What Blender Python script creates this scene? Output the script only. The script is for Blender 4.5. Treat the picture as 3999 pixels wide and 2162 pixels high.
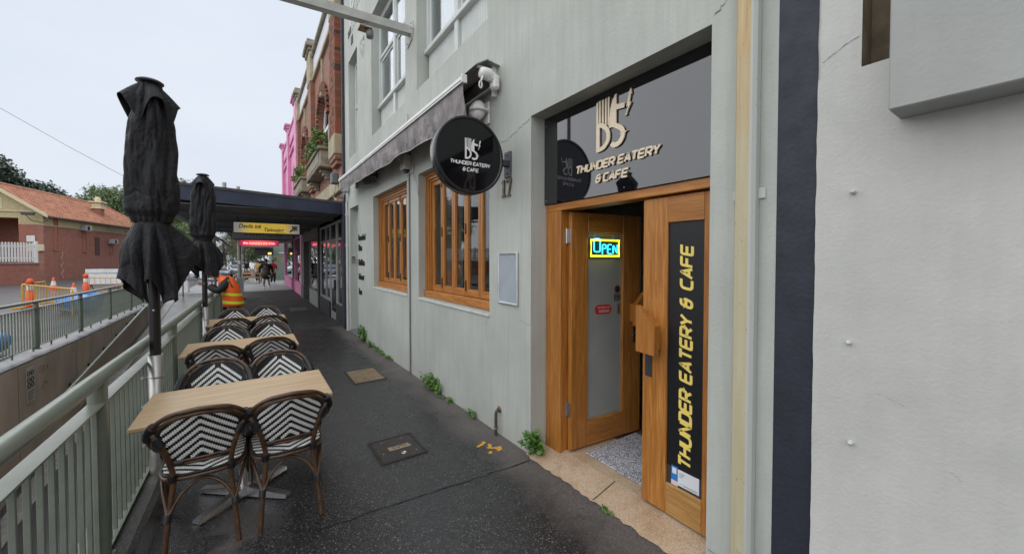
import bpy, math, random
from mathutils import Vector, Matrix, noise as NZ
random.seed(7)
R = math.radians
SC = bpy.context.scene
COL = SC.collection
for o in list(bpy.data.objects): bpy.data.objects.remove(o)

# ------------------------------------------------------------------ camera
cam_d = bpy.data.cameras.new('camera'); CAM = bpy.data.objects.new('camera', cam_d); COL.objects.link(CAM)
CAM.location = (0, 0, 1.7)
CAM.rotation_euler = (R(90 - 1.316), 0, R(-34.449))
cam_d.sensor_width = 36.0; cam_d.sensor_fit = 'HORIZONTAL'
cam_d.lens = 1480 / 3999 * 36.0
cam_d.shift_x = 0.0; cam_d.shift_y = -41 / 3999
cam_d.clip_start = 0.05; cam_d.clip_end = 3000
SC.camera = CAM

# ------------------------------------------------------------------ world: overcast sky
W = bpy.data.worlds.new('World'); SC.world = W; W.use_nodes = True
nt = W.node_tree; nt.nodes.clear()
wo = nt.nodes.new('ShaderNodeOutputWorld'); bg = nt.nodes.new('ShaderNodeBackground')
sky = nt.nodes.new('ShaderNodeTexSky'); sky.sky_type = 'NISHITA'; sky.sun_disc = False
SUN_EL, SUN_AZ = 50, 80          # azimuth measured from +Y towards -X
sky.sun_elevation = R(SUN_EL); sky.sun_rotation = R(-SUN_AZ); sky.dust_density = 6; sky.air_density = 1.2
tc = nt.nodes.new('ShaderNodeTexCoord'); mp = nt.nodes.new('ShaderNodeMapping'); mp.inputs['Scale'].default_value = (1.5, 1.5, 3.5)
nz = nt.nodes.new('ShaderNodeTexNoise'); nz.inputs['Scale'].default_value = 1.6; nz.inputs['Detail'].default_value = 5
cr = nt.nodes.new('ShaderNodeMix'); cr.data_type = 'RGBA'
cr.inputs[6].default_value = (6.7, 7.4, 8.6, 1); cr.inputs[7].default_value = (8.5, 9.1, 9.9, 1)
mx = nt.nodes.new('ShaderNodeMix'); mx.data_type = 'RGBA'; mx.inputs[0].default_value = 0.93
L = nt.links.new
L(tc.outputs['Generated'], mp.inputs[0]); L(mp.outputs[0], nz.inputs[0]); L(nz.outputs[0], cr.inputs[0])
L(sky.outputs[0], mx.inputs[6]); L(cr.outputs[2], mx.inputs[7]); L(mx.outputs[2], bg.inputs[0])
bg.inputs[1].default_value = 0.0575; L(bg.outputs[0], wo.inputs[0])

# ------------------------------------------------------------------ sun behind cloud
sd = bpy.data.lights.new('sun', 'SUN'); sd.energy = 1.5; sd.angle = R(174); sd.color = (1.0, 0.985, 0.955)
sun = bpy.data.objects.new('sun', sd); COL.objects.link(sun)
_d = Vector((math.sin(R(SUN_AZ)) * -1 * math.cos(R(SUN_EL)), math.cos(R(SUN_AZ)) * math.cos(R(SUN_EL)), math.sin(R(SUN_EL))))
sun.rotation_euler = _d.to_track_quat('Z', 'Y').to_euler()
sun.location = (-8, 2, 15)
SC.view_settings.view_transform = 'Standard'; SC.view_settings.look = 'None'
SC.view_settings.exposure = 0.86; SC.view_settings.gamma = 1.0; SC.view_settings.use_curve_mapping = False

# ------------------------------------------------------------------ helpers
def gz(y):
    return -0.013 * y if y < 13 else -0.169 - 0.002 * (y - 13)

class MB:
    """collects faces; build() links them as one mesh object"""
    def __init__(s): s.v = []; s.f = []; s.m = []; s.s = []
    def add(s, vs, fs, mi=0, sm=False):
        b = len(s.v); s.v += [tuple(v) for v in vs]
        for f in fs: s.f.append([b + i for i in f]); s.m.append(mi); s.s.append(sm)
        return s
    def quad(s, a, b, c, d, mi=0): return s.add([a, b, c, d], [(0, 1, 2, 3)], mi)
    def box(s, x0, x1, y0, y1, z0, z1, mi=0):
        v = [(x0,y0,z0),(x1,y0,z0),(x1,y1,z0),(x0,y1,z0),(x0,y0,z1),(x1,y0,z1),(x1,y1,z1),(x0,y1,z1)]
        return s.add(v, [(0,3,2,1),(4,5,6,7),(0,1,5,4),(1,2,6,5),(2,3,7,6),(3,0,4,7)], mi)
    def bev(s, x0, x1, y0, y1, z0, z1, b=0.004, mi=0):
        """box with chamfered edges (24 vertices)"""
        c = ((x0+x1)/2, (y0+y1)/2, (z0+z1)/2); h = ((x1-x0)/2, (y1-y0)/2, (z1-z0)/2)
        b = min(b, min(h) * 0.9)
        vs = []; idx = {}
        for sx in (-1, 1):
            for sy in (-1, 1):
                for sz in (-1, 1):
                    sg = (sx, sy, sz)
                    for k in range(3):
                        idx[(sg, k)] = len(vs)
                        vs.append(tuple(c[a] + sg[a] * (h[a] - (0 if a == k else b)) for a in range(3)))
        fs = []
        for k in range(3):
            a, d = [(1, 2), (2, 0), (0, 1)][k]
            for q in (-1, 1):
                loop = []
                for (p, r) in ((-1, -1), (1, -1), (1, 1), (-1, 1)):
                    g = [0, 0, 0]; g[k] = q; g[a] = p; g[d] = r; loop.append(idx[(tuple(g), k)])
                fs.append(loop if q > 0 else loop[::-1])
            for p in (-1, 1):
                for r in (-1, 1):
                    g0 = [0, 0, 0]; g0[k] = -1; g0[a] = p; g0[d] = r
                    g1 = list(g0); g1[k] = 1
                    l = [idx[(tuple(g0), a)], idx[(tuple(g1), a)], idx[(tuple(g1), d)], idx[(tuple(g0), d)]]
                    fs.append(l if p * r < 0 else l[::-1])
        for sx in (-1, 1):
            for sy in (-1, 1):
                for sz in (-1, 1):
                    t = [idx[((sx, sy, sz), k)] for k in range(3)]
                    fs.append(t if sx * sy * sz > 0 else t[::-1])
        return s.add(vs, fs, mi)
    def tube(s, pts, r, n=8, mi=0, caps=True, closed=False, sm=True):
        P = [Vector(p) for p in pts]; N = len(P)
        rr = r if hasattr(r, '__len__') else [r] * N
        vs = []; up = None
        for i in range(N):
            if closed: t = P[(i + 1) % N] - P[i - 1]
            else: t = P[min(i + 1, N - 1)] - P[max(i - 1, 0)]
            t = t.normalized() if t.length > 1e-9 else Vector((0, 0, 1))
            if up is None:
                up = Vector((0, 0, 1)) if abs(t.z) < 0.9 else Vector((1, 0, 0))
            a = t.cross(up); a = a.normalized() if a.length > 1e-6 else t.orthogonal().normalized()
            b = a.cross(t).normalized(); up = b
            for k in range(n):
                th = 2 * math.pi * k / n
                vs.append(P[i] + (a * math.cos(th) + b * math.sin(th)) * rr[i])
        fs = []
        for i in range(N if closed else N - 1):
            j = (i + 1) % N
            for k in range(n):
                l = (k + 1) % n
                fs.append((i*n + k, i*n + l, j*n + l, j*n + k))
        s.add(vs, [f[::-1] for f in fs], mi, sm)
        if caps and not closed:
            s.add(vs[:n], [tuple(range(n))], mi); s.add(vs[-n:], [tuple(range(n))[::-1]], mi)
        return s
    def lathe(s, prof, n=24, c=(0, 0, 0), mi=0, sm=True, axis='z', cap=True):
        vs = []
        for (r, h) in prof:
            for k in range(n):
                th = 2 * math.pi * k / n; a, b = r * math.cos(th), r * math.sin(th)
                p = (a, b, h) if axis == 'z' else ((h, a, b) if axis == 'x' else (b, h, a))
                vs.append((c[0] + p[0], c[1] + p[1], c[2] + p[2]))
        fs = []
        for i in range(len(prof) - 1):
            for k in range(n):
                l = (k + 1) % n; fs.append((i*n + k, i*n + l, (i+1)*n + l, (i+1)*n + k))
        s.add(vs, fs, mi, sm)
        if cap and prof[0][0] > 1e-5: s.add(vs[:n], [tuple(range(n))[::-1]], mi)
        if cap and prof[-1][0] > 1e-5: s.add(vs[-n:], [tuple(range(n))], mi)
        return s
    def prism(s, poly, fn, d0, d1, mi=0):
        """extrude a 2-D polygon; fn(u, v, d) gives the 3-D point"""
        n = len(poly)
        vs = [fn(u, v, d0) for u, v in poly] + [fn(u, v, d1) for u, v in poly]
        fs = [tuple(range(n))[::-1], tuple(range(n, 2*n))] + [(i, (i+1) % n, n + (i+1) % n, n + i) for i in range(n)]
        return s.add(vs, fs, mi)
    def xf(s, mtx):
        s.v = [tuple(mtx @ Vector(v)) for v in s.v]; return s
    def mesh(s, name, mats):
        me = bpy.data.meshes.new(name); me.from_pydata(s.v, [], s.f)
        for m in (mats if isinstance(mats, (list, tuple)) else [mats]): me.materials.append(m)
        me.polygons.foreach_set('material_index', s.m); me.polygons.foreach_set('use_smooth', s.s)
        me.update(); return me
    def build(s, name, mats, parent=None, **tags):
        return obj(name, s.mesh(name, mats), parent, **tags)

def obj(name, me, parent=None, loc=None, rz=None, label=None, cat=None, group=None, kind=None):
    o = bpy.data.objects.new(name, me); COL.objects.link(o); o.parent = parent
    if loc is not None: o.location = loc
    if rz is not None: o.rotation_euler = (0, 0, rz)
    if label: o['label'] = label
    if cat: o['category'] = cat
    if group: o['group'] = group
    if kind: o['kind'] = kind
    return o

def thing(name, label, cat, loc=(0, 0, 0), rz=0.0, group=None):
    return obj(name, None, None, loc, rz, label, cat, group)

def copy_tree(o, parent=None):
    c = o.copy(); COL.objects.link(c); c.parent = parent
    for ch in [x for x in KIDS.get(o.name, [])]: copy_tree(ch, c)
    return c
KIDS = {}
def scan(o):
    KIDS[o.name] = list(o.children)
    for c in o.children: scan(c)

# ------------------------------------------------------------------ materials
def nodes(name):
    m = bpy.data.materials.new(name); m.use_nodes = True
    t = m.node_tree; b = t.nodes['Principled BSDF']; return m, t, b
def NN(t, typ, **kw):
    n = t.nodes.new(typ)
    for k, v in kw.items():
        if k in n.inputs: n.inputs[k].default_value = v
        else: setattr(n, k, v)
    return n
def c4(c): return (c[0], c[1], c[2], 1)
def coord(t, scale=(1, 1, 1), kind='Object', rot=(0, 0, 0)):
    a = t.nodes.new('ShaderNodeTexCoord'); m = t.nodes.new('ShaderNodeMapping')
    m.inputs['Scale'].default_value = scale; m.inputs['Rotation'].default_value = rot
    t.links.new(a.outputs[kind], m.inputs[0]); return m.outputs[0]
def noise(t, vec, scale, detail=4, rough=0.55, dist=0.0):
    n = NN(t, 'ShaderNodeTexNoise', Scale=scale, Detail=detail, Roughness=rough, Distortion=dist)
    t.links.new(vec, n.inputs['Vector']); return n.outputs[0]
def ramp(t, fac, stops):
    r = t.nodes.new('ShaderNodeValToRGB'); e = r.color_ramp.elements
    while len(e) < len(stops): e.new(0.5)
    for k, (p, c) in enumerate(stops):
        e[k].position = p; e[k].color = c4(c) if hasattr(c, '__len__') else (c, c, c, 1)
    t.links.new(fac, r.inputs[0]); return r.outputs[0]
def mixc(t, fac, a, b, mode='MIX'):
    m = t.nodes.new('ShaderNodeMix'); m.data_type = 'RGBA'; m.blend_type = mode
    for sock, v in ((m.inputs[0], fac), (m.inputs[6], a), (m.inputs[7], b)):
        if hasattr(v, 'is_linked'): t.links.new(v, sock)
        elif hasattr(v, '__len__'): sock.default_value = c4(v)
        else: sock.default_value = v
    return m.outputs[2]
def bump(t, b, h, strength=0.3, dist=0.01, prev=None):
    n = NN(t, 'ShaderNodeBump', Strength=strength, Distance=dist); t.links.new(h, n.inputs['Height'])
    if prev is not None: t.links.new(prev, n.inputs['Normal'])
    t.links.new(n.outputs[0], b.inputs['Normal']); return n.outputs[0]
def math2(t, op, a, b=0.0, clamp=False):
    n = t.nodes.new('ShaderNodeMath'); n.operation = op; n.use_clamp = clamp
    for s_, v in ((n.inputs[0], a), (n.inputs[1], b)):
        if hasattr(v, 'is_linked'): t.links.new(v, s_)
        else: s_.default_value = v
    return n.outputs[0]

MATS = {}
def M(name, col, rough=0.6, metal=0.0, var=0.12, vs=6.0, bmp=0.0, bs=60.0, bd=0.004, spec=0.5, coat=0.0, col2=None, stretch=(1, 1, 1), emit=None, es=0.0, sheen=0.0):
    if name in MATS: return MATS[name]
    m, t, b = nodes(name); MATS[name] = m
    v = coord(t, stretch)
    c2 = col2 or tuple(min(1, x * (1 + var)) for x in col); c1 = tuple(x * (1 - var) for x in col)
    f = noise(t, v, vs, 5)
    t.links.new(ramp(t, f, [(0.3, c1), (0.7, c2)]), b.inputs['Base Color'])
    t.links.new(ramp(t, f, [(0.3, min(1, rough * 1.12)), (0.75, rough * 0.88)]), b.inputs['Roughness'])
    b.inputs['Metallic'].default_value = metal; b.inputs['Specular IOR Level'].default_value = spec
    b.inputs['Coat Weight'].default_value = coat; b.inputs['Sheen Weight'].default_value = sheen
    if bmp: bump(t, b, noise(t, v, bs, 4), bmp, bd)
    if emit: b.inputs['Emission Color'].default_value = c4(emit); b.inputs['Emission Strength'].default_value = es
    return m

def wood(name, c1, c2, axis='z', rough=0.38, fine=1.0, dark=0.55):
    if name in MATS: return MATS[name]
    m, t, b = nodes(name); MATS[name] = m
    st = {'x': (0.07, 1, 1), 'y': (1, 0.07, 1), 'z': (1, 1, 0.07)}[axis]
    v = coord(t, tuple(k * fine for k in st))
    g = noise(t, v, 38, 7, 0.65, 0.6); big = noise(t, v, 6, 3, 0.5, 0.4)
    ca = ramp(t, g, [(0.28, tuple(x * dark for x in c1)), (0.45, c1), (0.68, c2)])
    cb = mixc(t, ramp(t, big, [(0.35, 0.0), (0.7, 0.45)]), ca, tuple(x * 0.7 for x in c1))
    st2 = {'x': (0.02, 1, 1), 'y': (1, 0.02, 1), 'z': (1, 1, 0.02)}[axis]
    fib = noise(t, coord(t, tuple(k * fine for k in st2)), 170, 5, 0.7, 0.2)                 # fine straight fibres
    cb = mixc(t, ramp(t, fib, [(0.40, 0.55), (0.60, 0.0)]), cb, tuple(x * 0.55 for x in c1))
    por = noise(t, coord(t, tuple(k * fine * (2.2 if k < 1 else 1) for k in st2)), 60, 3, 0.6, 0.0)
    cb = mixc(t, ramp(t, por, [(0.70, 0.0), (0.74, 0.75)]), cb, tuple(x * 0.22 for x in c1))    # short dark pores and shakes
    t.links.new(cb, b.inputs['Base Color'])
    t.links.new(ramp(t, g, [(0.3, rough * 1.3), (0.7, rough * 0.85)]), b.inputs['Roughness'])
    bump(t, b, g, 0.25, 0.002)
    return m

def glass(name, ior=1.55, tint=(0.82, 0.86, 0.85), rough=0.0):
    if name in MATS: return MATS[name]
    m = bpy.data.materials.new(name); m.use_nodes = True; MATS[name] = m
    t = m.node_tree; t.nodes.clear()
    o = t.nodes.new('ShaderNodeOutputMaterial'); mx_ = t.nodes.new('ShaderNodeMixShader')
    tr = NN(t, 'ShaderNodeBsdfTransparent'); tr.inputs[0].default_value = c4(tint)
    gl = NN(t, 'ShaderNodeBsdfGlossy'); gl.inputs[0].default_value = (0.95, 0.96, 1, 1); gl.inputs['Roughness'].default_value = rough
    f0 = ((ior - 1) / (ior + 1))**2
    ge = t.nodes.new('ShaderNodeNewGeometry'); dt = t.nodes.new('ShaderNodeVectorMath'); dt.operation = 'DOT_PRODUCT'
    t.links.new(ge.outputs['Incoming'], dt.inputs[0]); t.links.new(ge.outputs['Normal'], dt.inputs[1])
    c = math2(t, 'POWER', math2(t, 'SUBTRACT', 1.0, math2(t, 'ABSOLUTE', dt.outputs['Value'])), 5.0)      # Schlick, the same from both sides
    fr = math2(t, 'ADD', math2(t, 'MULTIPLY', c, 1 - f0), f0)
    t.links.new(fr, mx_.inputs[0]); t.links.new(tr.outputs[0], mx_.inputs[1]); t.links.new(gl.outputs[0], mx_.inputs[2])
    t.links.new(mx_.outputs[0], o.inputs[0]); return m

def render_mat(name, base, streak=0.5, pit=0.35, scale=1.0, warm=(1, 1, 1)):
    """painted cement render: trowel relief, faint runs of dirt, pits"""
    if name in MATS: return MATS[name]
    m, t, b = nodes(name); MATS[name] = m
    v = coord(t)
    big = noise(t, v, 0.9 * scale, 5, 0.6); med = noise(t, v, 7 * scale, 6, 0.65)
    st = noise(t, coord(t, (5, 5, 0.35)), 3.2, 5, 0.6, 0.3)
    lo = tuple(x * 0.82 for x in base); hi = tuple(min(1, x * 1.08 * w) for x, w in zip(base, warm))
    c = ramp(t, big, [(0.3, lo), (0.7, hi)])
    c = mixc(t, ramp(t, st, [(0.45, 0.0), (0.8, streak)]), c, tuple(x * 0.72 for x in base))
    c = mixc(t, ramp(t, med, [(0.60, 0.0), (0.85, 0.25)]), c, tuple(min(1, x * 1.15) for x in base))
    t.links.new(c, b.inputs['Base Color']); b.inputs['Roughness'].default_value = 0.72
    b.inputs['Specular IOR Level'].default_value = 0.3
    n1 = bump(t, b, noise(t, v, 48 * scale, 6, 0.65), pit, 0.010)
    vo = NN(t, 'ShaderNodeTexVoronoi', Scale=70 * scale); t.links.new(v, vo.inputs['Vector'])
    n2 = bump(t, b, ramp(t, vo.outputs[0], [(0.0, 0.0), (0.22, 1.0)]), pit * 0.35, 0.004, n1)
    bump(t, b, noise(t, v, 3 * scale, 3, 0.5), 0.12, 0.03, n2)
    return m

def asphalt(name, wet=True, band=True):
    if name in MATS: return MATS[name]
    m, t, b = nodes(name); MATS[name] = m
    v = coord(t)
    vo = NN(t, 'ShaderNodeTexVoronoi', Scale=150.0); t.links.new(v, vo.inputs['Vector'])
    vf = NN(t, 'ShaderNodeTexVoronoi', Scale=105.0); t.links.new(v, vf.inputs['Vector'])
    sep = t.nodes.new('ShaderNodeSeparateColor'); t.links.new(vo.outputs['Color'], sep.inputs[0])
    sep2 = t.nodes.new('ShaderNodeSeparateColor'); t.links.new(vf.outputs['Color'], sep2.inputs[0])
    gr = ramp(t, sep.outputs[0], [(0.0, (0.004, 0.004, 0.005)), (0.6, (0.014, 0.014, 0.016)), (0.88, (0.034, 0.034, 0.037)), (0.97, (0.075, 0.075, 0.077))])
    spark = math2(t, 'MULTIPLY', ramp(t, sep2.outputs[1], [(0.90, 0.0), (0.93, 1.0)]), ramp(t, vf.outputs['Distance'], [(0.0, 1.0), (0.30, 1.0), (0.5, 0.0)]))
    c = mixc(t, spark, gr, (0.20, 0.195, 0.19))
    big = noise(t, v, 0.8, 6, 0.62)
    c = mixc(t, ramp(t, big, [(0.5, 0.0), (0.85, 0.3)]), c, (0.022, 0.022, 0.022))
    rg = ramp(t, noise(t, v, 1.3, 5, 0.6), [(0.32, 0.17), (0.55, 0.28), (0.8, 0.45)])
    if band:
        ge = t.nodes.new('ShaderNodeNewGeometry'); sx = t.nodes.new('ShaderNodeSeparateXYZ'); t.links.new(ge.outputs['Position'], sx.inputs[0])
        ed = math2(t, 'ADD', sx.outputs[0], math2(t, 'MULTIPLY', math2(t, 'SUBTRACT', noise(t, v, 2.2, 6, 0.65), 0.5), 0.6))
        f = ramp(t, math2(t, 'MULTIPLY', ed, 0.5), [(0.80, 0.0), (0.93, 0.75)])
        # worn concrete patches under the first table
        px = math2(t, 'SUBTRACT', sx.outputs[0], -0.10); py = math2(t, 'SUBTRACT', sx.outputs[1], 3.0)
        q = math2(t, 'ADD', math2(t, 'ABSOLUTE', math2(t, 'MULTIPLY', px, 2.4)), math2(t, 'ABSOLUTE', math2(t, 'MULTIPLY', py, 1.5)))
        q = math2(t, 'ADD', q, math2(t, 'MULTIPLY', math2(t, 'SUBTRACT', noise(t, v, 4.5, 5, 0.6), 0.5), 2.2))
        f2 = ramp(t, q, [(0.30, 1.0), (0.60, 0.0)])
        f = math2(t, 'MAXIMUM', f, math2(t, 'MULTIPLY', f2, 0.6))
        grit = noise(t, v, 60, 4, 0.7)
        dry = ramp(t, grit, [(0.3, (0.060, 0.052, 0.047)), (0.62, (0.165, 0.142, 0.128)), (0.85, (0.27, 0.24, 0.22))])
        c = mixc(t, f, c, dry); rg = mixc(t, f, rg, (0.85, 0.85, 0.85))
    t.links.new(c, b.inputs['Base Color']); t.links.new(rg, b.inputs['Roughness'])
    b.inputs['Specular IOR Level'].default_value = 0.7
    n1 = bump(t, b, vo.outputs['Distance'], 0.55, 0.006)
    bump(t, b, noise(t, v, 25, 4), 0.25, 0.008, n1)
    return m
# ================================================================== SETTING
m_foot = asphalt('wet_footpath_asphalt', True, True)
m_dryfoot = M('dry_footpath_asphalt', (0.045, 0.042, 0.040), 0.75, var=0.25, vs=3, bmp=0.5, bs=140)
m_road = M('wet_road_asphalt', (0.075, 0.077, 0.082), 0.33, var=0.3, vs=1.2, bmp=0.25, bs=90, spec=0.6)
m_cross = M('pale_wet_concrete_road', (0.27, 0.27, 0.27), 0.5, var=0.15, vs=1.5, bmp=0.2, bs=60)
m_kerb = M('dark_wet_kerb', (0.05, 0.047, 0.043), 0.3, var=0.5, vs=4, bmp=0.5, bs=40, bd=0.01, spec=0.6)
m_conc = M('brown_retaining_concrete', (0.42, 0.345, 0.275), 0.75, var=0.2, vs=1.6, bmp=0.35, bs=30, stretch=(1, 1, 0.4))
m_cope = M('wet_coping_concrete', (0.17, 0.17, 0.175), 0.35, var=0.35, vs=3, bmp=0.3, bs=40)

def gxy(x, y):
    g = gz(y)
    if x >= -3.3: return g
    k = max(0, min(1, (-7.5 - x) / 4.5)); return g * (1 - k)
g = MB()
ys = [-15, -5, 0, 5, 9, 13, 18, 23.6, 30, 45, 70, 120, 600]
xs = [-500, -60, -15, -12, -9.5, -7.5, -3.3, -0.85, 2, 6, 60, 500]
for j in range(len(ys) - 1):
    for i in range(len(xs) - 1):
        if xs[i] == -3.3 and -6 < ys[j] < 23: continue       # the ramp goes down here
        x0, x1, y0, y1 = xs[i], xs[i+1], ys[j], ys[j+1]
        dz = -0.03 if xs[i] >= -3.3 else 0.0
        dz0 = dz if xs[i] >= -3.3 else 0
        g.quad((x0, y0, gxy(x0, y0) + dz), (x1, y0, gxy(x1, y0) + dz), (x1, y1, gxy(x1, y1) + dz), (x0, y1, gxy(x0, y1) + dz))
g.build('ground', m_road, kind='structure')

def strip(x0, x1, ys, dz, n=1):
    s = MB()
    for a, b in zip(ys[:-1], ys[1:]):
        s.quad((x0, a, gz(a) + dz), (x1, a, gz(a) + dz), (x1, b, gz(b) + dz), (x0, b, gz(b) + dz))
    return s
foot = strip(-0.60, 2.02, [-5, 0, 5, 10, 11.05], 0).build('footpath', m_foot, kind='structure')
strip(-0.60, 2.6, [11.05, 13, 18, 26], -0.004).build('covered_footpath', m_dryfoot, kind='structure')
strip(-14, 16, [26, 30, 38.5], -0.012).build('road', m_cross, kind='structure')
# joint across the path: a thin dark ragged gap
j = MB(); pts = []
random.seed(3)
for i in range(27):
    t = i / 26; x = 0.32 + 1.62 * t; pts.append((x, 2.665 - 0.115 * t + random.uniform(-.012, .012), random.uniform(.0025, .0065)))
for (a, b) in zip(pts[:-1], pts[1:]):
    j.quad((a[0], a[1]-a[2], gz(a[1])+.003), (b[0], b[1]-b[2], gz(b[1])+.003), (b[0], b[1]+b[2], gz(b[1])+.003), (a[0], a[1]+a[2], gz(a[1])+.003))
j.build('joint', M('joint_dark', (0.008, 0.008, 0.008), 0.9), foot)
j = MB()
for x in range(8):
    a = 1.62 + x * .045; y0 = 5.93 + x * .012
    j.quad((a, y0, gz(y0)+.003), (a+.045, y0+.012, gz(y0)+.003), (a+.045, y0+.03, gz(y0)+.003), (a, y0+.018, gz(y0)+.003))
j.build('mortar_line', M('pale_mortar', (0.3, 0.29, 0.27), 0.9), foot)

# kerb under the near railing, with a battered inner face
k = MB(); prof = [(-0.86, -0.6), (-0.86, 0.085), (-0.85, 0.095), (-0.60, 0.09), (-0.565, 0.075), (-0.525, 0.0), (-0.52, -0.1)]
kys = [-5, 0, 2, 4, 6, 9, 13, 18, 23.6]
for (y0, y1) in zip(kys[:-1], kys[1:]):
    for (a, b) in zip(prof[:-1], prof[1:]):
        k.quad((a[0], y0, gz(y0)+a[1]), (a[0], y1, gz(y1)+a[1]), (b[0], y1, gz(y1)+b[1]), (b[0], y0, gz(y0)+b[1]))
k.build('kerb', m_kerb, kind='structure')
# ramp down to the underpass
rz_ = lambda y: -0.22 - 0.1427 * (23.6 - y)
s = MB(); s.quad((-3.4, -6, rz_(-6)), (-0.8, -6, rz_(-6)), (-0.8, 23.6, rz_(23.6)), (-3.4, 23.6, rz_(23.6)))
s.build('ramp', M('ramp_asphalt', (0.05, 0.05, 0.053), 0.3, var=0.3, vs=2, bmp=0.3, bs=80), kind='structure')
s = MB()
for (xa, xb) in ((-3.2, -2.95),):
    s.quad((xa, -6, rz_(-6)+.02), (xb, -6, rz_(-6)+.02), (xb, 23.6, rz_(23.6)+.02), (xa, 23.6, rz_(23.6)+.02))
s.build('ramp_gutter', M('pale_gutter', (0.22, 0.21, 0.20), 0.5, var=0.3), kind='structure')
# retaining walls of the ramp (things of their own)
w = MB()
for (y0, y1) in zip(kys[:-1], kys[1:]):
    w.quad((-3.3, y0, -4.2), (-3.3, y1, -4.2), (-3.3, y1, gz(y1)-.02), (-3.3, y0, gz(y0)-.02))
    w.quad((-3.3, y0, gz(y0)-.02), (-3.3, y1, gz(y1)-.02), (-3.62, y1, gz(y1)+.03), (-3.62, y0, gz(y0)+.03), 1)
    w.quad((-3.62, y0, gz(y0)+.03), (-3.62, y1, gz(y1)+.03), (-3.62, y1, gz(y1)-.3), (-3.62, y0, gz(y0)-.3), 1)
rw = w.build('retaining_wall', [m_conc, m_cope], label='brown concrete retaining wall of the ramp under the far railing', cat='wall')
w = MB(); w.quad((-0.83, -5, -4.2), (-0.83, 23.6, -4.2), (-0.83, 23.6, -0.25), (-0.83, -5, 0.02))
w.build('retaining_wall', m_conc, label='concrete retaining wall below the near railing, facing away', cat='wall')
j = MB()
for y in (10.0, 12.6, 15.2, 17.8, 20.4): j.box(-3.302, -3.298, y, y + .006, -4.1, gz(y) - .03)
j.build('wall_joint', M('joint_dark', (0.008, 0.008, 0.008)), rw)

# ================================================================== CAFE BUILDING
m_wall = render_mat('grey_painted_render', (0.475, 0.492, 0.450), 0.55, 0.3)
m_reveal = m_wall
m_navy = M('navy_paint', (0.022, 0.024, 0.038), 0.6, var=0.2, vs=9, bmp=0.4, bs=45, bd=0.006)
m_wallr = render_mat('pale_grey_render', (0.585, 0.582, 0.55), 0.25, 0.26, 1.4)
m_wood = wood('orange_timber_upright', (0.44, 0.165, 0.030), (0.66, 0.30, 0.070), 'z')
m_woodh = wood('orange_timber_level', (0.44, 0.165, 0.030), (0.66, 0.30, 0.070), 'y')
m_woodl = wood('pale_timber_rail', (0.48, 0.25, 0.075), (0.66, 0.38, 0.13), 'y')
m_glass = glass('window_glass', 1.5)
m_black = M('black_vinyl', (0.008, 0.008, 0.010), 0.42, var=0.15)
m_sash = M('pale_sash_paint', (0.55, 0.57, 0.55), 0.5, var=0.08, vs=3, bmp=0.1, bs=40)
m_dark = M('dark_metal', (0.02, 0.02, 0.022), 0.45, 0.3, var=0.2)
m_white = M('white_plastic', (0.72, 0.72, 0.70), 0.42, var=0.06)
m_grey = M('grey_plastic', (0.42, 0.43, 0.42), 0.5, var=0.08)
m_steel = M('brushed_steel', (0.55, 0.55, 0.56), 0.32, 1.0, var=0.1)
m_room = M('room_plaster', (0.50, 0.49, 0.45), 0.8, var=0.06)
m_floor = M('room_floor', (0.12, 0.09, 0.07), 0.5, var=0.2)
m_crack = M('crack_dark', (0.10, 0.10, 0.095), 0.9)

def wall_yz(X, y0, y1, z0, z1, ops, depth, back=None):
    """wall facing -X with rectangular openings (ya, yb, za, zb[, depth]) and their reveals"""
    b = MB()
    ys = sorted(set([y0, y1] + [o[0] for o in ops] + [o[1] for o in ops])); zs = sorted(set([z0, z1] + [o[2] for o in ops] + [o[3] for o in ops]))
    for a, c in zip(ys[:-1], ys[1:]):
        for e, f in zip(zs[:-1], zs[1:]):
            my, mz = (a + c) / 2, (e + f) / 2
            if any(o[0] < my < o[1] and o[2] < mz < o[3] for o in ops): continue
            b.quad((X, c, e), (X, a, e), (X, a, f), (X, c, f))
    for o in ops:
        a, c, e, f = o[:4]; D = X + (o[4] if len(o) > 4 else depth)
        b.quad((X, a, e), (D, a, e), (D, a, f), (X, a, f)); b.quad((X, c, e), (X, c, f), (D, c, f), (D, c, e))
        b.quad((X, a, f), (D, a, f), (D, c, f), (X, c, f)); b.quad((X, a, e), (X, c, e), (D, c, e), (D, a, e))
    return b
OPS = [(1.066, 2.625, -0.2, 2.92, .30), (3.324, 5.318, 1.13, 2.905, .24), (5.806, 7.79, 1.13, 2.905, .24),
       (9.06, 9.945, -0.4, 2.9, .3), (9.06, 9.97, 4.12, 6.44, .3), (5.84, 7.84, 4.12, 6.47, .3), (3.35, 5.35, 4.12, 6.47, .3)]
cafe = thing('cafe_building', 'two storey grey rendered cafe building with orange timber windows and open door', 'building', (2, 5, 0))
def cp(mb, name, mats, parent=None, **kw):
    """build a part at world coordinates under the cafe (or under one of its parts)"""
    p = parent or cafe
    off = Vector(cafe.location)
    mb.v = [(v[0]-off[0], v[1]-off[1], v[2]-off[2]) for v in mb.v]
    return mb.build(name, mats, p, **kw)
fw = wall_yz(2.0, 0.757, 10.45, -0.6, 9.6, OPS, .3)
fw.quad((2.0, 10.45, -.6), (2.0, 10.45, 9.6), (9, 10.45, 9.6), (9, 10.45, -.6)); fw.quad((2.0, .757, 9.6), (9, .757, 9.6), (9, 10.45, 9.6), (2.0, 10.45, 9.6))
wall = cp(fw, 'wall', m_wall)
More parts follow.
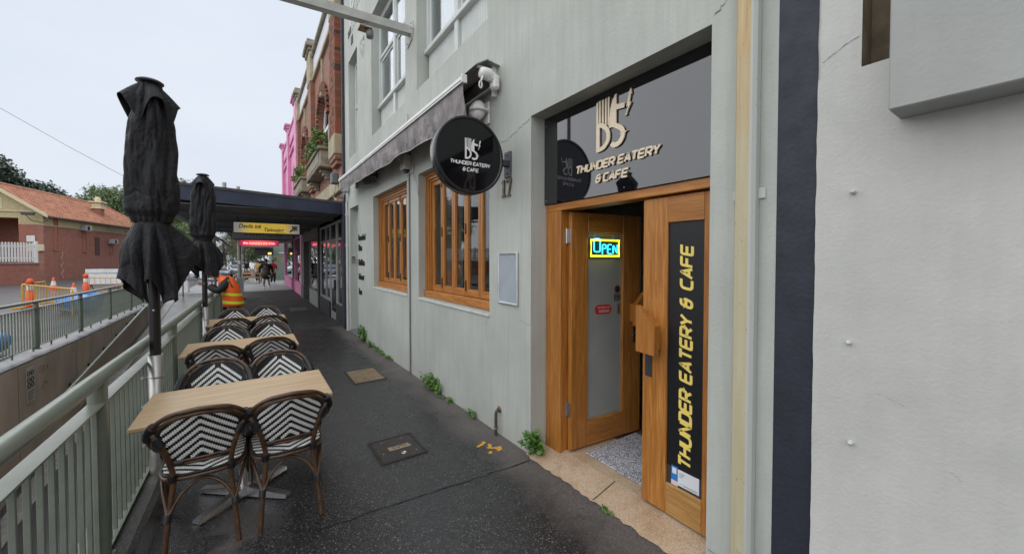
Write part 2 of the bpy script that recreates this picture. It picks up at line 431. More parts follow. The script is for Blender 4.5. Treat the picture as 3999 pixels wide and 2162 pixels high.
# sloping sills of the two cafe windows
# rooms behind the openings
rm = MB()
def room(x0, x1, y0, y1, z0, z1, b):
    b.quad((x1, y0, z0), (x1, y1, z0), (x1, y1, z1), (x1, y0, z1), 0); b.quad((x0, y0, z0), (x1, y0, z0), (x1, y0, z1), (x0, y0, z1), 0)
    b.quad((x0, y1, z0), (x0, y1, z1), (x1, y1, z1), (x1, y1, z0), 0); b.quad((x0, y0, z1), (x1, y0, z1), (x1, y1, z1), (x0, y1, z1), 0)
    b.quad((x0, y0, z0), (x0, y1, z0), (x1, y1, z0), (x1, y0, z0), 1)
room(2.29, 8.5, 0.8, 8.2, 0.028, 3.15, rm); room(2.29, 8.5, 0.8, 10.4, 3.6, 7.4, rm); room(2.29, 3.6, 8.7, 10.4, -.1, 3.1, rm)
cp(rm, 'interior', [m_room, m_floor])

def bx(*a, b=0.003): return MB().bev(*a, b=b)
# ---- bifold cafe windows
def cafe_window(ya, yb, za, zb):
    f = MB(); x0 = 2.10
    for k, (w_, xx) in enumerate(((.045, x0), (.085, x0 + .02), (.115, x0 + .042))):
        x1 = x0 + .15; w0 = (0, .046, .086)[k]
        f.bev(xx, x1, yb - w_, yb - w0, za + .10, zb - w0, b=.003); f.bev(xx, x1, ya + w0, ya + w_, za + .10, zb - w0, b=.003)
        f.bev(xx, x1, ya + w_ + .001, yb - w_ - .001, zb - w_, zb - w0, b=.003, mi=1)
    win = cp(f, 'window', [m_wood, m_woodh])
    cp(bx(x0 - .025, x0 + .15, ya + .004, yb - .004, za + .005, za + .098, b=.006), 'sill', m_woodh, win)
    a0, a1 = ya + .118, yb - .118; n = 5; w = (a1 - a0) / n
    for i in range(n):
        c0, c1 = a0 + i * w + .003, a0 + (i + 1) * w - .003; s_ = .048; X = x0 + .062; X2 = X + .045; zl, zh = za + .103, zb - .119
        sm_ = MB(); sm_.bev(X, X2, c0, c0 + s_, zl, zh, b=.004); sm_.bev(X, X2, c1 - s_, c1, zl, zh, b=.004)
        sm_.bev(X + .001, X2, c0 + s_, c1 - s_, zl, zl + .085, b=.003, mi=1); sm_.bev(X + .001, X2, c0 + s_, c1 - s_, zh - .06, zh, b=.003, mi=1)
        # glazing beads
        sm_.bev(X + .012, X2, c0 + s_, c0 + s_ + .012, zl + .085, zh - .06, b=.002); sm_.bev(X + .012, X2, c1 - s_ - .012, c1 - s_, zl + .085, zh - .06, b=.002)
        cp(sm_, 'sash', [m_wood, m_woodh], win)
        cp(MB().box(X + .02, X + .026, c0 + s_ - .004, c1 - s_ + .004, zl + .08, zh - .055), 'pane', m_glass, win)
        if i in (1, 3):
            for hz in (zl + .06, (zl + zh) / 2 - .02, zh - .12):
                cp(bx(X - .012, X + .002, c1 - .005, c1 + .013, hz, hz + .13, b=.004), 'hinge', m_dark, win)
    return win
w2 = cafe_window(3.324, 5.318, 1.13, 2.905); w1 = cafe_window(5.806, 7.79, 1.13, 2.905)
for (a, b_) in ((3.324, 5.318), (5.806, 7.79)):
    s = MB(); s.add([(1.985, a+.002, 1.10), (1.985, b_-.002, 1.10), (1.985, b_-.002, 1.118), (1.985, a+.002, 1.118), (2.11, a+.002, 1.10), (2.11, b_-.002, 1.10), (2.11, b_-.002, 1.133), (2.11, a+.002, 1.133)],
                    [(0,3,2,1),(3,7,6,2),(0,1,5,4),(0,4,7,3),(1,2,6,5)])
    cp(s, 'window_ledge', M('pale_ledge', (0.56, 0.57, 0.53), 0.7, var=0.15, vs=8, bmp=.2))
# curtains inside the far end of each window
m_cur = M('taupe_curtain', (0.25, 0.22, 0.19), 0.9, var=.1)
for (ya, yb) in ((4.62, 5.22), (6.95, 7.68)):
    c = MB(); N = 40
    vs = []
    for i in range(N + 1):
        y = ya + (yb - ya) * i / N; x = 2.36 + .03 * math.sin(i * 1.1) + .012 * math.sin(i * 2.7)
        vs += [(x, y, .6), (x, y, 2.95)]
    c.add(vs, [(2*i, 2*i+2, 2*i+3, 2*i+1) for i in range(N)], 0, True); cp(c, 'curtain', m_cur)
# ---- upper windows: pale sashes over fluted panels
m_uglass = glass('upper_glass', 2.6)
m_drape = M('white_drape', (0.75, 0.76, 0.76), 0.9, var=.04)
def upper_window(ya, yb, za, zb, mull=True, panel=True):
    f = MB(); X = 2.145; pz = 4.69 if panel else za
    fw_ = .055
    f.bev(X, X + .10, ya, ya + fw_, pz, zb); f.bev(X, X + .10, yb - fw_, yb, pz, zb); f.bev(X, X + .1, ya + fw_, yb - fw_, zb - fw_, zb)
    f.bev(X - .035, X + .1, ya + .002, yb - .002, pz - .035, pz + .035, b=.008)
    bays = [(ya + fw_, yb - fw_)]
    if mull:
        mid = (ya + yb) / 2; f.bev(X - .01, X + .1, mid - .05, mid + .05, za, zb - fw_); bays = [(ya + fw_, mid - .05), (mid + .05, yb - fw_)]
    win = cp(f, 'window', m_sash)
    zt = pz + (zb - pz) * .52
    for (a, c) in bays:
        s_ = MB()
        for (l, h, dx) in ((pz + .036, zt, .03), (zt + .001, zb - fw_ - .001, .005)):
            s_.bev(X + dx, X + dx + .04, a + .002, a + .045, l, h); s_.bev(X + dx, X + dx + .04, c - .045, c - .002, l, h)
            s_.bev(X + dx, X + dx + .04, a + .045, c - .045, l, l + .06); s_.bev(X + dx, X + dx + .04, a + .045, c - .045, h - .05, h)
        cp(s_, 'sash', m_sash, win)
        for (l, h, dx) in ((pz + .036, zt, .03), (zt + .001, zb - fw_, .005)):
            cp(MB().box(X + dx + .015, X + dx + .021, a + .04, c - .04, l + .055, h - .045), 'pane', m_uglass, win)
        d_ = MB(); N = 30; vs = []
        for i in range(N + 1):
            y = a + .12 + (c - a - .12) * i / N; x = 2.34 + .022 * math.sin(i * 1.3)
            vs += [(x, y, pz), (x, y, zb)]
        d_.add(vs, [(2*i, 2*i+2, 2*i+3, 2*i+1) for i in range(N)], 0, True); cp(d_, 'curtain', m_drape, win)
        if panel:
            p = MB(); n = int((c - a) / .05); vs = []
            for i in range(n * 4 + 1):
                y = a - .02 + (c - a + .04) * i / (n * 4); x = X + .03 + (.0 if i % 4 < 2 else .016)
                vs += [(x, y, za), (x, y, pz - .03)]
            p.add(vs, [(2*i, 2*i+1, 2*i+3, 2*i+2) for i in range(n * 4)]); cp(p, 'fluted_panel', m_sash, win)
    return win
upper_window(5.84, 7.84, 4.12, 6.47); upper_window(3.35, 5.35, 4.12, 6.47); upper_window(9.06, 9.97, 4.12, 6.44, False, False)
# ---- side doorway of the studio
f = MB(); f.bev(2.17, 2.23, 9.06, 9.13, -.35, 2.9); f.bev(2.17, 2.23, 9.88, 9.945, -.35, 2.9); f.bev(2.17, 2.23, 9.13, 9.88, 2.82, 2.9); f.bev(2.17, 2.23, 9.13, 9.88, 2.17, 2.26)
sd_ = cp(f, 'side_door', m_sash)
f = MB(); f.bev(2.19, 2.225, 9.132, 9.22, -.08, 2.168); f.bev(2.19, 2.225, 9.79, 9.878, -.08, 2.168); f.bev(2.19, 2.225, 9.22, 9.79, 2.03, 2.168); f.bev(2.19, 2.225, 9.22, 9.79, -.08, .28)
cp(f, 'door_leaf', m_sash, sd_); cp(MB().box(2.205, 2.211, 9.21, 9.80, .27, 2.04), 'pane', m_glass, sd_); cp(MB().box(2.20, 2.206, 9.13, 9.88, 2.255, 2.825), 'transom_pane', m_glass, sd_)
cp(bx(1.97, 2.30, 9.06, 9.945, -.3, -.065, b=.01), 'doorstep', M('blue_grey_step', (.13, .14, .16), .5))

# ---- entrance: posts, transom, side leaf, open leaf
X0 = 2.165
f = MB(); f.bev(X0, X0+.13, 2.425, 2.62, -.12, 2.10, b=.004); f.bev(X0+.09, X0+.13, 2.413, 2.424, -.12, 2.10, b=.002)
f.bev(X0, X0+.13, 1.07, 1.143, -.05, 2.10, b=.004); f.bev(X0, X0+.13, 1.07, 2.62, 2.101, 2.163, b=.004, mi=1)
frm = cp(f, 'door_frame', [m_wood, m_woodh])
m_pane = M('frosted_pane', (0.29, 0.298, 0.28), 0.35, var=0.2, vs=1.1, spec=0.5, coat=.6)
m_red = M('red_sticker', (0.50, 0.035, 0.03), 0.4, var=.05)
m_clear = M('dark_speckled_glass', (0.05, 0.05, 0.055), 0.25, var=0.6, vs=180)
# fixed side leaf (front X = 2.195)
LX = 2.195
f = MB(); f.bev(LX, LX+.045, 1.44, 1.622, .045, 2.09, b=.005); f.bev(LX, LX+.045, 1.146, 1.202, .045, 2.09, b=.004)
f.bev(LX+.001, LX+.045, 1.202, 1.44, 1.925, 2.09, b=.003, mi=1); f.bev(LX+.001, LX+.045, 1.202, 1.44, .045, .245, b=.003, mi=2)
leaf2 = cp(f, 'side_leaf', [m_wood, m_woodh, m_woodl])
cp(MB().box(LX+.016, LX+.022, 1.198, 1.444, .362, 1.93), 'vinyl_panel', m_black, leaf2)
cp(MB().box(LX+.016, LX+.022, 1.198, 1.444, .24, .3615), 'pane', m_clear, leaf2)
m_paper = M('paper_white', (0.72, 0.74, 0.78), 0.6, var=.04); m_blue = M('paper_blue', (0.03, 0.20, 0.55), 0.5, var=.1); m_pinkp = M('paper_pink', (0.70, 0.55, 0.60), 0.6)
cp(MB().box(LX+.012, LX+.0155, 1.362, 1.405, .282, .372), 'permit_card', m_blue, leaf2); cp(MB().box(LX+.0095, LX+.0118, 1.369, 1.398, .325, .362), 'card_crest', m_paper, leaf2)
cp(MB().box(LX+.012, LX+.0155, 1.361, 1.406, .250, .281), 'card_strip', m_pinkp, leaf2); cp(MB().box(LX+.012, LX+.0155, 1.222, 1.3605, .262, .362), 'permit_sheet', m_paper, leaf2)
tl = MB()
for i in range(5): tl.box(LX+.0095, LX+.0118, 1.315 + .004*i, 1.350, .345 - i*.006, .347 - i*.006)
for i in range(2): tl.box(LX+.0095, LX+.0118, 1.235, 1.35 - .03*i, .278 - i*.006, .2805 - i*.006)
cp(tl, 'small_print', m_grey, leaf2)
# handle block and push plate (shared by both leaves in leaf coordinates: u from free edge, d outwards)
def handle(to, parent, sgn=1):
    poly = [(.02, 1.083), (.162, 1.075), (.162, 1.262), (.045, 1.378), (.02, 1.387)]
    h = MB(); h.prism(poly, lambda u, v, d: to(u, d, v), .060, .100); return cp(h, 'handle', m_wood, parent)
def to_side(u, d, z): return (LX - d, 1.622 - u, z)
def to_any(fn, n, *a): pass
handle(to_side, leaf2)
h = MB(); poly = [(.045, 1.10), (.135, 1.10), (.135, 1.26), (.07, 1.33), (.045, 1.33)]; h.prism(poly, lambda u, v, d: to_side(u, d, v), -.002, .0595); cp(h, 'handle_block', m_wood, leaf2)
cp(MB().bev(LX-.008, LX+.001, 1.545, 1.597, .905, 1.15, b=.003), 'push_plate', M('slate_plate', (.05, .052, .056), .5, .3), leaf2)
# open leaf, swung inwards
HX, HY, ANG = 2.235, 2.366, R(-5.3)
def to_open(u, d, z):      # u from hinge edge, d outwards (towards the street)
    return (HX + math.cos(ANG)*u + math.sin(ANG)*d, HY + math.sin(ANG)*u - math.cos(ANG)*d, z)
def obox(to, u0, u1, d0, d1, z0, z1, mb, mi=0):
    t = MB().bev(u0, u1, d0, d1, z0, z1, b=.004); mb.add([to(*v) for v in t.v], [f_[::-1] for f_ in t.f], mi); return mb
LW = .83
f = MB(); obox(to_open, 0, .185, -.045, 0, .045, 2.09, f); obox(to_open, LW-.23, LW, -.045, 0, .045, 2.09, f)
obox(to_open, .185, LW-.23, -.045, -.001, 1.92, 2.09, f, 1); obox(to_open, .185, LW-.23, -.045, -.001, .045, .268, f, 1)
m_woodx = wood('orange_timber_cross', (0.44, 0.165, 0.030), (0.66, 0.30, 0.070), 'x')
leaf1 = cp(f, 'open_leaf', [m_wood, m_woodx])
cp(obox(to_open, .18, LW-.225, -.030, -.024, .265, 1.925, MB()), 'pane', m_pane, leaf1)
h = MB(); h.prism([(LW-u, v) for u, v in [(.02, 1.083), (.162, 1.075), (.162, 1.262), (.045, 1.378), (.02, 1.387)]], lambda u, v, d: to_open(u, d, v), .055, .095); cp(h, 'handle', m_wood, leaf1)
h = MB(); obox(to_open, LW-.14, LW-.05, -.001, .055, 1.10, 1.27, h); cp(h, 'handle_block', m_wood, leaf1)
h = MB(); obox(to_open, LW-.10, LW-.055, 0, .01, .90, 1.07, h); cp(h, 'lock_plate', m_dark, leaf1)
h = MB().tube([to_open(LW-.08, 0, .99), to_open(LW-.08, .05, .99), to_open(LW-.16, .055, .985)], .009, 8); cp(h, 'lever', m_steel, leaf1)
for z in (.33, 1.82):
    h = MB(); h.tube([(2.222, 2.415, z), (2.222, 2.415, z + .13)], .008, 8); h.bev(2.228, 2.232, 2.372, 2.413, z + .005, z + .125, b=.001); h.bev(2.218, 2.232, 2.4205, 2.4245, z + .005, z + .125, b=.001); cp(h, 'hinge', m_steel, frm)
# stickers on the open leaf's glass
def disc(to, u, z, r, d0, d1, n=24, sx=1.0):
    return MB().prism([(u + r*sx*math.cos(2*math.pi*k/n), z + r*math.sin(2*math.pi*k/n)) for k in range(n)], lambda a, b_, d: to(a, d, b_), d0, d1)
cp(disc(to_open, .552, 1.41, .038, -.0235, -.022), 'round_sticker', M('brown_red_sticker', (.25, .06, .04), .5), leaf1); cp(disc(to_open, .552, 1.41, .027, -.0218, -.0208), 'sticker_print', M('sticker_black', (.02, .02, .02), .5), leaf1)
cp(obox(to_open, .512, .591, -.0235, -.022, 1.302, 1.367, MB()), 'black_sticker', M('sticker_black', (.02, .02, .02)), leaf1)
t_ = MB()
for i in range(4):
    for k in range(3): obox(to_open, .521 + i*.017, .531 + i*.017, -.0218, -.0208, 1.312 + k*.02, 1.319 + k*.02, t_)
cp(t_, 'card_marks', m_grey, leaf1)
cp(obox(to_open, .548, .596, -.0235, -.022, 1.177, 1.278, MB()), 'push_sign', M('brass_plate', (.30, .24, .15), .4, .6), leaf1)
poly = [(.323 + .043*math.cos(a) , 1.234 + .043*math.sin(a)) for a in [R(90 + 180*k/8) for k in range(9)]] + [(.438 + .043*math.cos(a), 1.234 + .043*math.sin(a)) for a in [R(-90 + 180*k/8) for k in range(9)]]
cp(MB().prism(poly, lambda u, v, d: to_open(u, d, v), -.0235, -.022), 'delivery_sticker', m_red, leaf1)

# terrazzo threshold: ramps up from the path to the floor
m_terr = M('pink_terrazzo', (0.42, 0.27, 0.165), 0.55, var=0.3, vs=55, bmp=0.1, bs=80, col2=(0.52, 0.36, 0.235))
def terr_mat():
    m, t, b = nodes('orange_terrazzo'); v = coord(t)
    vo = NN(t, 'ShaderNodeTexVoronoi', Scale=230.0); t.links.new(v, vo.inputs['Vector'])
    se = t.nodes.new('ShaderNodeSeparateColor'); t.links.new(vo.outputs['Color'], se.inputs[0])
    base = ramp(t, noise(t, v, 3.5, 6, .65), [(0.3, (0.38, 0.255, 0.155)), (0.5, (0.49, 0.365, 0.25)), (0.75, (0.57, 0.455, 0.34))])
    c = mixc(t, ramp(t, se.outputs[0], [(0.86, 0.0), (0.89, 0.75)]), base, (0.22, 0.11, 0.055))
    c = mixc(t, ramp(t, se.outputs[1], [(0.92, 0.0), (0.94, 0.5)]), c, (0.75, 0.62, 0.5))
    c = mixc(t, ramp(t, noise(t, v, 5, 6, .7), [(0.55, 0.0), (0.75, 0.55)]), c, (0.22, 0.15, 0.095))
    t.links.new(c, b.inputs['Base Color']); b.inputs['Roughness'].default_value = 0.5
    bump(t, b, noise(t, v, 60), .15, .003); return m
m_terr = terr_mat()
t_ = MB(); N = 40; vs = []
for i in range(N + 1):
    y = 1.0 + 1.66 * i / N; e = 1.965 + random.uniform(-.012, .012) * (1 if 0 < i < N else 0)
    if y < 1.066: e = max(e, 2.001)
    vs += [(e, y, gz(y) + .006), (2.02, y, gz(y) + .014), (2.22, y, .028), (2.75, y, .031)]
for i in range(N):
    for k_ in range(3): t_.add([vs[4*i+k_], vs[4*i+k_+1], vs[4*(i+1)+k_+1], vs[4*(i+1)+k_]], [(0, 1, 2, 3)], 0)
cp(t_, 'threshold', m_terr)
tj = MB()
for y in (1.86,): tj.quad((1.97, y, gz(y)+.0095), (2.02, y, gz(y)+.018), (2.02, y+.006, gz(y)+.018), (1.97, y+.006, gz(y)+.0095)); tj.quad((2.02, y, gz(y)+.018), (2.22, y+.01, .032), (2.22, y+.016, .032), (2.02, y+.006, gz(y)+.018))
cp(tj, 'threshold_joint', M('joint_dark', (0.008,)*3))
# cracks in the render
def crack(pts, w=.003, X=1.9975, seed=1):
    random.seed(seed); c = MB(); P = []
    for (a, b_) in zip(pts[:-1], pts[1:]):
        for i in range(8):
            t = i / 8; P.append((a[0] + (b_[0]-a[0])*t + random.uniform(-.012, .012), a[1] + (b_[1]-a[1])*t + random.uniform(-.010, .010), w * random.uniform(.4, 1)))
    for p, q in zip(P[:-1], P[1:]): c.quad((X, p[0], p[1]-p[2]), (X, p[0], p[1]+p[2]), (X, q[0], q[1]+q[2]), (X, q[0], q[1]-q[2]))
    cp(c, 'crack', m_crack)
crack([(2.63, 2.90), (2.80, 2.86), (2.98, 2.80)], .0028, seed=2); crack([(1.05, 2.95), (.97, 3.03), (.93, 3.06)], .003, seed=5)
crack([(1.06, .16), (.98, .10), (.92, .0)], .0025, seed=8); crack([(3.3, 1.12), (3.42, .98), (3.40, .86)], .0016, seed=12); crack([(5.80, 2.92), (5.68, 3.05)], .0016, seed=13); crack([(2.98, 2.80), (3.10, 2.82), (3.2, 2.78)], .002, seed=14); crack([(9.06, 4.1), (8.9, 3.8), (8.95, 3.5)], .002, seed=15); crack([(2.63, 1.12), (2.8, 1.13)], .0015, seed=9)
# conduits belonging to the wall
c = MB().tube([(1.985, 5.66, 2.97), (1.985, 5.66, -.07)], .012, 8); cp(c, 'conduit', M('conduit_grey', (.20, .21, .21), .5))
c = MB().tube([(1.985, 5.72, 3.27), (1.985, 5.72, 3.9)], .008, 8); cp(c, 'conduit', m_wall)
# corner pipe at the far end and the dark gap beyond
c = MB(); c.bev(1.955, 1.995, 10.16, 10.26, gz(10) - .05, 3.1, b=.01); c.bev(1.95, 1.999, 10.14, 10.28, 1.98, 2.04, b=.005); c.bev(1.95, 1.999, 10.14, 10.28, 2.75, 2.81, b=.005); cp(c, 'corner_pipe', m_sash)
c = MB(); c.bev(1.93, 2.02, 10.455, 10.545, gz(10), 9.4, b=.02); cp(c, 'dark_downpipe', m_navy)
# plaster shell ornament
c = MB(); vs = []; n, mm = 36, 8
for i in range(mm + 1):
    for k_ in range(n + 1):
        th = R(-80 + 160 * k_ / n) ; rr = .02 + .36 * i / mm
        hx = .05 * math.sin(math.pi * min(1, i / mm + .12)) * (0.55 + .45 * abs(math.cos(th * 6)))
        vs.append((2.0 - hx, 8.5 - .62 * rr * math.sin(th), 6.27 - rr * math.cos(th)))
c.add(vs, [(i*(n+1)+k_, i*(n+1)+k_+1, (i+1)*(n+1)+k_+1, (i+1)*(n+1)+k_) for i in range(mm) for k_ in range(n)], 0, True)
c.lathe([(.0, -.03), (.09, -.02), (.10, 0), (.04, .04)], 16, (1.985, 8.5, 6.3), 0, True, 'x'); cp(c, 'shell_ornament', m_wall)

# ================================================================== NEIGHBOUR ON THE RIGHT
nb = thing('neighbour_building', 'pale grey rendered wall right of the navy painted strip', 'building', (2, 0, 0))
OFF2 = Vector((2, 0, 0))
def np_(mb, name, mats, **kw):
    mb.v = [(v[0]-2, v[1], v[2]) for v in mb.v]; return mb.build(name, mats, nb, **kw)
w = MB(); zlist = [-.5 + i*.05 for i in range(190)]; random.seed(11)
edge = [.605 + random.uniform(-.0016, .0016) for _ in zlist]
for i in range(len(zlist) - 1):
    if zlist[i] < 2.41: w.quad((1.988, edge[i], zlist[i]), (1.988, -.0, zlist[i]), (1.988, 0, zlist[i+1]), (1.988, edge[i+1], zlist[i+1]))
    else: w.quad((1.994, edge[i], zlist[i]), (1.994, .468, zlist[i]), (1.994, .468, zlist[i+1]), (1.994, edge[i+1], zlist[i+1]))
    w.quad((2.003, edge[i], zlist[i]), (1.988, edge[i], zlist[i]), (1.988, edge[i+1], zlist[i+1]), (2.003, edge[i+1], zlist[i+1]))
w.quad((1.988, 0, -.5), (1.988, -8, -.5), (1.988, -8, 2.4), (1.988, 0, 2.4)); w.quad((1.994, .3, 2.4), (1.994, -8, 2.4), (1.994, -8, 9), (1.994, .3, 9))
w.quad((1.988, .605, 2.4), (1.988, -8, 2.4), (2.12, -8, 2.41), (2.12, .605, 2.41))
np_(w, 'wall', m_wallr)
w = MB(); w.quad((2.0015, .757, -.6), (2.0015, .60, -.6), (2.0015, .60, 9.6), (2.0015, .757, 9.6)); np_(w, 'navy_strip', m_navy)
w = MB(); w.quad((1.994, .468, 2.41), (2.12, .468, 2.41), (2.12, .468, 9), (1.994, .468, 9)); w.quad((2.12, .468, 2.41), (2.12, .2, 2.41), (2.12, .2, 9), (2.12, .468, 9))
w.quad((1.99, .468, 2.413), (1.99, .2, 2.413), (2.12, .2, 2.415), (2.12, .468, 2.415)); np_(w, 'slot', M('rusty_slot', (.17, .13, .085), .85, var=.45, vs=7, bmp=.3))
w = MB().bev(1.83, 2.02, -8, .357, 2.212, 6, b=.004); np_(w, 'projecting_block', render_mat('block_render', (.42, .43, .41), .35, .18, 1.2))
random.seed(77)
def wcrack(pts, w, X):
    c = MB(); P = []
    for (a, b_) in zip(pts[:-1], pts[1:]):
        for i in range(10): t = i / 10; P.append((a[0] + (b_[0]-a[0])*t + random.uniform(-.003, .003), a[1] + (b_[1]-a[1])*t + random.uniform(-.003, .003), w*random.uniform(.3, 1)))
    for p, q in zip(P[:-1], P[1:]): c.quad((X, p[0], p[1]-p[2]), (X, p[0], p[1]+p[2]), (X, q[0], q[1]+q[2]), (X, q[0], q[1]-q[2]))
    np_(c, 'crack', m_crack)
wcrack([(.59, 2.52), (.52, 2.56), (.47, 2.575)], .0016, 1.9915); wcrack([(.40, 1.18), (.32, 1.15)], .0005, 1.9855); wcrack([(.21, .96), (.18, .935)], .0008, 1.9855)
for (y, z) in ((.482, 1.962), (.487, 1.358), (.475, .955)):
    w = MB().lathe([(.0, -.022), (.006, -.02), (.009, -.012), (.009, 0)], 10, (1.988, y, z), 0, True, 'x'); np_(w, 'bolt', m_sash)
# rusty downpipe between the two
dp = MB(); prof = [(1.995, .925), (1.965, .925), (1.945, .912), (1.938, .89), (1.938, .862), (1.943, .842), (1.958, .828), (1.995, .828)]
for i in range(len(prof) - 1):
    a, b_ = prof[i], prof[i+1]; dp.quad((a[0], a[1], gz(.9) - .02), (b_[0], b_[1], gz(.9) - .02), (b_[0], b_[1], 9.5), (a[0], a[1], 9.5))
def pipe_mat():
    m, t, b = nodes('cream_rusty_pipe'); v = coord(t); ge = t.nodes.new('ShaderNodeSeparateXYZ'); ge_ = t.nodes.new('ShaderNodeNewGeometry'); t.links.new(ge_.outputs['Position'], ge.inputs[0])
    c = ramp(t, noise(t, coord(t, (6, 6, .5)), 3, 5), [(.3, (.46, .40, .24)), (.7, (.54, .50, .36))])
    yy = math2(t, 'SUBTRACT', ge.outputs[1], .846)
    lf = ramp(t, math2(t, 'MULTIPLY', yy, 30.0), [(0.05, 0.0), (0.25, 1.0)])
    c = mixc(t, lf, (.47, .49, .46), c)
    up = ramp(t, math2(t, 'MULTIPLY', math2(t, 'SUBTRACT', math2(t, 'ADD', ge.outputs[2], math2(t, 'MULTIPLY', noise(t, v, 2.5, 5), 1.2)), 2.2), .5), [(.2, 0.0), (.6, .7)])
    rust = ramp(t, noise(t, coord(t, (14, 14, .8)), 3, 5), [(.3, (.56, .44, .22)), (.5, (.52, .33, .13)), (.7, (.42, .19, .06))])
    st = ramp(t, noise(t, coord(t, (30, 30, 8)), 4, 4), [(.66, 0.0), (.72, .7)])
    c = mixc(t, math2(t, 'MULTIPLY', up, lf), c, rust); c = mixc(t, st, c, (.20, .13, .06))
    t.links.new(c, b.inputs['Base Color']); b.inputs['Roughness'].default_value = .55; return m
dpo = dp.build('downpipe', pipe_mat(), label='cream downpipe stained with rust beside the entrance', cat='pipe')
b_ = MB(); b_.bev(1.99, 1.999, .80, .945, 1.98, 2.03, b=.003); b_.build('pipe_bracket', m_sash, dpo)
# ================================================================== LETTERING
def text_mesh(body, size, xs=1.0, shear=0.0, ext=0.0, off=0.0, sp=1.0, align='LEFT'):
    cu = bpy.data.curves.new('t', 'FONT'); cu.body = body; cu.size = size; cu.shear = shear; cu.extrude = ext; cu.offset = off
    cu.space_character = sp; cu.align_x = align; cu.resolution_u = 3
    o = bpy.data.objects.new('t', cu); me = bpy.data.meshes.new_from_object(o); bpy.data.objects.remove(o); bpy.data.curves.remove(cu)
    return [(v.co.x * xs, v.co.y, v.co.z) for v in me.vertices], [tuple(p.vertices) for p in me.polygons], me
def text(body, size, to, **kw):
    vs, fs, me = text_mesh(body, size, **kw); b = MB(); b.add([to(*v) for v in vs], fs); bpy.data.meshes.remove(me); return b
def on_wall(X, y0, z0): return lambda u, v, d=0: (X - d, y0 - u, z0 + v)
def on_front(x0, Y, z0): return lambda u, v, d=0: (x0 + u, Y - d, z0 + v)

def rnd(pts, r, n=4, closed=False):
    out = []; N = len(pts)
    for i, p in enumerate(pts):
        rr = p[2] if len(p) > 2 else r
        if (not closed and i in (0, N - 1)) or rr <= 0: out.append((p[0], p[1])); continue
        a, c = pts[i-1], pts[(i+1) % N]; P = Vector(p[:2]); A = Vector(a[:2]) - P; C = Vector(c[:2]) - P
        q = min(rr, A.length * .5, C.length * .5); A = P + A.normalized() * q; C = P + C.normalized() * q
        for k in range(n + 1):
            t = k / n; v = A * (1-t)**2 + P * 2*t*(1-t) + C * t*t; out.append((v.x, v.y))
    return out
def ribbon(pts, t, closed=False):
    P = [Vector(p) for p in pts]; N = len(P); Lf = []; Rt = []
    for i in range(N):
        if closed: d0 = (P[i] - P[i-1]); d1 = (P[(i+1) % N] - P[i])
        else: d0 = P[i] - P[max(i-1, 0)] if i else P[1] - P[0]; d1 = P[i+1] - P[i] if i < N-1 else P[i] - P[i-1]
        d0 = d0.normalized(); d1 = d1.normalized(); n0 = Vector((-d0.y, d0.x)); n1 = Vector((-d1.y, d1.x)); m = (n0 + n1)
        m = m.normalized() if m.length > 1e-6 else n0
        k = t / 2 / max(0.4, m.dot(n0)); Lf.append(P[i] + m * k); Rt.append(P[i] - m * k)
    return Lf, Rt
GW = .66
def glyph(c):
    w = GW
    G = {'T': [([(0,1),(w,1)],0), ([(w/2,1),(w/2,0)],0)], 'H': [([(0,0),(0,1)],0), ([(w,0),(w,1)],0), ([(0,.5),(w,.5)],0)],
     'U': [([(0,1),(0,0),(w,0),(w,1)],0)], 'N': [([(0,0,0),(0,1,.05),(w,0,.05),(w,1,0)],0)], 'D': [([(0,0,0),(0,1,0),(w,1),(w,0)],1)],
     'E': [([(w,1),(0,1,.12),(0,0,.12),(w,0)],0), ([(0,.5),(w*.9,.5)],0)], 'R': [([(0,0),(0,1,0),(w,1),(w,.42),(.05,.42,0)],0), ([(.52*w,.42),(w,0)],0)],
     'A': [([(0,0),(.5*w,1,.02),(w,0)],0), ([(.2*w,.3),(.8*w,.3)],0)], 'Y': [([(0,1),(.5*w,.45,0),(w,1)],0), ([(.5*w,.45),(.5*w,0)],0)],
     'C': [([(w,1),(0,1),(0,0),(w,0)],0)], 'F': [([(w,1),(0,1,.12),(0,0)],0), ([(0,.5),(w*.85,.5)],0)],
     '&': [([(.8*w,1),(.12*w,1),(.12*w,.54),(w,.54)],0), ([(.4*w,.54),(0,.54),(0,0),(.78*w,0),(.78*w,.75)],0)]}
    return G[c]
def stroke_text(body, h, to, d0, d1, t=.17, slant=.18, gap=.30, space=.55, align='L', b=None):
    b = b or MB(); x = 0.0; items = []
    for c in body:
        if c == ' ': x += space; continue
        items.append((c, x)); x += GW + gap
    tot = (x - gap) * h; o = -tot / 2 if align == 'C' else 0.0; e = 0
    for c, x in items:
        for (pts, cl) in glyph(c):
            hh = 1 - t; pp = rnd([((p[0] + x), t/2 + p[1]*hh) + tuple(p[2:]) for p in pts], .26, 4, bool(cl))
            Lf, Rt = ribbon(pp, t, bool(cl)); N = len(pp); e += 1; dd = d1 + (e % 3) * .00025
            f = lambda v, d: to(o + (v.x + slant * v.y) * h, v.y * h, d)
            for i in range(N if cl else N - 1):
                k = (i + 1) % N
                q = [Lf[i], Rt[i], Rt[k], Lf[k]]
                b.add([f(v, dd) for v in q] + [f(v, d0) for v in q], [(0, 1, 2, 3), (0, 3, 7, 4), (1, 5, 6, 2)] + ([(0, 4, 5, 1)] if i == 0 and not cl else []) + ([(2, 6, 7, 3)] if i == N-2 and not cl else []))
    return b
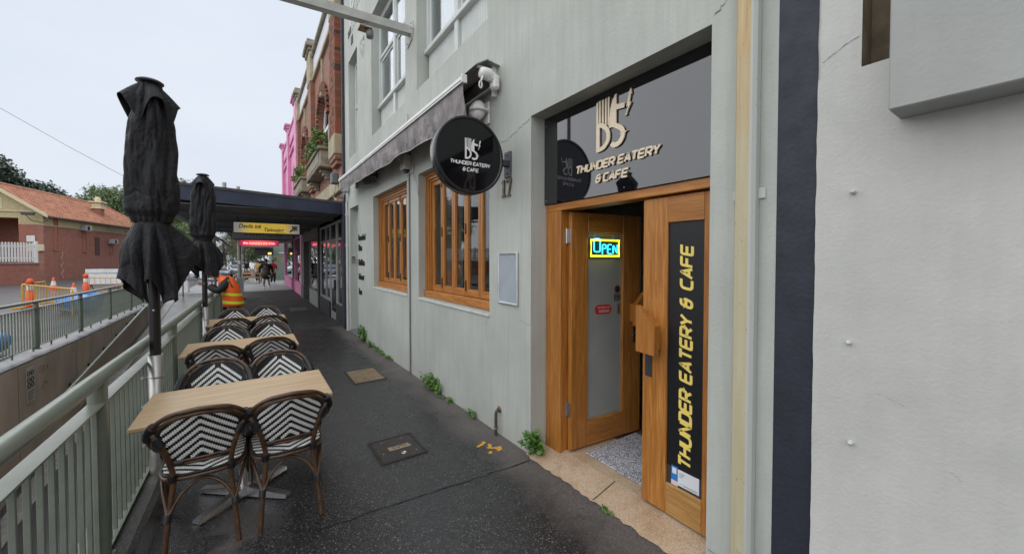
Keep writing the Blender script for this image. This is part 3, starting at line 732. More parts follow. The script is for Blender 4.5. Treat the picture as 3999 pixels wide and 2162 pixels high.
def stroke_words(body, h, to, d0, d1, t=.17, slant=.18, gap=.30, space=.55, align='L'):
    """one mesh for each word, laid out on one line"""
    x = 0.0; words = []
    for w in body.split(' '):
        words.append((w, x)); x += len(w) * (GW + gap) + space
    tot = (x - gap - space) * h; o = -tot / 2 if align == 'C' else 0.0
    return [stroke_text(w, h, lambda u, v, d, q=o + a*h: to(u + q, v, d), d0, d1, t, slant, gap, space) for w, a in words], tot
def logo(to, h, d0, d1):
    b = MB()
    def P(poly, k=0): b.prism([(u*h, v*h) for u, v in poly], lambda u, v, d: to(u, v, d), d0, d1 + k*.0002)
    def RB(pts, t, k=0, cl=False):
        Lf, Rt = ribbon(pts, t, cl); N = len(pts)
        for i in range(N if cl else N-1):
            j_ = (i+1) % N; P([tuple(Lf[i]), tuple(Rt[i]), tuple(Rt[j_]), tuple(Lf[j_])], k)
    P([(0, 0), (.085, .0), (.085, .5), (.05, .56), (.045, 1.0), (0, .97)])                       # stem
    RB(rnd([(.06, .045), (.17, .05), (.305, .16), (.305, .36), (.19, .48), (.06, .54)], .18, 5), .085, 1)   # bowl of the D
    for i, u in enumerate((.075, .150, .225, .295)): P([(u, .56 - .03*i), (u+.038, .53 - .03*i), (u+.034, 1.0), (u, .99)], 2 + i % 2)
    P([(.325, .40), (.50, .40), (.50, 1.0), (.47, .99), (.40, .88), (.36, .76), (.345, .62), (.325, .55)], 3)   # knife
    RB(rnd([(.37, .46), (.50, .405), (.645, .31), (.665, .17), (.57, .05), (.43, .045), (.395, .10)], .13, 5), .09, 4)
    P([(.503, .70), (.68, .68), (.695, .77), (.503, .80)], 1)
    P([(.70, .52), (.78, .68), (.735, .68), (.79, .90), (.765, .89), (.835, .99), (.855, .87), (.83, .88), (.80, .735), (.845, .735), (.735, .555), (.76, .545)], 2)
    return b

m_gold = M('pale_gold_letter', (0.74, 0.62, 0.45), 0.38, var=.05); m_yel = M('yellow_vinyl', (0.88, 0.68, 0.16), 0.5, var=.04)
m_lw = M('white_print', (0.80, 0.80, 0.78), 0.5, var=.03); m_lblk = M('black_letter', (0.012, 0.011, 0.012), 0.5)
m_gloss = M('black_gloss_panel', (0.006, 0.006, 0.009), 0.02, var=.1, spec=1.0, coat=.6)
# ---- fascia over the entrance
fs = thing('fascia_sign', 'glossy black fascia sign with pale gold logo above the cafe entrance', 'sign', (2.16, 1.85, 2.54))
def tp(mb, name, mats, par, **kw):
    o_ = Vector(par.location); mb.v = [(v[0]-o_[0], v[1]-o_[1], v[2]-o_[2]) for v in mb.v]; return mb.build(name, mats, par, **kw)
tp(MB().box(2.150, 2.172, 1.0665, 2.6245, 2.166, 2.9195), 'panel', m_gloss, fs)
for w_ in stroke_words('THUNDER EATERY', .0655, on_wall(2.150, 2.217, 2.358), .005, .014, gap=.2, space=.4, t=.21, slant=.2)[0]: tp(w_, 'lettering', m_gold, fs)
for w_ in stroke_words('& CAFE', .0655, on_wall(2.150, 2.005, 2.256), .005, .014, gap=.2, space=.26, t=.21, slant=.2)[0]: tp(w_, 'lettering', m_gold, fs)
tp(logo(on_wall(2.150, 2.0, 2.483), .375, .005, .014), 'emblem', m_gold, fs)
for (y, z) in ((2.60, 2.20), (2.60, 2.85), (1.75, 2.19), (1.40, 2.2)):
    tp(MB().lathe([(0, -.004), (.004, -.003), (.004, 0)], 8, (2.15, y, z), 0, True, 'x'), 'screw', m_steel, fs)
# ---- round hanging sign
SX, SY, SZ, SR = 1.578, 2.93, 2.588, .336
rs = thing('round_hanging_sign', 'round black hanging sign with white fork and knife logo', 'sign', (SX, SY, SZ))
m_rim = M('black_rim', (0.012, 0.012, 0.014), 0.22, var=.1, spec=.6)
tp(MB().lathe([(SR-.028, .004), (SR-.026, -.002), (SR-.004, -.002), (SR, .004), (SR, .096), (SR-.004, .1), (0, .1)], 72, (SX, SY, SZ), 0, True, 'y', False), 'rim', m_rim, rs)
tp(MB().lathe([(SR-.0285, .0035), (SR-.03, .006), (0.0, .006)], 72, (SX, SY, SZ), 0, False, 'y', False), 'face', M('black_acrylic', (0.006, 0.006, 0.008), 0.06, var=.1, spec=.4), rs)
for w_ in stroke_words('THUNDER EATERY', .034, on_front(SX, SY + .006, SZ - .088), .0, .0022, gap=.2, space=.4, t=.2, align='C', slant=.08)[0]: tp(w_, 'lettering', m_lw, rs)
for w_ in stroke_words('& CAFE', .034, on_front(SX, SY + .006, SZ - .142), .0, .0022, gap=.2, space=.26, t=.2, align='C', slant=.08)[0]: tp(w_, 'lettering', m_lw, rs)
tp(logo(on_front(SX - .055, SY + .006, SZ - .036), .182, 0, .0022), 'emblem', m_lw, rs)
m_slate = M('slate_bracket', (.06, .062, .075), .5, .2)
tp(MB().bev(1.90, 1.985, 2.945, 3.0, 2.55, 2.605, b=.003), 'arm', m_slate, rs); tp(MB().bev(1.984, 1.998, 2.917, 3.028, 2.452, 2.69, b=.003), 'wall_plate', m_slate, rs)
for z in (2.485, 2.655): tp(MB().lathe([(0, -.008), (.008, -.006), (.009, 0)], 8, (1.984, 2.972, z), 0, True, 'x'), 'bolt', m_dark, rs)
# ---- yellow vinyl lettering on the side leaf (reads upwards)
VH = .089; _, wd_ = stroke_words('THUNDER EATERY & CAFE', VH, lambda u, v, d: (0, 0, 0), 0, 0, .2, .2, .2, .52); kv = (1.785 - .388 - .2*VH) / wd_
for w_ in stroke_words('THUNDER EATERY & CAFE', VH, lambda u, v, d: (LX + .016 - d, 1.272 + v, .388 + u*kv), 0, .0018, .2, .2, .2, .52)[0]: cp(w_, 'door_lettering', m_yel, leaf2)

cp(text('We deliver with', .022, lambda u, v, d=0: to_open(.315 + u, -.0215, 1.245 + v)), 'sticker_text', m_lw, leaf1)
cp(text('DOORDASH', .030, lambda u, v, d=0: to_open(.33 + u, -.0215, 1.208 + v), xs=.72), 'sticker_text', m_lw, leaf1)
cp(text('PUSH', .028, lambda u, v, d=0: to_open(.582 - v, -.0215, 1.195 + u)), 'sticker_text', m_lblk, leaf1)
# ---- neon sign hanging on the open leaf
ne = thing('neon_open_sign', 'lit neon sign reading OPEN in cyan inside a yellow frame', 'sign', to_open(.32, .012, 1.70))
m_ny = M('yellow_neon', (.9, .9, .1), .4, emit=(1.0, .95, .02), es=1.5); m_nc = M('cyan_neon', (.1, .7, .9), .4, emit=(.03, .62, 1.0), es=1.6)
m_back = M('neon_back', (.02, .025, .03), .5)
z0 = 1.702; u0, u1 = .188, .540; NS = (u1 - u0) / .303
tp(obox(to_open, u0, u1, .002, .008, z0, z0 + .165, MB()), 'backing', m_back, ne)
tp(MB().tube([to_open(u, .018, z) for u, z in ((u0+.012, z0+.012), (u1-.012, z0+.012), (u1-.012, z0+.153), (u0+.012, z0+.153))], .0085, 8, closed=True), 'frame_tube', m_ny, ne)
def ntube(pts, cl=False): return MB().tube([to_open(u0 + a*NS, .018, z0 + b) for a, b in rnd(pts, .02, 4, cl)], .0055, 6, closed=cl)
tp(ntube([(.04, .05), (.04, .165), (.10, .165), (.10, .05)], True), 'letter', m_nc, ne)
pz = [[(.122, .032), (.122, .115), (.158, .115), (.158, .078), (.122, .078)], [(.212, .115), (.175, .115), (.175, .034), (.212, .034)], [(.175, .075), (.206, .075)], [(.232, .034), (.232, .115), (.276, .034), (.276, .115)]]
for p in pz: tp(ntube(p), 'letter', m_nc, ne)
for u in (.25, .47): tp(MB().tube([to_open(u, .004, z0+.16), to_open(u, .004, z0+.20)], .002, 6), 'hook', m_steel, ne)
# ---- house number
for ch, y, poly in (('one', 3.068, [[(0,0),(.05,0),(.05,.018),(.037,.022),(.037,.163),(.024,.163),(.0,.14),(.004,.13),(.015,.137),(.015,.022),(0,.018)]]),
                    ('seven', 2.985, [[(0,.163),(.068,.163),(.068,.142),(.038,.02),(.05,.016),(.05,0),(.006,0),(.006,.016),(.020,.02),(.050,.142),(.010,.142),(.010,.13),(0,.13)]])):
    b = MB()
    for p in poly: b.prism(p, lambda u, v, d: (1.998 - d, y + .006 - u*1.22, 2.276 + v), 0, .014)
    b.build('house_number', M('weathered_bronze', (.13, .10, .075), .5, .5, var=.35, vs=30), label='weathered bronze numeral %s on the wall under the round sign bracket' % ch, cat='number', group='house number digits')
# ---- menu frame
mf = thing('menu_frame', 'silver snap frame with a pale blank sheet between window and door', 'frame', (1.99, 2.975, 1.5))
b = MB(); ya, yb, za, zb = 2.807, 3.143, 1.256, 1.752
for q in ((ya, ya+.022, za, zb), (yb-.022, yb, za, zb), (ya+.022, yb-.022, za, za+.022), (ya+.022, yb-.022, zb-.022, zb)): b.bev(1.978, 1.998, *q, b=.006)
tp(b, 'frame', M('satin_silver', (.60, .61, .63), .35, .7), mf); tp(MB().box(1.988, 1.996, ya+.02, yb-.02, za+.02, zb-.02), 'sheet', M('pale_sheet', (.36, .40, .44), .25, var=.06, spec=.6), mf)
# ---- studio lettering on the wall
sl = thing('studio_lettering', 'black raised words naming pilates classes beside the studio doorway', 'lettering', (1.99, 8.7, 1.6))
for wd, z, sz in (('Personalised', 2.085, .20), ('Pilates', 1.855, .20), ('Mat Pilates', 1.53, .20), ('Reformer', 1.215, .20), ('Barre', .88, .20)):
    tp(text(wd, sz, on_wall(1.998, 9.045, z), xs=.62, ext=.012, off=.0015), 'word', m_lblk, sl)
ul = thing('upper_wall_sign', 'pale and black raised letters high above the shell ornament', 'lettering', (1.99, 9.1, 7.0))
tp(text('p', 1.25, on_wall(1.998, 9.78, 7.45), ext=.01, shear=.2), 'word', m_sash, ul); tp(text('STUDIOS', .24, on_wall(1.998, 9.35, 7.28), ext=.008, xs=.7), 'word', m_sash, ul)
tp(text('SW', .20, on_wall(1.998, 9.95, 7.0), ext=.01, off=.006), 'word', m_lblk, ul); tp(text('EXERCISE', .20, on_wall(1.998, 9.62, 7.0), ext=.008, xs=.75), 'word', m_sash, ul)
tp(text('III', .26, on_wall(1.998, 9.62, 6.70), ext=.01, off=.006), 'word', m_lblk, ul); tp(text('lll', .3, on_wall(1.998, 8.15, 7.35), ext=.01, off=.006), 'word', m_lblk, ul)

# ================================================================== THINGS ON THE FACADE
# ---- awning
aw = thing('awning', 'half open roller awning with grey crumpled valance and white front rail', 'awning', (1.9, 6, 3.4))
def zb_(y): return 3.335 + (y - 3.2) * .012
b = MB()
for (dz0, dz1, x0, x1) in ((0, .018, 1.632, 1.668), (.02, .04, 1.625, 1.672), (.042, .062, 1.635, 1.672)):
    b.add([(x0, 3.2, zb_(3.2)+dz0), (x1, 3.2, zb_(3.2)+dz0), (x1, 3.2, zb_(3.2)+dz1), (x0, 3.2, zb_(3.2)+dz1), (x0, 9.27, zb_(9.27)+dz0), (x1, 9.27, zb_(9.27)+dz0), (x1, 9.27, zb_(9.27)+dz1), (x0, 9.27, zb_(9.27)+dz1)],
          [(0,1,2,3),(7,6,5,4),(0,4,5,1),(1,5,6,2),(2,6,7,3),(3,7,4,0)])
tp(b, 'front_rail', m_white, aw); tp(MB().bev(1.618, 1.68, 3.185, 3.199, zb_(3.2)-.01, zb_(3.2)+.07, b=.006), 'rail_cap', m_white, aw)
m_val = M('grey_valance', (.20, .175, .175), .55, var=.35, vs=5, bmp=.9, bs=9, bd=.05, stretch=(1, 1, .6))
b = MB(); N, K = 150, 8; vs = []; random.seed(5)
for i in range(N + 1):
    y = 3.22 + 6.03 * i / N; lo = 3.025 + (y - 3.2) * .030 + .004 * math.sin(y * 3.1) + (.03 * max(0, math.sin((y - 4.8) * 4)) if 4.8 < y < 5.6 else 0)
    for k in range(K + 1):
        t = k / K; z = zb_(y) * (1 - t) + lo * t
        x = 1.652 + (.007 * math.sin(y * 7 + t * 5) + .006 * abs(math.sin(y * 17 + 6 * t)) + .005 * abs(math.sin(y * 29 - t * 8))) * t + .03 * t * t
        vs.append((x, y, z))
b.add(vs, [(i*(K+1)+k, i*(K+1)+k+1, (i+1)*(K+1)+k+1, (i+1)*(K+1)+k) for i in range(N) for k in range(K)], 0, True); tp(b, 'valance', m_val, aw)
tp(MB().tube([(vs[i*(K+1)+K][0], vs[i*(K+1)+K][1], vs[i*(K+1)+K][2]) for i in range(0, N+1, 2)], .006, 6), 'valance_hem', m_grey, aw)
b = MB(); b.quad((1.66, 3.24, zb_(3.2)+.05), (1.66, 9.25, zb_(9.25)+.05), (1.88, 9.25, 3.47), (1.88, 3.24, 3.42)); tp(b, 'canopy_cloth', m_val, aw)
tp(MB().tube([(1.88, 3.2, 3.38), (1.88, 9.2, 3.40)], .048, 14), 'roller', M('roller_dark', (.05, .045, .045), .6), aw)
b = MB(); P = [(2.0, 3.555), (1.86, 3.575), (1.74, 3.50), (1.735, 3.493), (1.86, 3.566), (2.0, 3.547)]
b.prism(P, lambda u, v, d: (u, d, v), 3.12, 9.3); tp(b, 'hood', M('weathered_hood', (.30, .30, .28), .55, .4, var=.3), aw)
for y in (3.17, 6.1, 9.1): tp(MB().bev(1.95, 1.998, y, y + .03, 3.27, 3.56, b=.004).bev(1.78, 1.95, y + .004, y + .026, 3.50, 3.53, b=.004), 'bracket', m_white, aw)
b = MB(); b.bev(1.90, 1.975, 3.07, 3.16, 3.30, 3.44, b=.02); b.lathe([(0, -.07), (.045, -.065), (.055, -.03), (.055, .03)], 18, (1.85, 3.12, 3.43), 0, True, 'x'); b.bev(1.83, 1.94, 3.08, 3.15, 3.37, 3.46, b=.02); tp(b, 'gearbox', m_white, aw)
b = MB(); b.tube([(1.80, 3.10, 3.40), (1.775, 3.095, 3.34)], .009, 8); b.tube([(1.77 + .014*math.cos(a), 3.095, 3.305 + .032*math.sin(a)) for a in [2*math.pi*k/16 for k in range(16)]], .007, 6, closed=True); tp(b, 'crank_eye', m_white, aw)
tp(MB().tube([(1.66, 5.2, zb_(5)-.0), (1.80, 4.9, 3.24), (1.97, 4.6, 3.28)], .018, 8), 'folding_arm', m_grey, aw); tp(MB().tube([(1.66, 8.3, zb_(8)-.0), (1.80, 8.0, 3.3), (1.97, 7.7, 3.3)], .018, 8), 'folding_arm', m_grey, aw)
# ---- white sensor lamp, black flood lamp
la = thing('white_wall_lamp', 'white rounded wall lamp between awning and round sign', 'lamp', (1.92, 3.36, 3.15))
b = MB(); vs = []; n, mm = 24, 14
for i in range(mm + 1):
    for k in range(n):
        a, p = 2*math.pi*k/n, math.pi*i/mm; r_ = math.sin(p); zz = math.cos(p)
        vs.append((1.88 + .085*r_*math.cos(a) + .02*zz, 3.36 + .085*r_*math.sin(a), 3.16 + .115*zz * (1 if zz > 0 else .8)))
b.add(vs, [(i*n+k, (i+1)*n+k, (i+1)*n+(k+1) % n, i*n+(k+1) % n) for i in range(mm) for k in range(n)], 0, True); tp(b, 'shell', m_white, la)
b = MB(); b.tube([(1.99, 3.36, 3.16)] + [(1.885 + .1*math.cos(a), 3.36 - .1*math.sin(a), 3.165) for a in [R(10 + 14*k) for k in range(12)]], .016, 6); b.lathe([(0, -.018), (.028, -.014), (.03, 0)], 14, (1.815, 3.30, 3.17), 0, True, 'x'); b.bev(1.975, 1.998, 3.30, 3.42, 3.05, 3.27, b=.005); tp(b, 'yoke', m_white, la)
fl = thing('flood_lamp', 'dark grey flood lamp under the far end of the awning', 'lamp', (1.95, 7.5, 3.2))
b = MB(); t_ = MB().bev(-.13, .13, -.04, .05, -.085, .085, b=.02); mt = Matrix.Translation((1.83, 7.45, 3.17)) @ Matrix.Rotation(R(-62), 4, 'Z') @ Matrix.Rotation(R(32), 4, 'X'); t_.xf(mt); tp(t_, 'housing', M('lamp_grey', (.10, .10, .105), .5), fl)
t_ = MB().bev(-.115, .115, -.043, -.0405, -.07, .07, b=.002); t_.xf(mt); tp(t_, 'lens', M('lamp_lens', (.03, .03, .035), .15), fl)
tp(MB().tube([(1.99, 7.5, 3.27), (1.90, 7.49, 3.27), (1.86, 7.46, 3.2)], .012, 8).lathe([(.05, 0), (.05, -.02), (.02, -.03)], 14, (1.998, 7.5, 3.27), 0, True, 'x'), 'mount', M('lamp_grey', (.10, .10, .105)), fl)
# ---- electrical boxes
eb = thing('junction_box', 'cream junction box with dark gland above the conduit between the windows', 'box', (1.95, 5.7, 3.1))
tp(MB().bev(1.985, 1.998, 5.50, 5.80, 2.96, 3.28, b=.003), 'back_plate', m_grey, eb); tp(MB().bev(1.88, 1.984, 5.56, 5.78, 3.03, 3.24, b=.008), 'case', M('cream_plastic', (.52, .50, .44), .5), eb); tp(MB().lathe([(.035, -.05), (.045, 0), (.0, 0)], 12, (1.94, 5.67, 3.03)), 'gland', M('gland_dark', (.05, .055, .06), .5), eb)
tp(MB().tube([(1.99, 5.46, 3.05), (1.97, 5.42, 2.9), (1.99, 5.36, 2.78), (1.98, 5.30, 2.66), (1.985, 5.28, 2.60), (1.97, 5.25, 2.63), (1.985, 5.30, 2.68)], .004, 5), 'loose_cable', m_grey, eb)
pb = thing('power_box', 'pale grey power box on the corner of the cafe above the canopy', 'box', (1.95, 10.1, 3.45))
tp(MB().bev(1.84, 1.998, 9.95, 10.15, 3.3, 3.58, b=.03), 'case', m_grey, pb)
for i in range(4): tp(MB().tube([(1.9, 10.0 + i*.04, 3.3), (1.86 - .02*i, 10.05 + i*.05, 3.18), (1.90, 10.2 + i*.05, 3.12 + .03*i)], .011, 6), 'cable', M('cable_dark', (.05, .05, .05)) if i % 2 else m_grey, pb)
lb = thing('lockbox', 'small black key safe with grey dial on the studio doorway reveal', 'key safe', (2.06, 9.94, 1.65))
tp(MB().bev(2.03, 2.10, 9.905, 9.944, 1.58, 1.73, b=.012), 'case', m_lblk, lb); tp(MB().bev(2.04, 2.09, 9.897, 9.906, 1.595, 1.70, b=.006), 'dial_plate', m_grey, lb); tp(MB().bev(2.05, 2.08, 9.893, 9.898, 1.64, 1.68, b=.003), 'dial', m_lblk, lb)
# ---- steel beam sticking out of the wall
bm = thing('steel_beam', 'pale grey steel beam sticking out from the wall between upper windows', 'beam', (2, 5.58, 5.06))
m_beam = M('beam_paint', (.42, .42, .39), .55, var=.18, vs=5, bmp=.15)
b = MB(); xa, xb, za_, zb2 = 1.985, -1.2, 5.065, 4.90
b.add([(xa, 5.525, za_-.055), (xa, 5.635, za_-.055), (xa, 5.635, za_+.055), (xa, 5.525, za_+.055), (xb, 5.525, zb2-.055), (xb, 5.635, zb2-.055), (xb, 5.635, zb2+.055), (xb, 5.525, zb2+.055)], [(0,1,2,3),(7,6,5,4),(0,4,5,1),(1,5,6,2),(2,6,7,3),(3,7,4,0)])
tp(b, 'tube', m_beam, bm)
b = MB().prism([(-.15, -.19), (.04, -.13), (.11, 0), (.06, .13), (-.06, .15), (-.15, .05)], lambda u, v, d: (1.998 - d, 5.56 - u, 5.06 + v), 0, .014); tp(b, 'wall_plate', m_wall, bm)
for (u, v) in ((-.12, -.14), (.02, -.09), (.08, .0), (.03, .1), (-.1, .04)): tp(MB().lathe([(0, -.012), (.009, -.008), (.01, 0)], 8, (1.985, 5.56 - u, 5.06 + v), 0, True, 'x'), 'bolt', m_dark, bm)
sc = thing('security_camera', 'small rusty security camera hanging below the steel beam', 'camera', (1.34, 5.58, 4.95))
m_rust = M('rusty_steel', (.24, .14, .07), .6, .3, var=.5, vs=14)
tp(MB().tube([(1.34, 5.58, 4.975), (1.34, 5.58, 4.90)], .014, 8), 'stem', m_beam, sc); tp(MB().bev(1.26, 1.42, 5.50, 5.66, 4.875, 4.895, b=.003), 'hood', m_rust, sc); tp(MB().lathe([(.0, .0), (.05, .0), (.052, -.06), (.045, -.10), (0, -.105)], 18, (1.40, 5.56, 4.872)), 'body', M('camera_grey', (.16, .17, .17), .4), sc)
# ---- gas riser by the wall
gp = thing('gas_riser', 'short dark bent gas pipe at the foot of the wall', 'pipe', (1.95, 3.13, -.04))
tp(MB().tube([(2.0, 3.13, .20), (1.975, 3.13, .205), (1.96, 3.13, .19), (1.955, 3.13, .16), (1.955, 3.13, -.06)], .016, 10), 'pipe', M('pipe_dark', (.07, .07, .065), .5, .3, var=.4, vs=20), gp); tp(MB().lathe([(.022, -.0), (.022, .02), (.016, .02)], 12, (1.955, 3.13, .02)), 'collar', m_rust, gp); tp(MB().lathe([(.033, 0), (.033, -.006), (.016, -.008)], 14, (1.999, 3.13, .205), 0, True, 'x'), 'wall_flange', m_rust, gp)

# ================================================================== ON THE PATH
def cover(x0, x1, y0, y1, label, lid_mat, frame_mat):
    zc = gz((y0 + y1) / 2); sl = .013
    def tilt(mb): mb.v = [(a, b, c + gz(b)) for a, b, c in mb.v]; return mb
    t = thing('pit_cover', label, 'pit cover', ((x0 + x1) / 2, (y0 + y1) / 2, zc))
    b = MB(); w = .022
    for q in ((x0, x0 + w, y0, y1), (x1 - w, x1, y0, y1), (x0 + w, x1 - w, y0, y0 + w), (x0 + w, x1 - w, y1 - w, y1)): b.bev(*q, -.02, .006, b=.002)
    tp(tilt(b), 'frame', frame_mat, t); lid = tp(tilt(MB().bev(x0 + w + .004, x1 - w - .004, y0 + w + .004, y1 - w - .004, -.02, .005, b=.003)), 'lid', lid_mat, t); return t, tilt
m_iron = M('wet_cast_iron', (.030, .028, .026), .3, .4, var=.4, vs=14, bmp=.3, bs=120)
gc, tl_ = cover(.87, 1.285, 3.20, 3.675, 'dark cast pit cover with a pale GAS plate', M('wet_lid', (.035, .032, .029), .35, .1, var=.4, vs=14, bmp=.4, bs=130), m_iron)
zz = gz(3.4)
tp(tl_(MB().bev(1.00, 1.19, 3.40, 3.47, .0052, .0075, b=.001)), 'name_plate', M('bronze_plate', (.34, .26, .18), .45, .2), gc)
tp(text('GAS', .066, lambda u, v, d=0: (1.165 - u, 3.458 - v, gz(3.45) + .0082), xs=1.1), 'plate_text', m_lblk, gc)
tp(tl_(MB().lathe([(.024, .0052), (.024, .009), (.013, .009), (.012, .006), (0, .006)], 18, (1.10, 3.31, 0))), 'keyhole', m_steel, gc)
for (x, y) in ((.98, 3.60), (1.17, 3.60), (.94, 3.38), (1.20, 3.42), (1.21, 3.30)): tp(tl_(MB().lathe([(.005, .005), (.004, .0075), (0, .0078)], 8, (x, y, 0))), 'stud', m_steel, gc)
tn, tl_ = cover(1.16, 1.62, 5.60, 6.33, 'tan square pit cover in the path below the near window', M('tan_lid', (.19, .135, .075), .5, .1, var=.35, vs=10, bmp=.5, bs=60), m_iron)
for (x, y) in ((1.38, 5.68), (1.40, 6.25)): tp(tl_(MB().lathe([(.016, .0048), (.014, .007), (0, .007)], 10, (x, y, 0))), 'lift_hole', m_lblk, tn)
cover(1.12, 1.64, 15.2, 16.3, 'far grey pit cover in the path under the canopy', M('grey_lid', (.13, .125, .11), .6, var=.2), m_iron)
# yellow survey paint, real patches of paint on the path
yp = MB(); random.seed(21)
for (pts, wd) in (([(1.70, 3.02), (1.745, 3.035), (1.78, 3.06)], .018), ([(1.80, 3.0), (1.79, 2.97), (1.765, 2.945), (1.80, 2.915), (1.835, 2.875), (1.85, 2.90)], .018), ([(1.72, 2.86), (1.745, 2.87)], .015), ([(1.805, 2.86), (1.84, 2.86)], .016)):
    for (a, c) in zip(pts[:-1], pts[1:]):
        for s_ in range(7):
            t = s_ / 6; x, y = a[0] + (c[0]-a[0])*t + random.uniform(-.006, .006), a[1] + (c[1]-a[1])*t + random.uniform(-.006, .006); r_ = wd * random.uniform(.45, 1.1); n = 7
            yp.add([(x + r_*math.cos(2*math.pi*k/n)*random.uniform(.6, 1.3), y + r_*math.sin(2*math.pi*k/n)*random.uniform(.6, 1.3), gz(y) + .0035 + s_*.00012) for k in range(n)], [tuple(range(n))])
yp.build('survey_mark', M('yellow_paint', (.55, .29, .03), .7, var=.3, vs=90), foot)
# doormat
def mat_m():
    m, t, b = nodes('speckled_mat'); v = coord(t); vo = NN(t, 'ShaderNodeTexVoronoi', Scale=170.0); t.links.new(v, vo.inputs['Vector'])
    se = t.nodes.new('ShaderNodeSeparateColor'); t.links.new(vo.outputs['Color'], se.inputs[0])
    t.links.new(ramp(t, se.outputs[0], [(.0, (.05, .05, .07)), (.35, (.16, .16, .19)), (.5, (.55, .56, .60)), (1, (.68, .69, .72))]), b.inputs['Base Color']); b.inputs['Roughness'].default_value = .9
    bump(t, b, vo.outputs['Distance'], .6, .005); return m
dm = MB().bev(2.33, 2.99, 1.30, 2.285, .032, .041, b=.004); dm.build("doormat", mat_m(), label="grey speckled doormat inside the open door", cat="mat")
# ================================================================== RAILINGS
def rail_mat(name, base):
    m, t, b = nodes(name); v = coord(t)
    c = ramp(t, noise(t, v, 5, 6, .65), [(.3, tuple(x*.72 for x in base)), (.65, base)])
    c = mixc(t, ramp(t, noise(t, v, 30, 5, .7), [(.62, 0.0), (.75, .55)]), c, (.12, .10, .07))
    t.links.new(c, b.inputs['Base Color']); b.inputs['Roughness'].default_value = .33; bump(t, b, noise(t, v, 45), .15, .003); return m
m_sage = rail_mat('sage_green_paint', (.20, .228, .185))
def railing(X, y0, y1, posts, label, ztop, zflat, zbot, rr=.038, pr=.04, face=1):
    t = thing('railing', label, 'railing', (X, y0, gz(y0)))
    def line(z, n=2): return [(0, a - y0, z(a) - gz(y0)) for a in [y0 + (y1-y0)*i/12 for i in range(13)]]
    b = MB().tube(line(lambda a: ztop(a) - rr), rr, 14); b.build('top_rail', m_sage, t)
    for nm, zf, w, h in (('upper_bar', zflat, .034, .010), ('lower_bar', zbot, .026, .010)):
        b = MB(); P = line(zf)
        for p, q in zip(P[:-1], P[1:]):
            b.add([(-w, p[1], p[2]-h), (w, p[1], p[2]-h), (w, p[1], p[2]), (-w, p[1], p[2]), (-w, q[1], q[2]-h), (w, q[1], q[2]-h), (w, q[1], q[2]), (-w, q[1], q[2])], [(0,4,5,1),(1,5,6,2),(2,6,7,3),(3,7,4,0)])
        b.build(nm, m_sage, t)
    pm = MB().tube([(0, 0, 0), (0, 0, 1)], pr, 14, caps=False).mesh('post', m_sage)
    fm = MB().bev(-.05, .05, -.05, .05, -.012, .006, b=.003).mesh('post_base', m_sage)
    for y in posts:
        zb = gz(y) + .085; p = obj('post', pm, t, (0, y - y0, zb - gz(y0))); p.scale = (1, 1, ztop(y) - rr - zb)
        obj('post_base', fm, t, (0, y - y0, zb - gz(y0) + .008))
    bm_ = MB().bev(-.010, .010, -.0065, .0065, 0, 1, b=.002).mesh('baluster', m_sage); nm_ = MB().lathe([(.012, 0), (.012, .012), (.008, .02), (0, .02)], 6).mesh('nut', m_sage)
    n = int((y1 - y0) / .105)
    for i in range(n):
        y = y0 + .05 + i * .105
        if any(abs(y - p) < .05 for p in posts): continue
        lo = zbot(y) + .0; hi = zflat(y) - .008; o = obj('baluster', bm_, t, (0, y - y0, lo - gz(y0))); o.scale = (1, 1, hi - lo)
    # stub feet under the lower bar
    sm_ = MB().bev(-.012, .012, -.01, .01, 0, 1, b=.002).mesh('stub_foot', m_sage)
    y = y0 + .6
    while y < y1:
        o = obj('stub_foot', sm_, t, (0, y - y0, gz(y) + .06 - gz(y0))); o.scale = (1, 1, max(.02, zbot(y) - .01 - gz(y) - .06)); y += .78
    return t
zt = lambda y: 1.118 - .0125 * y
railing(-.70, -.2, 22.2, [.62, 2.95, 5.28, 7.61, 9.94, 12.27, 14.6, 16.93, 19.26, 21.6], 'near sage green steel railing beside the cafe tables', zt, lambda y: .95 - .0105*y, lambda y: gz(y) + .115)
railing(-3.45, 5.0, 22.4, [6.6, 8.9, 11.2, 13.5, 15.8, 18.1, 20.4, 22.2], 'far sage green steel railing across the ramp', lambda y: gz(y) + 1.03, lambda y: gz(y) + .89, lambda y: gz(y) + .16, .03, .038)
# handrail fixed to the ramp wall
hr = thing('ramp_handrail', 'thin pale green handrail sloping down the ramp wall', 'handrail', (-3.2, 12, -1))
hz = lambda y: -1.01 + (y - 12.0) * .1427
tp(MB().tube([(-3.19, 6.0, hz(6)), (-3.19, 20.4, hz(20.4)), (-3.19, 20.9, hz(20.5)), (-3.19, 20.95, hz(20.5) - .3)], .026, 10), 'rail', M('pale_green_pipe', (.36, .42, .36), .4, var=.15), hr)
for y in [6.4 + 1.15*i for i in range(13)]: tp(MB().tube([(-3.31, y, hz(y) - .06), (-3.2, y, hz(y) - .06), (-3.19, y, hz(y) - .02)], .012, 6).bev(-3.302, -3.285, y-.04, y+.04, hz(y)-.10, hz(y)-.02, b=.003), 'bracket', m_dark, hr)
ws = thing('wall_notice', 'pale notice plate with small pictograms on the ramp wall', 'sign', (-3.29, 10.4, -.6))
tp(MB().bev(-3.298, -3.29, 10.27, 10.55, -.60, -.26, b=.002), 'upper_plate', M('notice_plate', (.42, .40, .36), .6), ws); tp(MB().bev(-3.298, -3.29, 10.27, 10.55, -.87, -.63, b=.002), 'lower_plate', M('notice_plate', (.42, .40, .36)), ws)
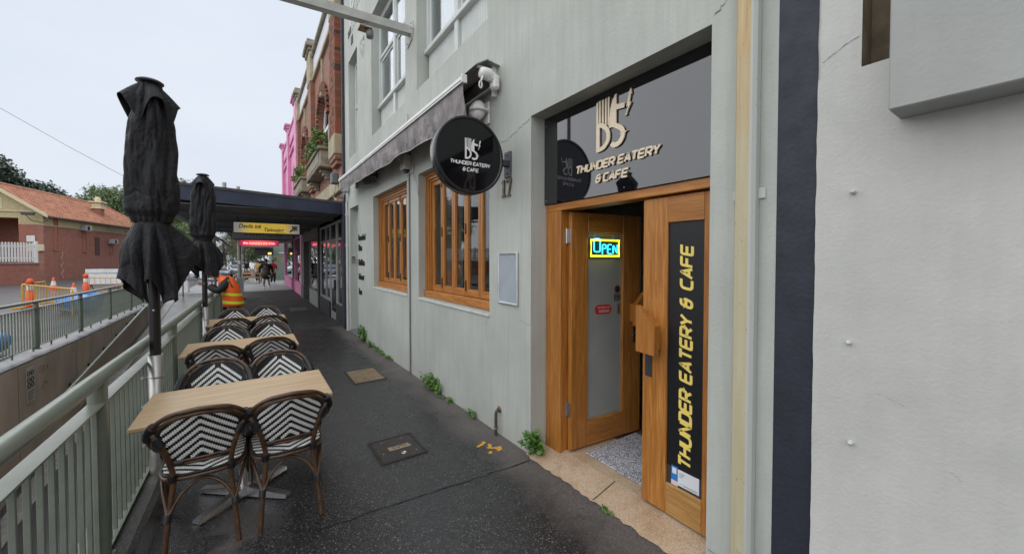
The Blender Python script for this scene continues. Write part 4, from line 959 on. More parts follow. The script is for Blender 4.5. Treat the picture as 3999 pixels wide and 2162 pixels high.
for (y, z) in ((10.34, -.35), (10.47, -.35), (10.34, -.47), (10.47, -.47), (10.34, -.56), (10.47, -.56)):
    tp(MB().tube([(-3.287, y + .045*math.cos(a), z + .04*math.sin(a)) for a in [2*math.pi*k/14 for k in range(14)]], .006, 4, closed=True), 'pictogram', m_dark, ws)
b = MB()
for i in range(5): b.box(-3.2899, -3.287, 10.30, 10.52 - .02*(i % 2), -.68 - i*.035, -.672 - i*.035)
tp(b, 'small_print', m_dark, ws)
gf = thing('graffiti', 'small dark scribbled tag on the ramp wall', 'graffiti', (-3.297, 11, -.5)); random.seed(4)
for y0, z0 in ((10.8, -.36), (10.95, -.42), (11.1, -.38), (10.9, -.7), (11.05, -.65)):
    P = [(y0 + random.uniform(-.07, .07), z0 + random.uniform(-.1, .1)) for _ in range(6)]
    b = MB(); lf, rt = ribbon(rnd([p for p in P], .06, 4), .010)
    for i in range(len(lf)-1): b.quad(*[(-3.2965 + .00002*i, p.x, p.y) for p in (lf[i], rt[i], rt[i+1], lf[i+1])])
    tp(b, 'stroke', M('spray_grey', (.09, .08, .075), .8), gf)

# ================================================================== TABLES
m_top = wood('oak_laminate', (.60, .42, .24), (.74, .55, .355), 'x', .33, .8, .72)
m_alu = M('polished_aluminium', (.80, .80, .81), .22, .93, var=.08, vs=8)
def table(cx, cy, label):
    t = thing('cafe_table', label, 'table', (cx, cy, gz(cy)), 0, 'cafe tables along the railing')
    MB().bev(-.545, .545, -.35, .35, .722, .752, b=.006).build('tabletop', m_top, t)
    MB().tube([(0, 0, .06), (0, 0, .70)], .036, 16).build('column', m_alu, t)
    MB().bev(-.22, .22, -.03, .03, .70, .72, b=.004).bev(-.03, .03, -.22, .22, .699, .7195, b=.004).build('top_bracket', m_dark, t)
    for sx in (-1, 1):
        for sy in (-1, 1):
            b = MB(); d = Vector((sx*.26, sy*.22, 0)); L_ = d.length; d.normalize(); n = Vector((-d.y, d.x, 0)); N = 8; vs = []
            for i in range(N + 1):
                s_ = i / N; w = .036 - .003*s_; h = .09 - .058*s_**.6
                p = d * (L_ * s_); lo = .008
                vs += [p + n*w + Vector((0, 0, lo)), p + n*w*.75 + Vector((0, 0, h)), p - n*w*.75 + Vector((0, 0, h)), p - n*w + Vector((0, 0, lo))]
            fs_ = [(4*i+k, 4*i+k+1, 4*i+k+5, 4*i+k+4) for i in range(N) for k in range(3)] + [(4*N, 4*N+1, 4*N+2, 4*N+3)]
            b.add(vs, [f[::-1] for f in fs_], 0, False); b.build('foot', m_alu, t)
            MB().lathe([(.022, 0), (.022, .012), (0, .012)], 10, tuple(d * L_ * .93)).build('glide', m_dark, t)
    return t
table(-.064, 3.395, 'nearest pale oak table with both near chairs tucked under'); table(-.095, 5.505, 'middle pale oak table between the second and third chair pairs'); table(-.065, 7.85, 'farthest pale oak table beside the second umbrella pole')

# ================================================================== CHAIRS
def cane_mat():
    m, t, b = nodes('brown_cane'); v = coord(t, (1, 1, 1)); f = noise(t, v, 22, 6, .7)
    t.links.new(ramp(t, f, [(.3, (.030, .014, .007)), (.55, (.085, .040, .017)), (.8, (.16, .082, .034))]), b.inputs['Base Color'])
    b.inputs['Roughness'].default_value = .36; b.inputs['Coat Weight'].default_value = .25; bump(t, b, noise(t, coord(t, (1, 1, .3)), 120), .2, .002); return m
m_cane = cane_mat(); m_ww = M('white_strand', (.82, .82, .79), .42, var=.05, vs=40); m_wb = M('black_strand', (.013, .013, .016), .38, var=.2, vs=40)
def smooth(P, n=6):
    P = [Vector(p) for p in P]; out = []
    for i in range(len(P) - 1):
        a, b, c, d = P[max(i-1, 0)], P[i], P[i+1], P[min(i+2, len(P)-1)]
        for k in range(n):
            t = k / n; out.append(.5*((2*b) + (c-a)*t + (2*a-5*b+4*c-d)*t*t + (3*b-a-3*c+d)*t**3))
    out.append(P[-1]); return out
def weave(S, inside, border, us, vs_, cw, per, slope, lift, flip=False):
    """raised strands laid in chevrons on the surface S(u, v, h)"""
    b = MB(); n = int((us[1] - us[0]) / cw)
    for i in range(n):
        u = us[0] + (i + .5) * (us[1] - us[0]) / n; off = -abs(u) * slope; k0 = int((vs_[0] - off) / per) - 2; k1 = int((vs_[1] - off) / per) + 2
        for k in range(k0, k1):
            for part in (0, 1):
                a = off + (k + (0 if part == 0 else .58)) * per; c = a + per * (.58 if part == 0 else .42)
                m_ = (a + c) / 2
                if not inside(u, m_): continue
                a = max(a, vs_[0]); c = min(c, vs_[1])
                if c - a < .002: continue
                mi = 1 if (part or (border and border(u, m_))) else 0
                w = cw * .49; g = per * .022
                q0 = [S(u - w, a + g, 0), S(u + w, a + g, 0), S(u + w, c - g, 0), S(u - w, c - g, 0)]
                q1 = [S(u - w*.6, a + g*3, lift), S(u + w*.6, a + g*3, lift), S(u + w*.6, c - g*3, lift), S(u - w*.6, c - g*3, lift)]
                fs = [(4,5,6,7), (0,1,5,4), (1,2,6,5), (2,3,7,6), (3,0,4,7)]
                b.add(q0 + q1, [f[::-1] for f in fs] if flip else fs, mi)
    return b
def make_chair():
    t = thing('bistro_chair', 'x', 'chair', (0, 0, 0), 0, 'bistro chairs at the cafe tables')
    hp = [(.238, .225, .44), (.247, .17, .49), (.253, .08, .54), (.256, -.02, .59), (.252, -.115, .65), (.238, -.19, .722), (.200, -.255, .795), (.125, -.303, .850), (0, -.325, .870)]
    half = smooth(hp, 5); full = half + [Vector((-p.x, p.y, p.z)) for p in half[::-1][1:]]
    MB().tube(full, .0138, 9).tube([Vector((p.x*.925, p.y + .004, p.z - .026)) for p in full], .0125, 8).build('hoop', m_cane, t)
    for s_ in (-1, 1):
        MB().tube(smooth([(s_*.232, .295, 0), (s_*.236, .265, .22), (s_*.238, .225, .44)], 4), [.0145]*4 + [.0155]*5, 9).build('front_leg', m_cane, t)
        MB().tube(smooth([(s_*.175, -.285, 0), (s_*.158, -.235, .20), (s_*.136, -.198, .42), (s_*.150, -.212, .55), (s_*.186, -.238, .675), (s_*.216, -.228, .735)], 4), .0150, 9).build('rear_leg', m_cane, t)
    # backrest
    def bw(z):
        if z < .70: return .128 + (z - .51) / .19 * .066
        q = max(0.0, 1 - ((z - .70) / .150)**2); return .194 * math.sqrt(q)
    def SB(u, v, h): return (u, -.200 - (v - .5)*.335 + .9*u*u - h, v)
    ins = lambda u, v: .548 < v < .846 and abs(u) < bw(v) - .004
    brd = lambda u, v: not (.555 < v < .822 and abs(u) < bw(v + .02) - .026)
    r_ = weave(SB, ins, None, (-.192, .192), (.512, .842), .0104, .0485, .85, .0028); bk = r_.build('backrest', [m_ww, m_wb], t)
    f_ = weave(lambda u, v, h: SB(u, v, -h - .007), ins, brd, (-.192, .192), (.512, .842), .0104, .0485, .85, .0028, True); f_.build('backrest_front', [m_ww, m_wb], bk)
    core = MB(); zs = [.548 + .297*i/16 for i in range(17)]; V = []
    for z in zs:
        w = max(.01, bw(z) - .003)
        V += [SB(w*k/6, z, -.0035) for k in range(-6, 7)]
    core.add(V, [(13*i+k, 13*i+k+1, 13*(i+1)+k+1, 13*(i+1)+k) for i in range(16) for k in range(12)], 0, True); core.build('backrest_core', m_wb, bk)
    MB().tube([SB(bw(z)*1.0, z, -.003) for z in zs] , .011, 7).tube([SB(-bw(z), z, -.003) for z in zs], .011, 7).build('back_binding', m_wb, bk)
    b = MB()
    for dz in (0, .022): b.tube([SB(u, .542 - dz, 0) for u in (-.14, -.07, 0, .07, .14)], .010, 7)
    b.build('back_rail', m_cane, t)
    # seat
    def sw(y): 
        q = (y - .03) / .235; return (.195 + .04*(y + .2)) * max(0, 1 - abs(q)**4.5)**.35
    SS = lambda u, v, h: (u, v, .452 + .018*(1 - (u/.24)**2)*(1 - ((v-.03)/.24)**2) + h)
    st = weave(SS, lambda u, v: -.20 < v < .262 and abs(u) < sw(v) + .003, None, (-.225, .225), (-.20, .262), .0105, .0485, -.6, .0028).build('seat', [m_ww, m_wb], t)
    V = []; ysx = [-.203 + .466*i/20 for i in range(21)]
    for y in ysx:
        w = sw(y) + .004; V += [SS(w*k/6, y, -.003) for k in range(-6, 7)]
    MB().add(V, [(13*i+k, 13*i+k+1, 13*(i+1)+k+1, 13*(i+1)+k) for i in range(20) for k in range(12)], 0, True).build('seat_core', m_wb, st)
    ring = [(sw(y) + .008, y, .432) for y in ysx] + [(-(sw(y) + .008), y, .432) for y in ysx[::-1]]
    MB().tube(ring, .0135, 8, closed=True).tube([(x*.985, y, z + .02) for x, y, z in ring], .008, 6, mi=1, closed=True).build('seat_rim', [m_cane, m_wb], t)
    # bent braces
    b = MB(); b.tube(smooth([(-.160, -.243, .235), (-.10, -.20, .34), (0, -.17, .395), (.10, -.20, .34), (.160, -.243, .235)], 6), .010, 7); b.build('rear_brace', m_cane, t)
    for s_ in (-1, 1):
        MB().tube(smooth([(s_*.160, -.235, .25), (s_*.195, -.12, .36), (s_*.225, .06, .41), (s_*.238, .20, .35), (s_*.238, .262, .24)], 5), .0095, 7).build('side_brace', m_cane, t)
    MB().tube(smooth([(-.235, .268, .26), (-.12, .24, .37), (0, .23, .41), (.12, .24, .37), (.235, .268, .26)], 5), .0095, 7).build('front_brace', m_cane, t)
    # black bindings where the canes meet
    def wrap(P, r, name='binding'):
        P = [Vector(p) for p in P]; n = max(6, int((P[-1] - P[0]).length / .0065)); Q = []; rr = []
        for i in range(n + 1):
            s_ = i / n * (len(P) - 1); k = min(int(s_), len(P) - 2); Q.append(P[k].lerp(P[k+1], s_ - k)); rr.append(r * (1.0 if i % 2 else .90))
        MB().tube(Q, rr, 9).build(name, m_wb, t)
    for s_ in (-1, 1):
        wrap([(s_*.247, -.145, .685), (s_*.233, -.20, .737), (s_*.208, -.243, .782)], .029)
        wrap([(s_*.178, -.233, .655), (s_*.205, -.233, .715)], .026)
        wrap([(s_*.140, -.200, .425), (s_*.142, -.203, .465)], .022); wrap([(s_*.162, -.247, .215), (s_*.157, -.232, .255)], .021)
        wrap([(s_*.150, -.19, .531), (s_*.085, -.203, .531)], .019); wrap([(s_*.239, .275, .235), (s_*.242, .268, .275)], .020); wrap([(s_*.238, .23, .415), (s_*.238, .222, .455)], .022)
    return t
chair = make_chair(); scan(chair)
places = [(-.262, 3.135, 0, 'nearest left bistro chair with its back to the camera, by the railing'), (.190, 3.11, 2, 'nearest right bistro chair with its back to the camera, on the path side'),
 (-.268, 3.83, 180, 'left bistro chair on the far side of the nearest table'), (.205, 3.86, 178, 'right bistro chair on the far side of the nearest table'),
 (-.300, 5.20, 0, 'left bistro chair with its back to camera at the middle table'), (.165, 5.36, 0, 'right bistro chair with its back to camera at the middle table'),
 (-.275, 6.0, 180, 'left bistro chair on the far side of the middle table'), (.200, 6.05, 180, 'right bistro chair on the far side of the middle table'),
 (-.25, 7.50, 0, 'left bistro chair with its back to camera at the farthest table'), (.215, 7.56, 0, 'right bistro chair with its back to camera at the farthest table'),
 (-.285, 8.28, 180, 'leftmost chair on the far side of the farthest table'), (.210, 8.42, 180, 'right chair on the far side of the farthest table')]
random.seed(9)
for i, (x, y, a, lab) in enumerate(places):
    o = chair if i == 0 else copy_tree(chair)
    o.location = (x, y, gz(y) + .002); o.rotation_euler = (0, 0, R(a + random.uniform(-3.5, 3.5))); o['label'] = lab

# ================================================================== UMBRELLAS
def cloth_mat():
    m, t, b = nodes('black_canvas'); v = coord(t)
    t.links.new(ramp(t, noise(t, v, 5, 5), [(.3, (.006, .006, .007)), (.7, (.013, .013, .0155))]), b.inputs['Base Color']); b.inputs['Roughness'].default_value = .58
    b.inputs['Specular IOR Level'].default_value = .3; b.inputs['Sheen Weight'].default_value = .04; b.inputs['Sheen Roughness'].default_value = .5; b.inputs['Sheen Tint'].default_value = (.6, .65, .75, 1)
    n1 = bump(t, b, noise(t, v, 300, 2), .3, .002); bump(t, b, noise(t, coord(t, (1, 1, .6)), 11, 5, .6, .8), .9, .03, n1); return m
m_cloth = cloth_mat()
def lerp_tab(tab, z):
    for (a, ra), (b, rb) in zip(tab[:-1], tab[1:]):
        if (a - z) * (b - z) <= 0: t = (z - a) / (b - a); t = t*t*(3-2*t); return ra + (rb - ra) * t
    return tab[-1][1]
def umbrella(px, py, label, sd_, lean, tie=1.965, ztop=3.03, hem=1.45, big=1.0, sl_top=.95):
    rnd_ = random.Random(sd_); t = thing('closed_umbrella', label, 'umbrella', (px, py, gz(py)), 0, 'closed umbrellas strapped to the railing')
    z0 = gz(py)
    def add(name, zs, fr, n=120):
        b = MB(); V = []
        for z in zs:
            for k in range(n):
                th = 2*math.pi*k/n; x, y, zz = fr(th, z); V.append((x, y, zz - z0))
        m_ = len(zs); b.add(V, [(i*n+k, i*n+(k+1) % n, (i+1)*n+(k+1) % n, (i+1)*n+k) for i in range(m_-1) for k in range(n)], 0, True)
        o = b.build(name, m_cloth, t); md = o.modifiers.new('thickness', 'SOLIDIFY'); md.thickness = .004; return o
    ph = [rnd_.uniform(0, 6.28) for _ in range(12)]
    body = [(ztop - .03, .06), (ztop - .15, .100), (ztop - .35, .116*big), (ztop - .55, .128*big), (ztop - .80, .136*big), (tie + .10, .128*big), (tie + .03, .108), (tie, .100)]
    ac = lambda x: abs(math.cos(x)) - .637            # rounded ridge, sharp valley: hanging cloth
    def crump(th, z, a):
        p = Vector((math.cos(th)*1.5 + ph[0]*3, math.sin(th)*1.5 + ph[1]*3, z*1.9 + .9*math.sin(th + ph[2]))); return a*(NZ.turbulence(p, 2, True, noise_basis='PERLIN_ORIGINAL', amplitude_scale=.5, frequency_scale=2.1) - .45)
    def fb(th, z):
        r_ = lerp_tab(body, z); near = max(0, min(1, (z - tie) / .16)); tw = th + .9*math.sin((z - 2.2)*1.7 + ph[0]) + .25*math.sin(z*6.1 + ph[1])
        f = .26*ac(1.5*tw + ph[2]) + .18*ac(2.5*th - 1.6*z + ph[3]) + .05*ac(5.5*tw + ph[4] + z) + .06*math.cos(th*2 + z*4.2 + ph[5])*math.sin(z*5 + ph[6])
        r_ *= 1 + f*(.45 + .55*near) + (1 - near)*.10*ac(9.5*th + ph[7]); r_ += crump(th, z, .040)*near + crump(th, z, .012)*(1-near); return r_*math.cos(th), r_*math.sin(th), z
    add('canopy', [ztop - .03 - (ztop - .03 - tie)*i/110 for i in range(111)], fb, 168)
    # top flap with pointed corners and arched openings
    def fh(th, s_):
        p = (.5 + .5*math.cos(4*th + ph[9]))**1.6; zz = ztop - .028 - s_*(.12 + .19*p); fl = .155*(1-p) + .122*p
        r_ = .050 + (fl - .050)*(s_**.8) + .012*ac(4.5*th + ph[3])*s_ + .02*math.sin(2*th + ph[1])*s_*(1-p); return r_*math.cos(th), r_*math.sin(th), zz
    b = MB(); V = []; n, m_ = 120, 14
    for i in range(m_ + 1):
        for k in range(n): x, y, z = fh(2*math.pi*k/n, i/m_); V.append((x, y, z - z0))
    b.add(V, [(i*n+k, i*n+(k+1) % n, (i+1)*n+(k+1) % n, (i+1)*n+k) for i in range(m_) for k in range(n)], 0, True); o = b.build('top_flap', m_cloth, t); md = o.modifiers.new('thickness', 'SOLIDIFY'); md.thickness = .004
    MB().lathe([(0, .030), (.03, .028), (.065, .020), (.082, .008), (.082, 0), (.05, -.006), (.0, -.006)], 28, (0, 0, ztop - .012 - z0)).build('cap', M('cap_grey', (.045, .047, .055), .35), t)
    # skirt below the strap
    H = tie - hem
    lob = [rnd_.uniform(.55, 1.0) for _ in range(6)]; off_ = ph[10]
    def fs(th, s_):
        q = ((th + off_ + .35*math.sin(th*2 + ph[2])*1.0) % (2*math.pi)) / (2*math.pi) * 6; k = int(q) % 6; fr_ = q - int(q); L_ = math.sin(math.pi*fr_)**.75 * (lob[k])
        ln = H*(1.08 - .66*L_*(.62 + .38*math.sin(k*2.3 + ph[4])) + .04*math.sin(5*th)); zz = tie - s_*ln; zz -= .05*math.sin(math.pi*s_)*(1 - L_)
        fl = .100 + .072*big*math.sin(min(1, s_*1.35)*math.pi*.55); w = min(1, s_*1.5)**.8
        curl = .14*max(0, s_ - .6)/.4*L_ + .06*math.sin(7*s_ + k)*L_
        r_ = max(.046, fl*(.62 + .38*(1-w) + (.72*L_ + curl)*w + .05*ac(8.5*th + ph[6] + 2*s_)*w) + crump(th, zz + 5, .04)*w); tw_ = th + .22*s_*math.sin(k*1.9 + ph[5])*L_; return .028*s_ + r_*math.cos(tw_), r_*math.sin(tw_), zz
    b = MB(); V = []; n, m_ = 216, 34
    for i in range(m_ + 1):
        for k in range(n): x, y, z = fs(2*math.pi*k/n, i/m_); V.append((x, y, z - z0))
    b.add(V, [(i*n+k, i*n+(k+1) % n, (i+1)*n+(k+1) % n, (i+1)*n+k) for i in range(m_) for k in range(n)], 0, True); o = b.build('skirt', m_cloth, t); md = o.modifiers.new('thickness', 'SOLIDIFY'); md.thickness = .004
    MB().tube([(.098*math.cos(2*math.pi*k/32), .098*math.sin(2*math.pi*k/32), tie - z0 + .006*math.sin(3*k)) for k in range(32)], .008, 6, closed=True).build('strap', m_cloth, t)
    MB().tube([(0, 0, .12), (0, 0, ztop - .05 - z0)], .034, 16).build('pole', M('black_pole', (.012, .012, .013), .35, .2), t)
    MB().lathe([(.046, .09), (.046, sl_top - z0), (.036, sl_top - z0), (.036, sl_top - z0 - .05)], 22).build('sleeve', M('dull_aluminium', (.45, .44, .42), .38, .9, var=.2, vs=12, stretch=(1, 1, .2)), t)
    for z in (.32, .62, .84):
        MB().tube([(.049*math.cos(a), .049*math.sin(a), z) for a in [2*math.pi*k/20 for k in range(20)]], .0035, 5, closed=True).bev(-.10, -.045, -.012, .012, z-.012, z+.012, b=.003).build('clamp', m_steel, t)
    MB().lathe([(.0, -.004), (.008, -.003), (.008, 0)], 8, (0, -.034, 1.30 - z0), 0, True, 'y').build('screw', m_steel, t)
    return t
u1 = umbrella(-.622, 3.95, 'nearest closed black umbrella strapped to the railing', 4, .0, 1.965, 3.035, 1.39, 1.06, .955)
u2 = umbrella(-.615, 7.60, 'second closed black umbrella farther along the railing', 12, .0, 1.96, 2.99, 1.42, 1.12, .93)
# ================================================================== BRICK SHOP BUILDING
def brick_mat(name, c1, c2, mortar, axes='yz', bw=.24, bh=.086, bmp=.5, ms=.012):
    if name in MATS: return MATS[name]
    m, t, b = nodes(name); MATS[name] = m
    a = t.nodes.new('ShaderNodeTexCoord'); s_ = t.nodes.new('ShaderNodeSeparateXYZ'); c = t.nodes.new('ShaderNodeCombineXYZ'); t.links.new(a.outputs['Object'], s_.inputs[0])
    t.links.new(s_.outputs['xyz'.index(axes[0])], c.inputs[0]); t.links.new(s_.outputs['xyz'.index(axes[1])], c.inputs[1])
    br = NN(t, 'ShaderNodeTexBrick', Scale=1.0); br.inputs['Color1'].default_value = c4(c1); br.inputs['Color2'].default_value = c4(c2); br.inputs['Mortar'].default_value = c4(mortar)
    br.inputs['Mortar Size'].default_value = ms; br.inputs['Brick Width'].default_value = bw; br.inputs['Row Height'].default_value = bh; br.inputs['Bias'].default_value = -.1
    t.links.new(c.outputs[0], br.inputs['Vector'])
    f = noise(t, a.outputs['Object'], 3, 6, .7); col = mixc(t, ramp(t, f, [(.45, 0.0), (.8, .6)]), br.outputs[0], tuple(x*.45 for x in c1))
    t.links.new(col, b.inputs['Base Color']); b.inputs['Roughness'].default_value = .85; bump(t, b, br.outputs['Fac'], -bmp, .01); return m
m_brick = brick_mat('old_red_brick', (.33, .12, .07), (.21, .075, .045), (.27, .21, .16))
m_b1 = [M('brick_red', (.27, .085, .045), .85, var=.25, vs=20, bmp=.4), M('brick_dark', (.075, .04, .03), .8, var=.3, vs=20, bmp=.4), M('brick_brown', (.19, .075, .04), .85, var=.3, vs=20, bmp=.4)]
m_stone = M('cream_stone', (.40, .34, .23), .8, var=.22, vs=3, bmp=.3, bs=25)
m_stoned = M('weathered_stone', (.27, .24, .18), .85, var=.35, vs=4, bmp=.4, bs=25)
m_parw = M('white_parapet_panel', (.62, .62, .66), .6, var=.06)
bb = thing('brick_shop_building', 'old red brick building with stone parapet and arched windows beyond the cafe', 'building', (2, 11, 0))
def arch_wall(X, y0, y1, z0, z1, arches, axis_mat=0):
    """wall facing -X with round arched openings (yc, halfwidth, sill, spring)"""
    b = MB(); ys = {y0, y1}
    for (yc, hw, si, sp) in arches:
        for k in range(17): ys.add(yc + hw * math.cos(math.pi * k / 16))
    ys = sorted(ys)
    for a, c in zip(ys[:-1], ys[1:]):
        m_ = (a + c) / 2; ar = next((q for q in arches if abs(m_ - q[0]) < q[1]), None)
        if not ar: b.quad((X, c, z0), (X, a, z0), (X, a, z1), (X, c, z1)); continue
        yc, hw, si, sp = ar; za = sp + math.sqrt(max(0, hw*hw - (a-yc)**2)); zc = sp + math.sqrt(max(0, hw*hw - (c-yc)**2))
        b.quad((X, c, z0), (X, a, z0), (X, a, si), (X, c, si)); b.quad((X, c, zc), (X, a, za), (X, a, z1), (X, c, z1))
        b.quad((X, a, za), (X, c, zc), (X + .3, c, zc), (X + .3, a, za))
    for (yc, hw, si, sp) in arches:
        for s_ in (-1, 1): b.quad((X, yc + s_*hw, si), (X, yc + s_*hw, sp), (X + .3, yc + s_*hw, sp), (X + .3, yc + s_*hw, si))
        b.quad((X, yc - hw, si), (X, yc + hw, si), (X + .3, yc + hw, si), (X + .3, yc - hw, si))
    return b
AR = [(14.0, 1.05, 4.9, 6.1), (19.0, 1.05, 4.9, 6.1)]
w_ = arch_wall(2.0, 10.56, 21.2, 2.75, 8.25, AR); w_.quad((2.0, 10.56, 2.75), (9, 10.56, 2.75), (9, 10.56, 9), (2, 10.56, 9)); w_.quad((2.0, 10.56, 8.25), (2, 21.2, 8.25), (9, 21.2, 8.25), (9, 10.56, 8.25))
bwall = tp(w_, 'wall', m_brick, bb)
for (yc, hw, si, sp) in AR:
    f = MB(); X = 2.16; f.bev(X, X+.08, yc-hw, yc-hw+.09, si, sp); f.bev(X, X+.08, yc+hw-.09, yc+hw, si, sp); f.bev(X-.01, X+.08, yc-hw+.09, yc+hw-.09, sp-.08, sp+.04); f.bev(X, X+.08, yc-.06, yc+.06, si, sp-.08); f.bev(X, X+.08, yc-hw+.09, yc+hw-.09, si, si+.1)
    f.tube([(X+.04, yc + (hw-.05)*math.cos(math.pi*k/16), sp + (hw-.05)*math.sin(math.pi*k/16)) for k in range(17)], .05, 6)
    wn = tp(f, 'window', M('white_window_paint', (.70, .71, .72), .5), bb)
    tp(MB().prism([(yc + hw*.97*math.cos(math.pi*k/16), sp + hw*.97*math.sin(math.pi*k/16)) for k in range(17)], lambda u, v, d: (X + .05 + d, u, v), 0, .01), 'fanlight', M('white_fanlight', (.66, .67, .68), .5), wn)
    tp(MB().box(X+.03, X+.036, yc-hw+.08, yc+hw-.08, si+.08, sp-.06), 'pane', m_uglass, wn); tp(MB().box(X+.12, X+.14, yc-hw, yc+hw, si, sp), 'blind', m_drape, wn)
    vm = [MB().bev(-.06, .025, -.056, .056, 0, .26, b=.006).mesh('voussoir', q) for q in m_b1]
    for k in range(22):
        a = math.pi * (k + .5) / 22; o = obj('brick', vm[(k*7) % 3], bwall); o.location = (0 - .02, yc + hw*math.cos(a) - 11, sp + hw*math.sin(a)); o.rotation_euler = (a - math.pi/2, 0, 0)
# brick piers; the nearest one is laid brick by brick
pmesh = [[MB().bev(0, .21, 0, L_, 0, .078, b=.004).mesh('brick', q) for q in m_b1] for L_ in (.205, .098)]
core = tp(MB().box(1.852, 2.05, 10.862, 11.688, 4.95, 8.2), 'pier', M('pier_mortar', (.20, .155, .12), .9, var=.2), bb); random.seed(31)
z = 4.96; row = 0
while z < 8.15:
    y = 10.855; seq = [0, 0, 0, 0] if row % 2 == 0 else [1, 0, 0, 0, 1]
    for q in seq:
        o = obj('brick', pmesh[q][random.choice([0, 0, 1, 2, 2])], core, (1.842 - 2 + random.uniform(-.004, .004), y - 11, z)); y += (.205, .098)[q] + .0085
    z += .0865; row += 1
tp(MB().box(1.86, 2.05, 15.85, 16.7, 4.95, 8.2), 'pier', m_brick, bb)
tp(MB().box(1.86, 2.05, 20.75, 21.2, 4.0, 8.2), 'pier', m_brick, bb)
for (a, c) in ((10.85, 11.7), (15.83, 16.72), (20.7, 21.25)):
    b = MB(); b.bev(1.83, 2.06, a, c, 8.2, 9.3, b=.02); b.bev(1.815, 1.84, a + .3, a + .34, 8.3, 9.2, b=.004); tp(b, 'pier_head', m_stone, bb)
    b = MB(); b.bev(1.78, 2.1, a - .05, c + .05, 9.3, 9.42, b=.02); b.bev(1.70, 2.15, a - .12, c + .12, 9.42, 9.58, b=.03); b.bev(1.76, 2.1, a, c, 9.58, 9.75, b=.03); tp(b, 'pier_cap', m_stoned, bb)
    b = MB(); b.bev(1.80, 2.05, a - .02, c + .02, 4.42, 4.95, b=.02); tp(b, 'pier_block', m_stone, bb); b = MB(); b.bev(1.83, 2.05, a, c, 4.30, 4.42, b=.01); b.bev(1.87, 2.05, a + .05, c - .05, 4.18, 4.299, b=.01); tp(b, 'pier_foot', m_brick, bb)
for (a, c) in ((11.7, 15.83), (16.72, 20.7)):
    b = MB(); b.bev(1.90, 2.05, a, c, 8.2, 8.33, b=.02); b.bev(1.93, 2.05, a, c, 8.331, 8.40, b=.01); tp(b, 'parapet_band', m_stone, bb)
    tp(MB().bev(1.96, 2.05, a, c, 8.401, 9.05, b=.005), 'parapet_panel', m_parw, bb); b = MB(); b.bev(1.86, 2.1, a, c, 9.051, 9.2, b=.03); tp(b, 'parapet_coping', m_stoned, bb)
    mid = (a + c) / 2 + .1; b = MB(); b.bev(1.94, 2.02, mid - .06, mid + .06, 7.1, 8.19, b=.01); b.bev(1.90, 2.02, mid - .10, mid + .10, 6.95, 7.1, b=.02); tp(b, 'keystone_strip', m_stone, bb)
    # stone flower balcony on corbels
    p0, p1 = a + .55, c - .45
    b = MB(); b.bev(1.66, 2.0, p0, p1, 4.42, 4.84, b=.02); b.bev(1.60, 2.0, p0 - .06, p1 + .06, 4.84, 4.93, b=.02); b.bev(1.62, 2.0, p0 - .04, p1 + .04, 4.34, 4.419, b=.02); b.bev(1.645, 1.659, p0 + .2, p1 - .2, 4.50, 4.78, b=.005); tp(b, 'balcony', m_stoned, bb)
    for y in (p0 + .3, p1 - .5):
        b = MB()
        for k in range(3): b.bev(1.70 + .07*k, 2.0, y, y + .2, 4.33 - .09*(k+1), 4.33 - .09*k - .002, b=.02)
        tp(b, 'corbel', m_stoned, bb)
b = MB(); b.bev(1.90, 2.05, 10.7, 21.2, 3.45, 3.85, b=.02); tp(b, 'string_course', m_stone, bb)
mb_ = thing('meter_box', 'dark grey meter box on the brick wall beside the downpipe', 'box', (1.9, 10.9, 3.75)); tp(MB().bev(1.72, 1.90, 10.75, 10.95, 3.62, 3.92, b=.03), 'case', M('dark_plastic', (.12, .125, .14), .5), mb_)
tp(MB().tube(smooth([(1.85, 10.85, 3.62), (1.8, 10.9, 3.4), (1.82, 11.0, 3.3), (1.85, 10.8, 3.2)], 4), .016, 6), 'cable', M('cream_cable', (.5, .46, .36), .6), mb_)

# ---- pink building beyond
m_pink = M('pink_paint', (.66, .24, .42), .6, var=.1, vs=3, bmp=.2, bs=40)
pk = thing('pink_building', 'bright pink painted shop building with stepped parapet piers', 'building', (2, 22, 0))
PA = [(24.3, .9, 4.8, 6.0), (28.6, .9, 4.8, 6.0)]
tp(arch_wall(2.0, 21.25, 33.5, 2.7, 8.3, PA), 'wall', m_pink, pk); tp(MB().quad((2.0, 21.25, 8.3), (2, 33.5, 8.3), (9, 33.5, 8.3), (9, 21.25, 8.3)), 'roof', m_stoned, pk)
for (yc, hw, si, sp) in PA: tp(MB().box(2.2, 2.22, yc-hw, yc+hw, si, sp+hw), 'window', M('pink_window', (.45, .42, .45), .3), pk)
for (a, c) in ((21.27, 22.2), (26.2, 27.0), (30.9, 31.6)):
    tp(MB().bev(1.82, 2.05, a, c, 3.0, 9.35, b=.02), 'pier', m_pink, pk); b = MB(); b.bev(1.76, 2.1, a-.06, c+.06, 9.351, 9.47, b=.02); b.bev(1.68, 2.12, a-.14, c+.14, 9.471, 9.62, b=.03); tp(b, 'pier_cap', m_pink, pk)
for (a, c) in ((22.2, 26.2), (27.0, 30.9)):
    tp(MB().bev(1.92, 2.05, a, c, 8.3, 8.95, b=.02), 'parapet', m_pink, pk); tp(MB().bev(1.86, 2.08, a, c, 8.951, 9.08, b=.03), 'coping', m_pink, pk); tp(MB().bev(1.90, 2.02, a, c, 7.7, 7.85, b=.02), 'band', m_pink, pk)

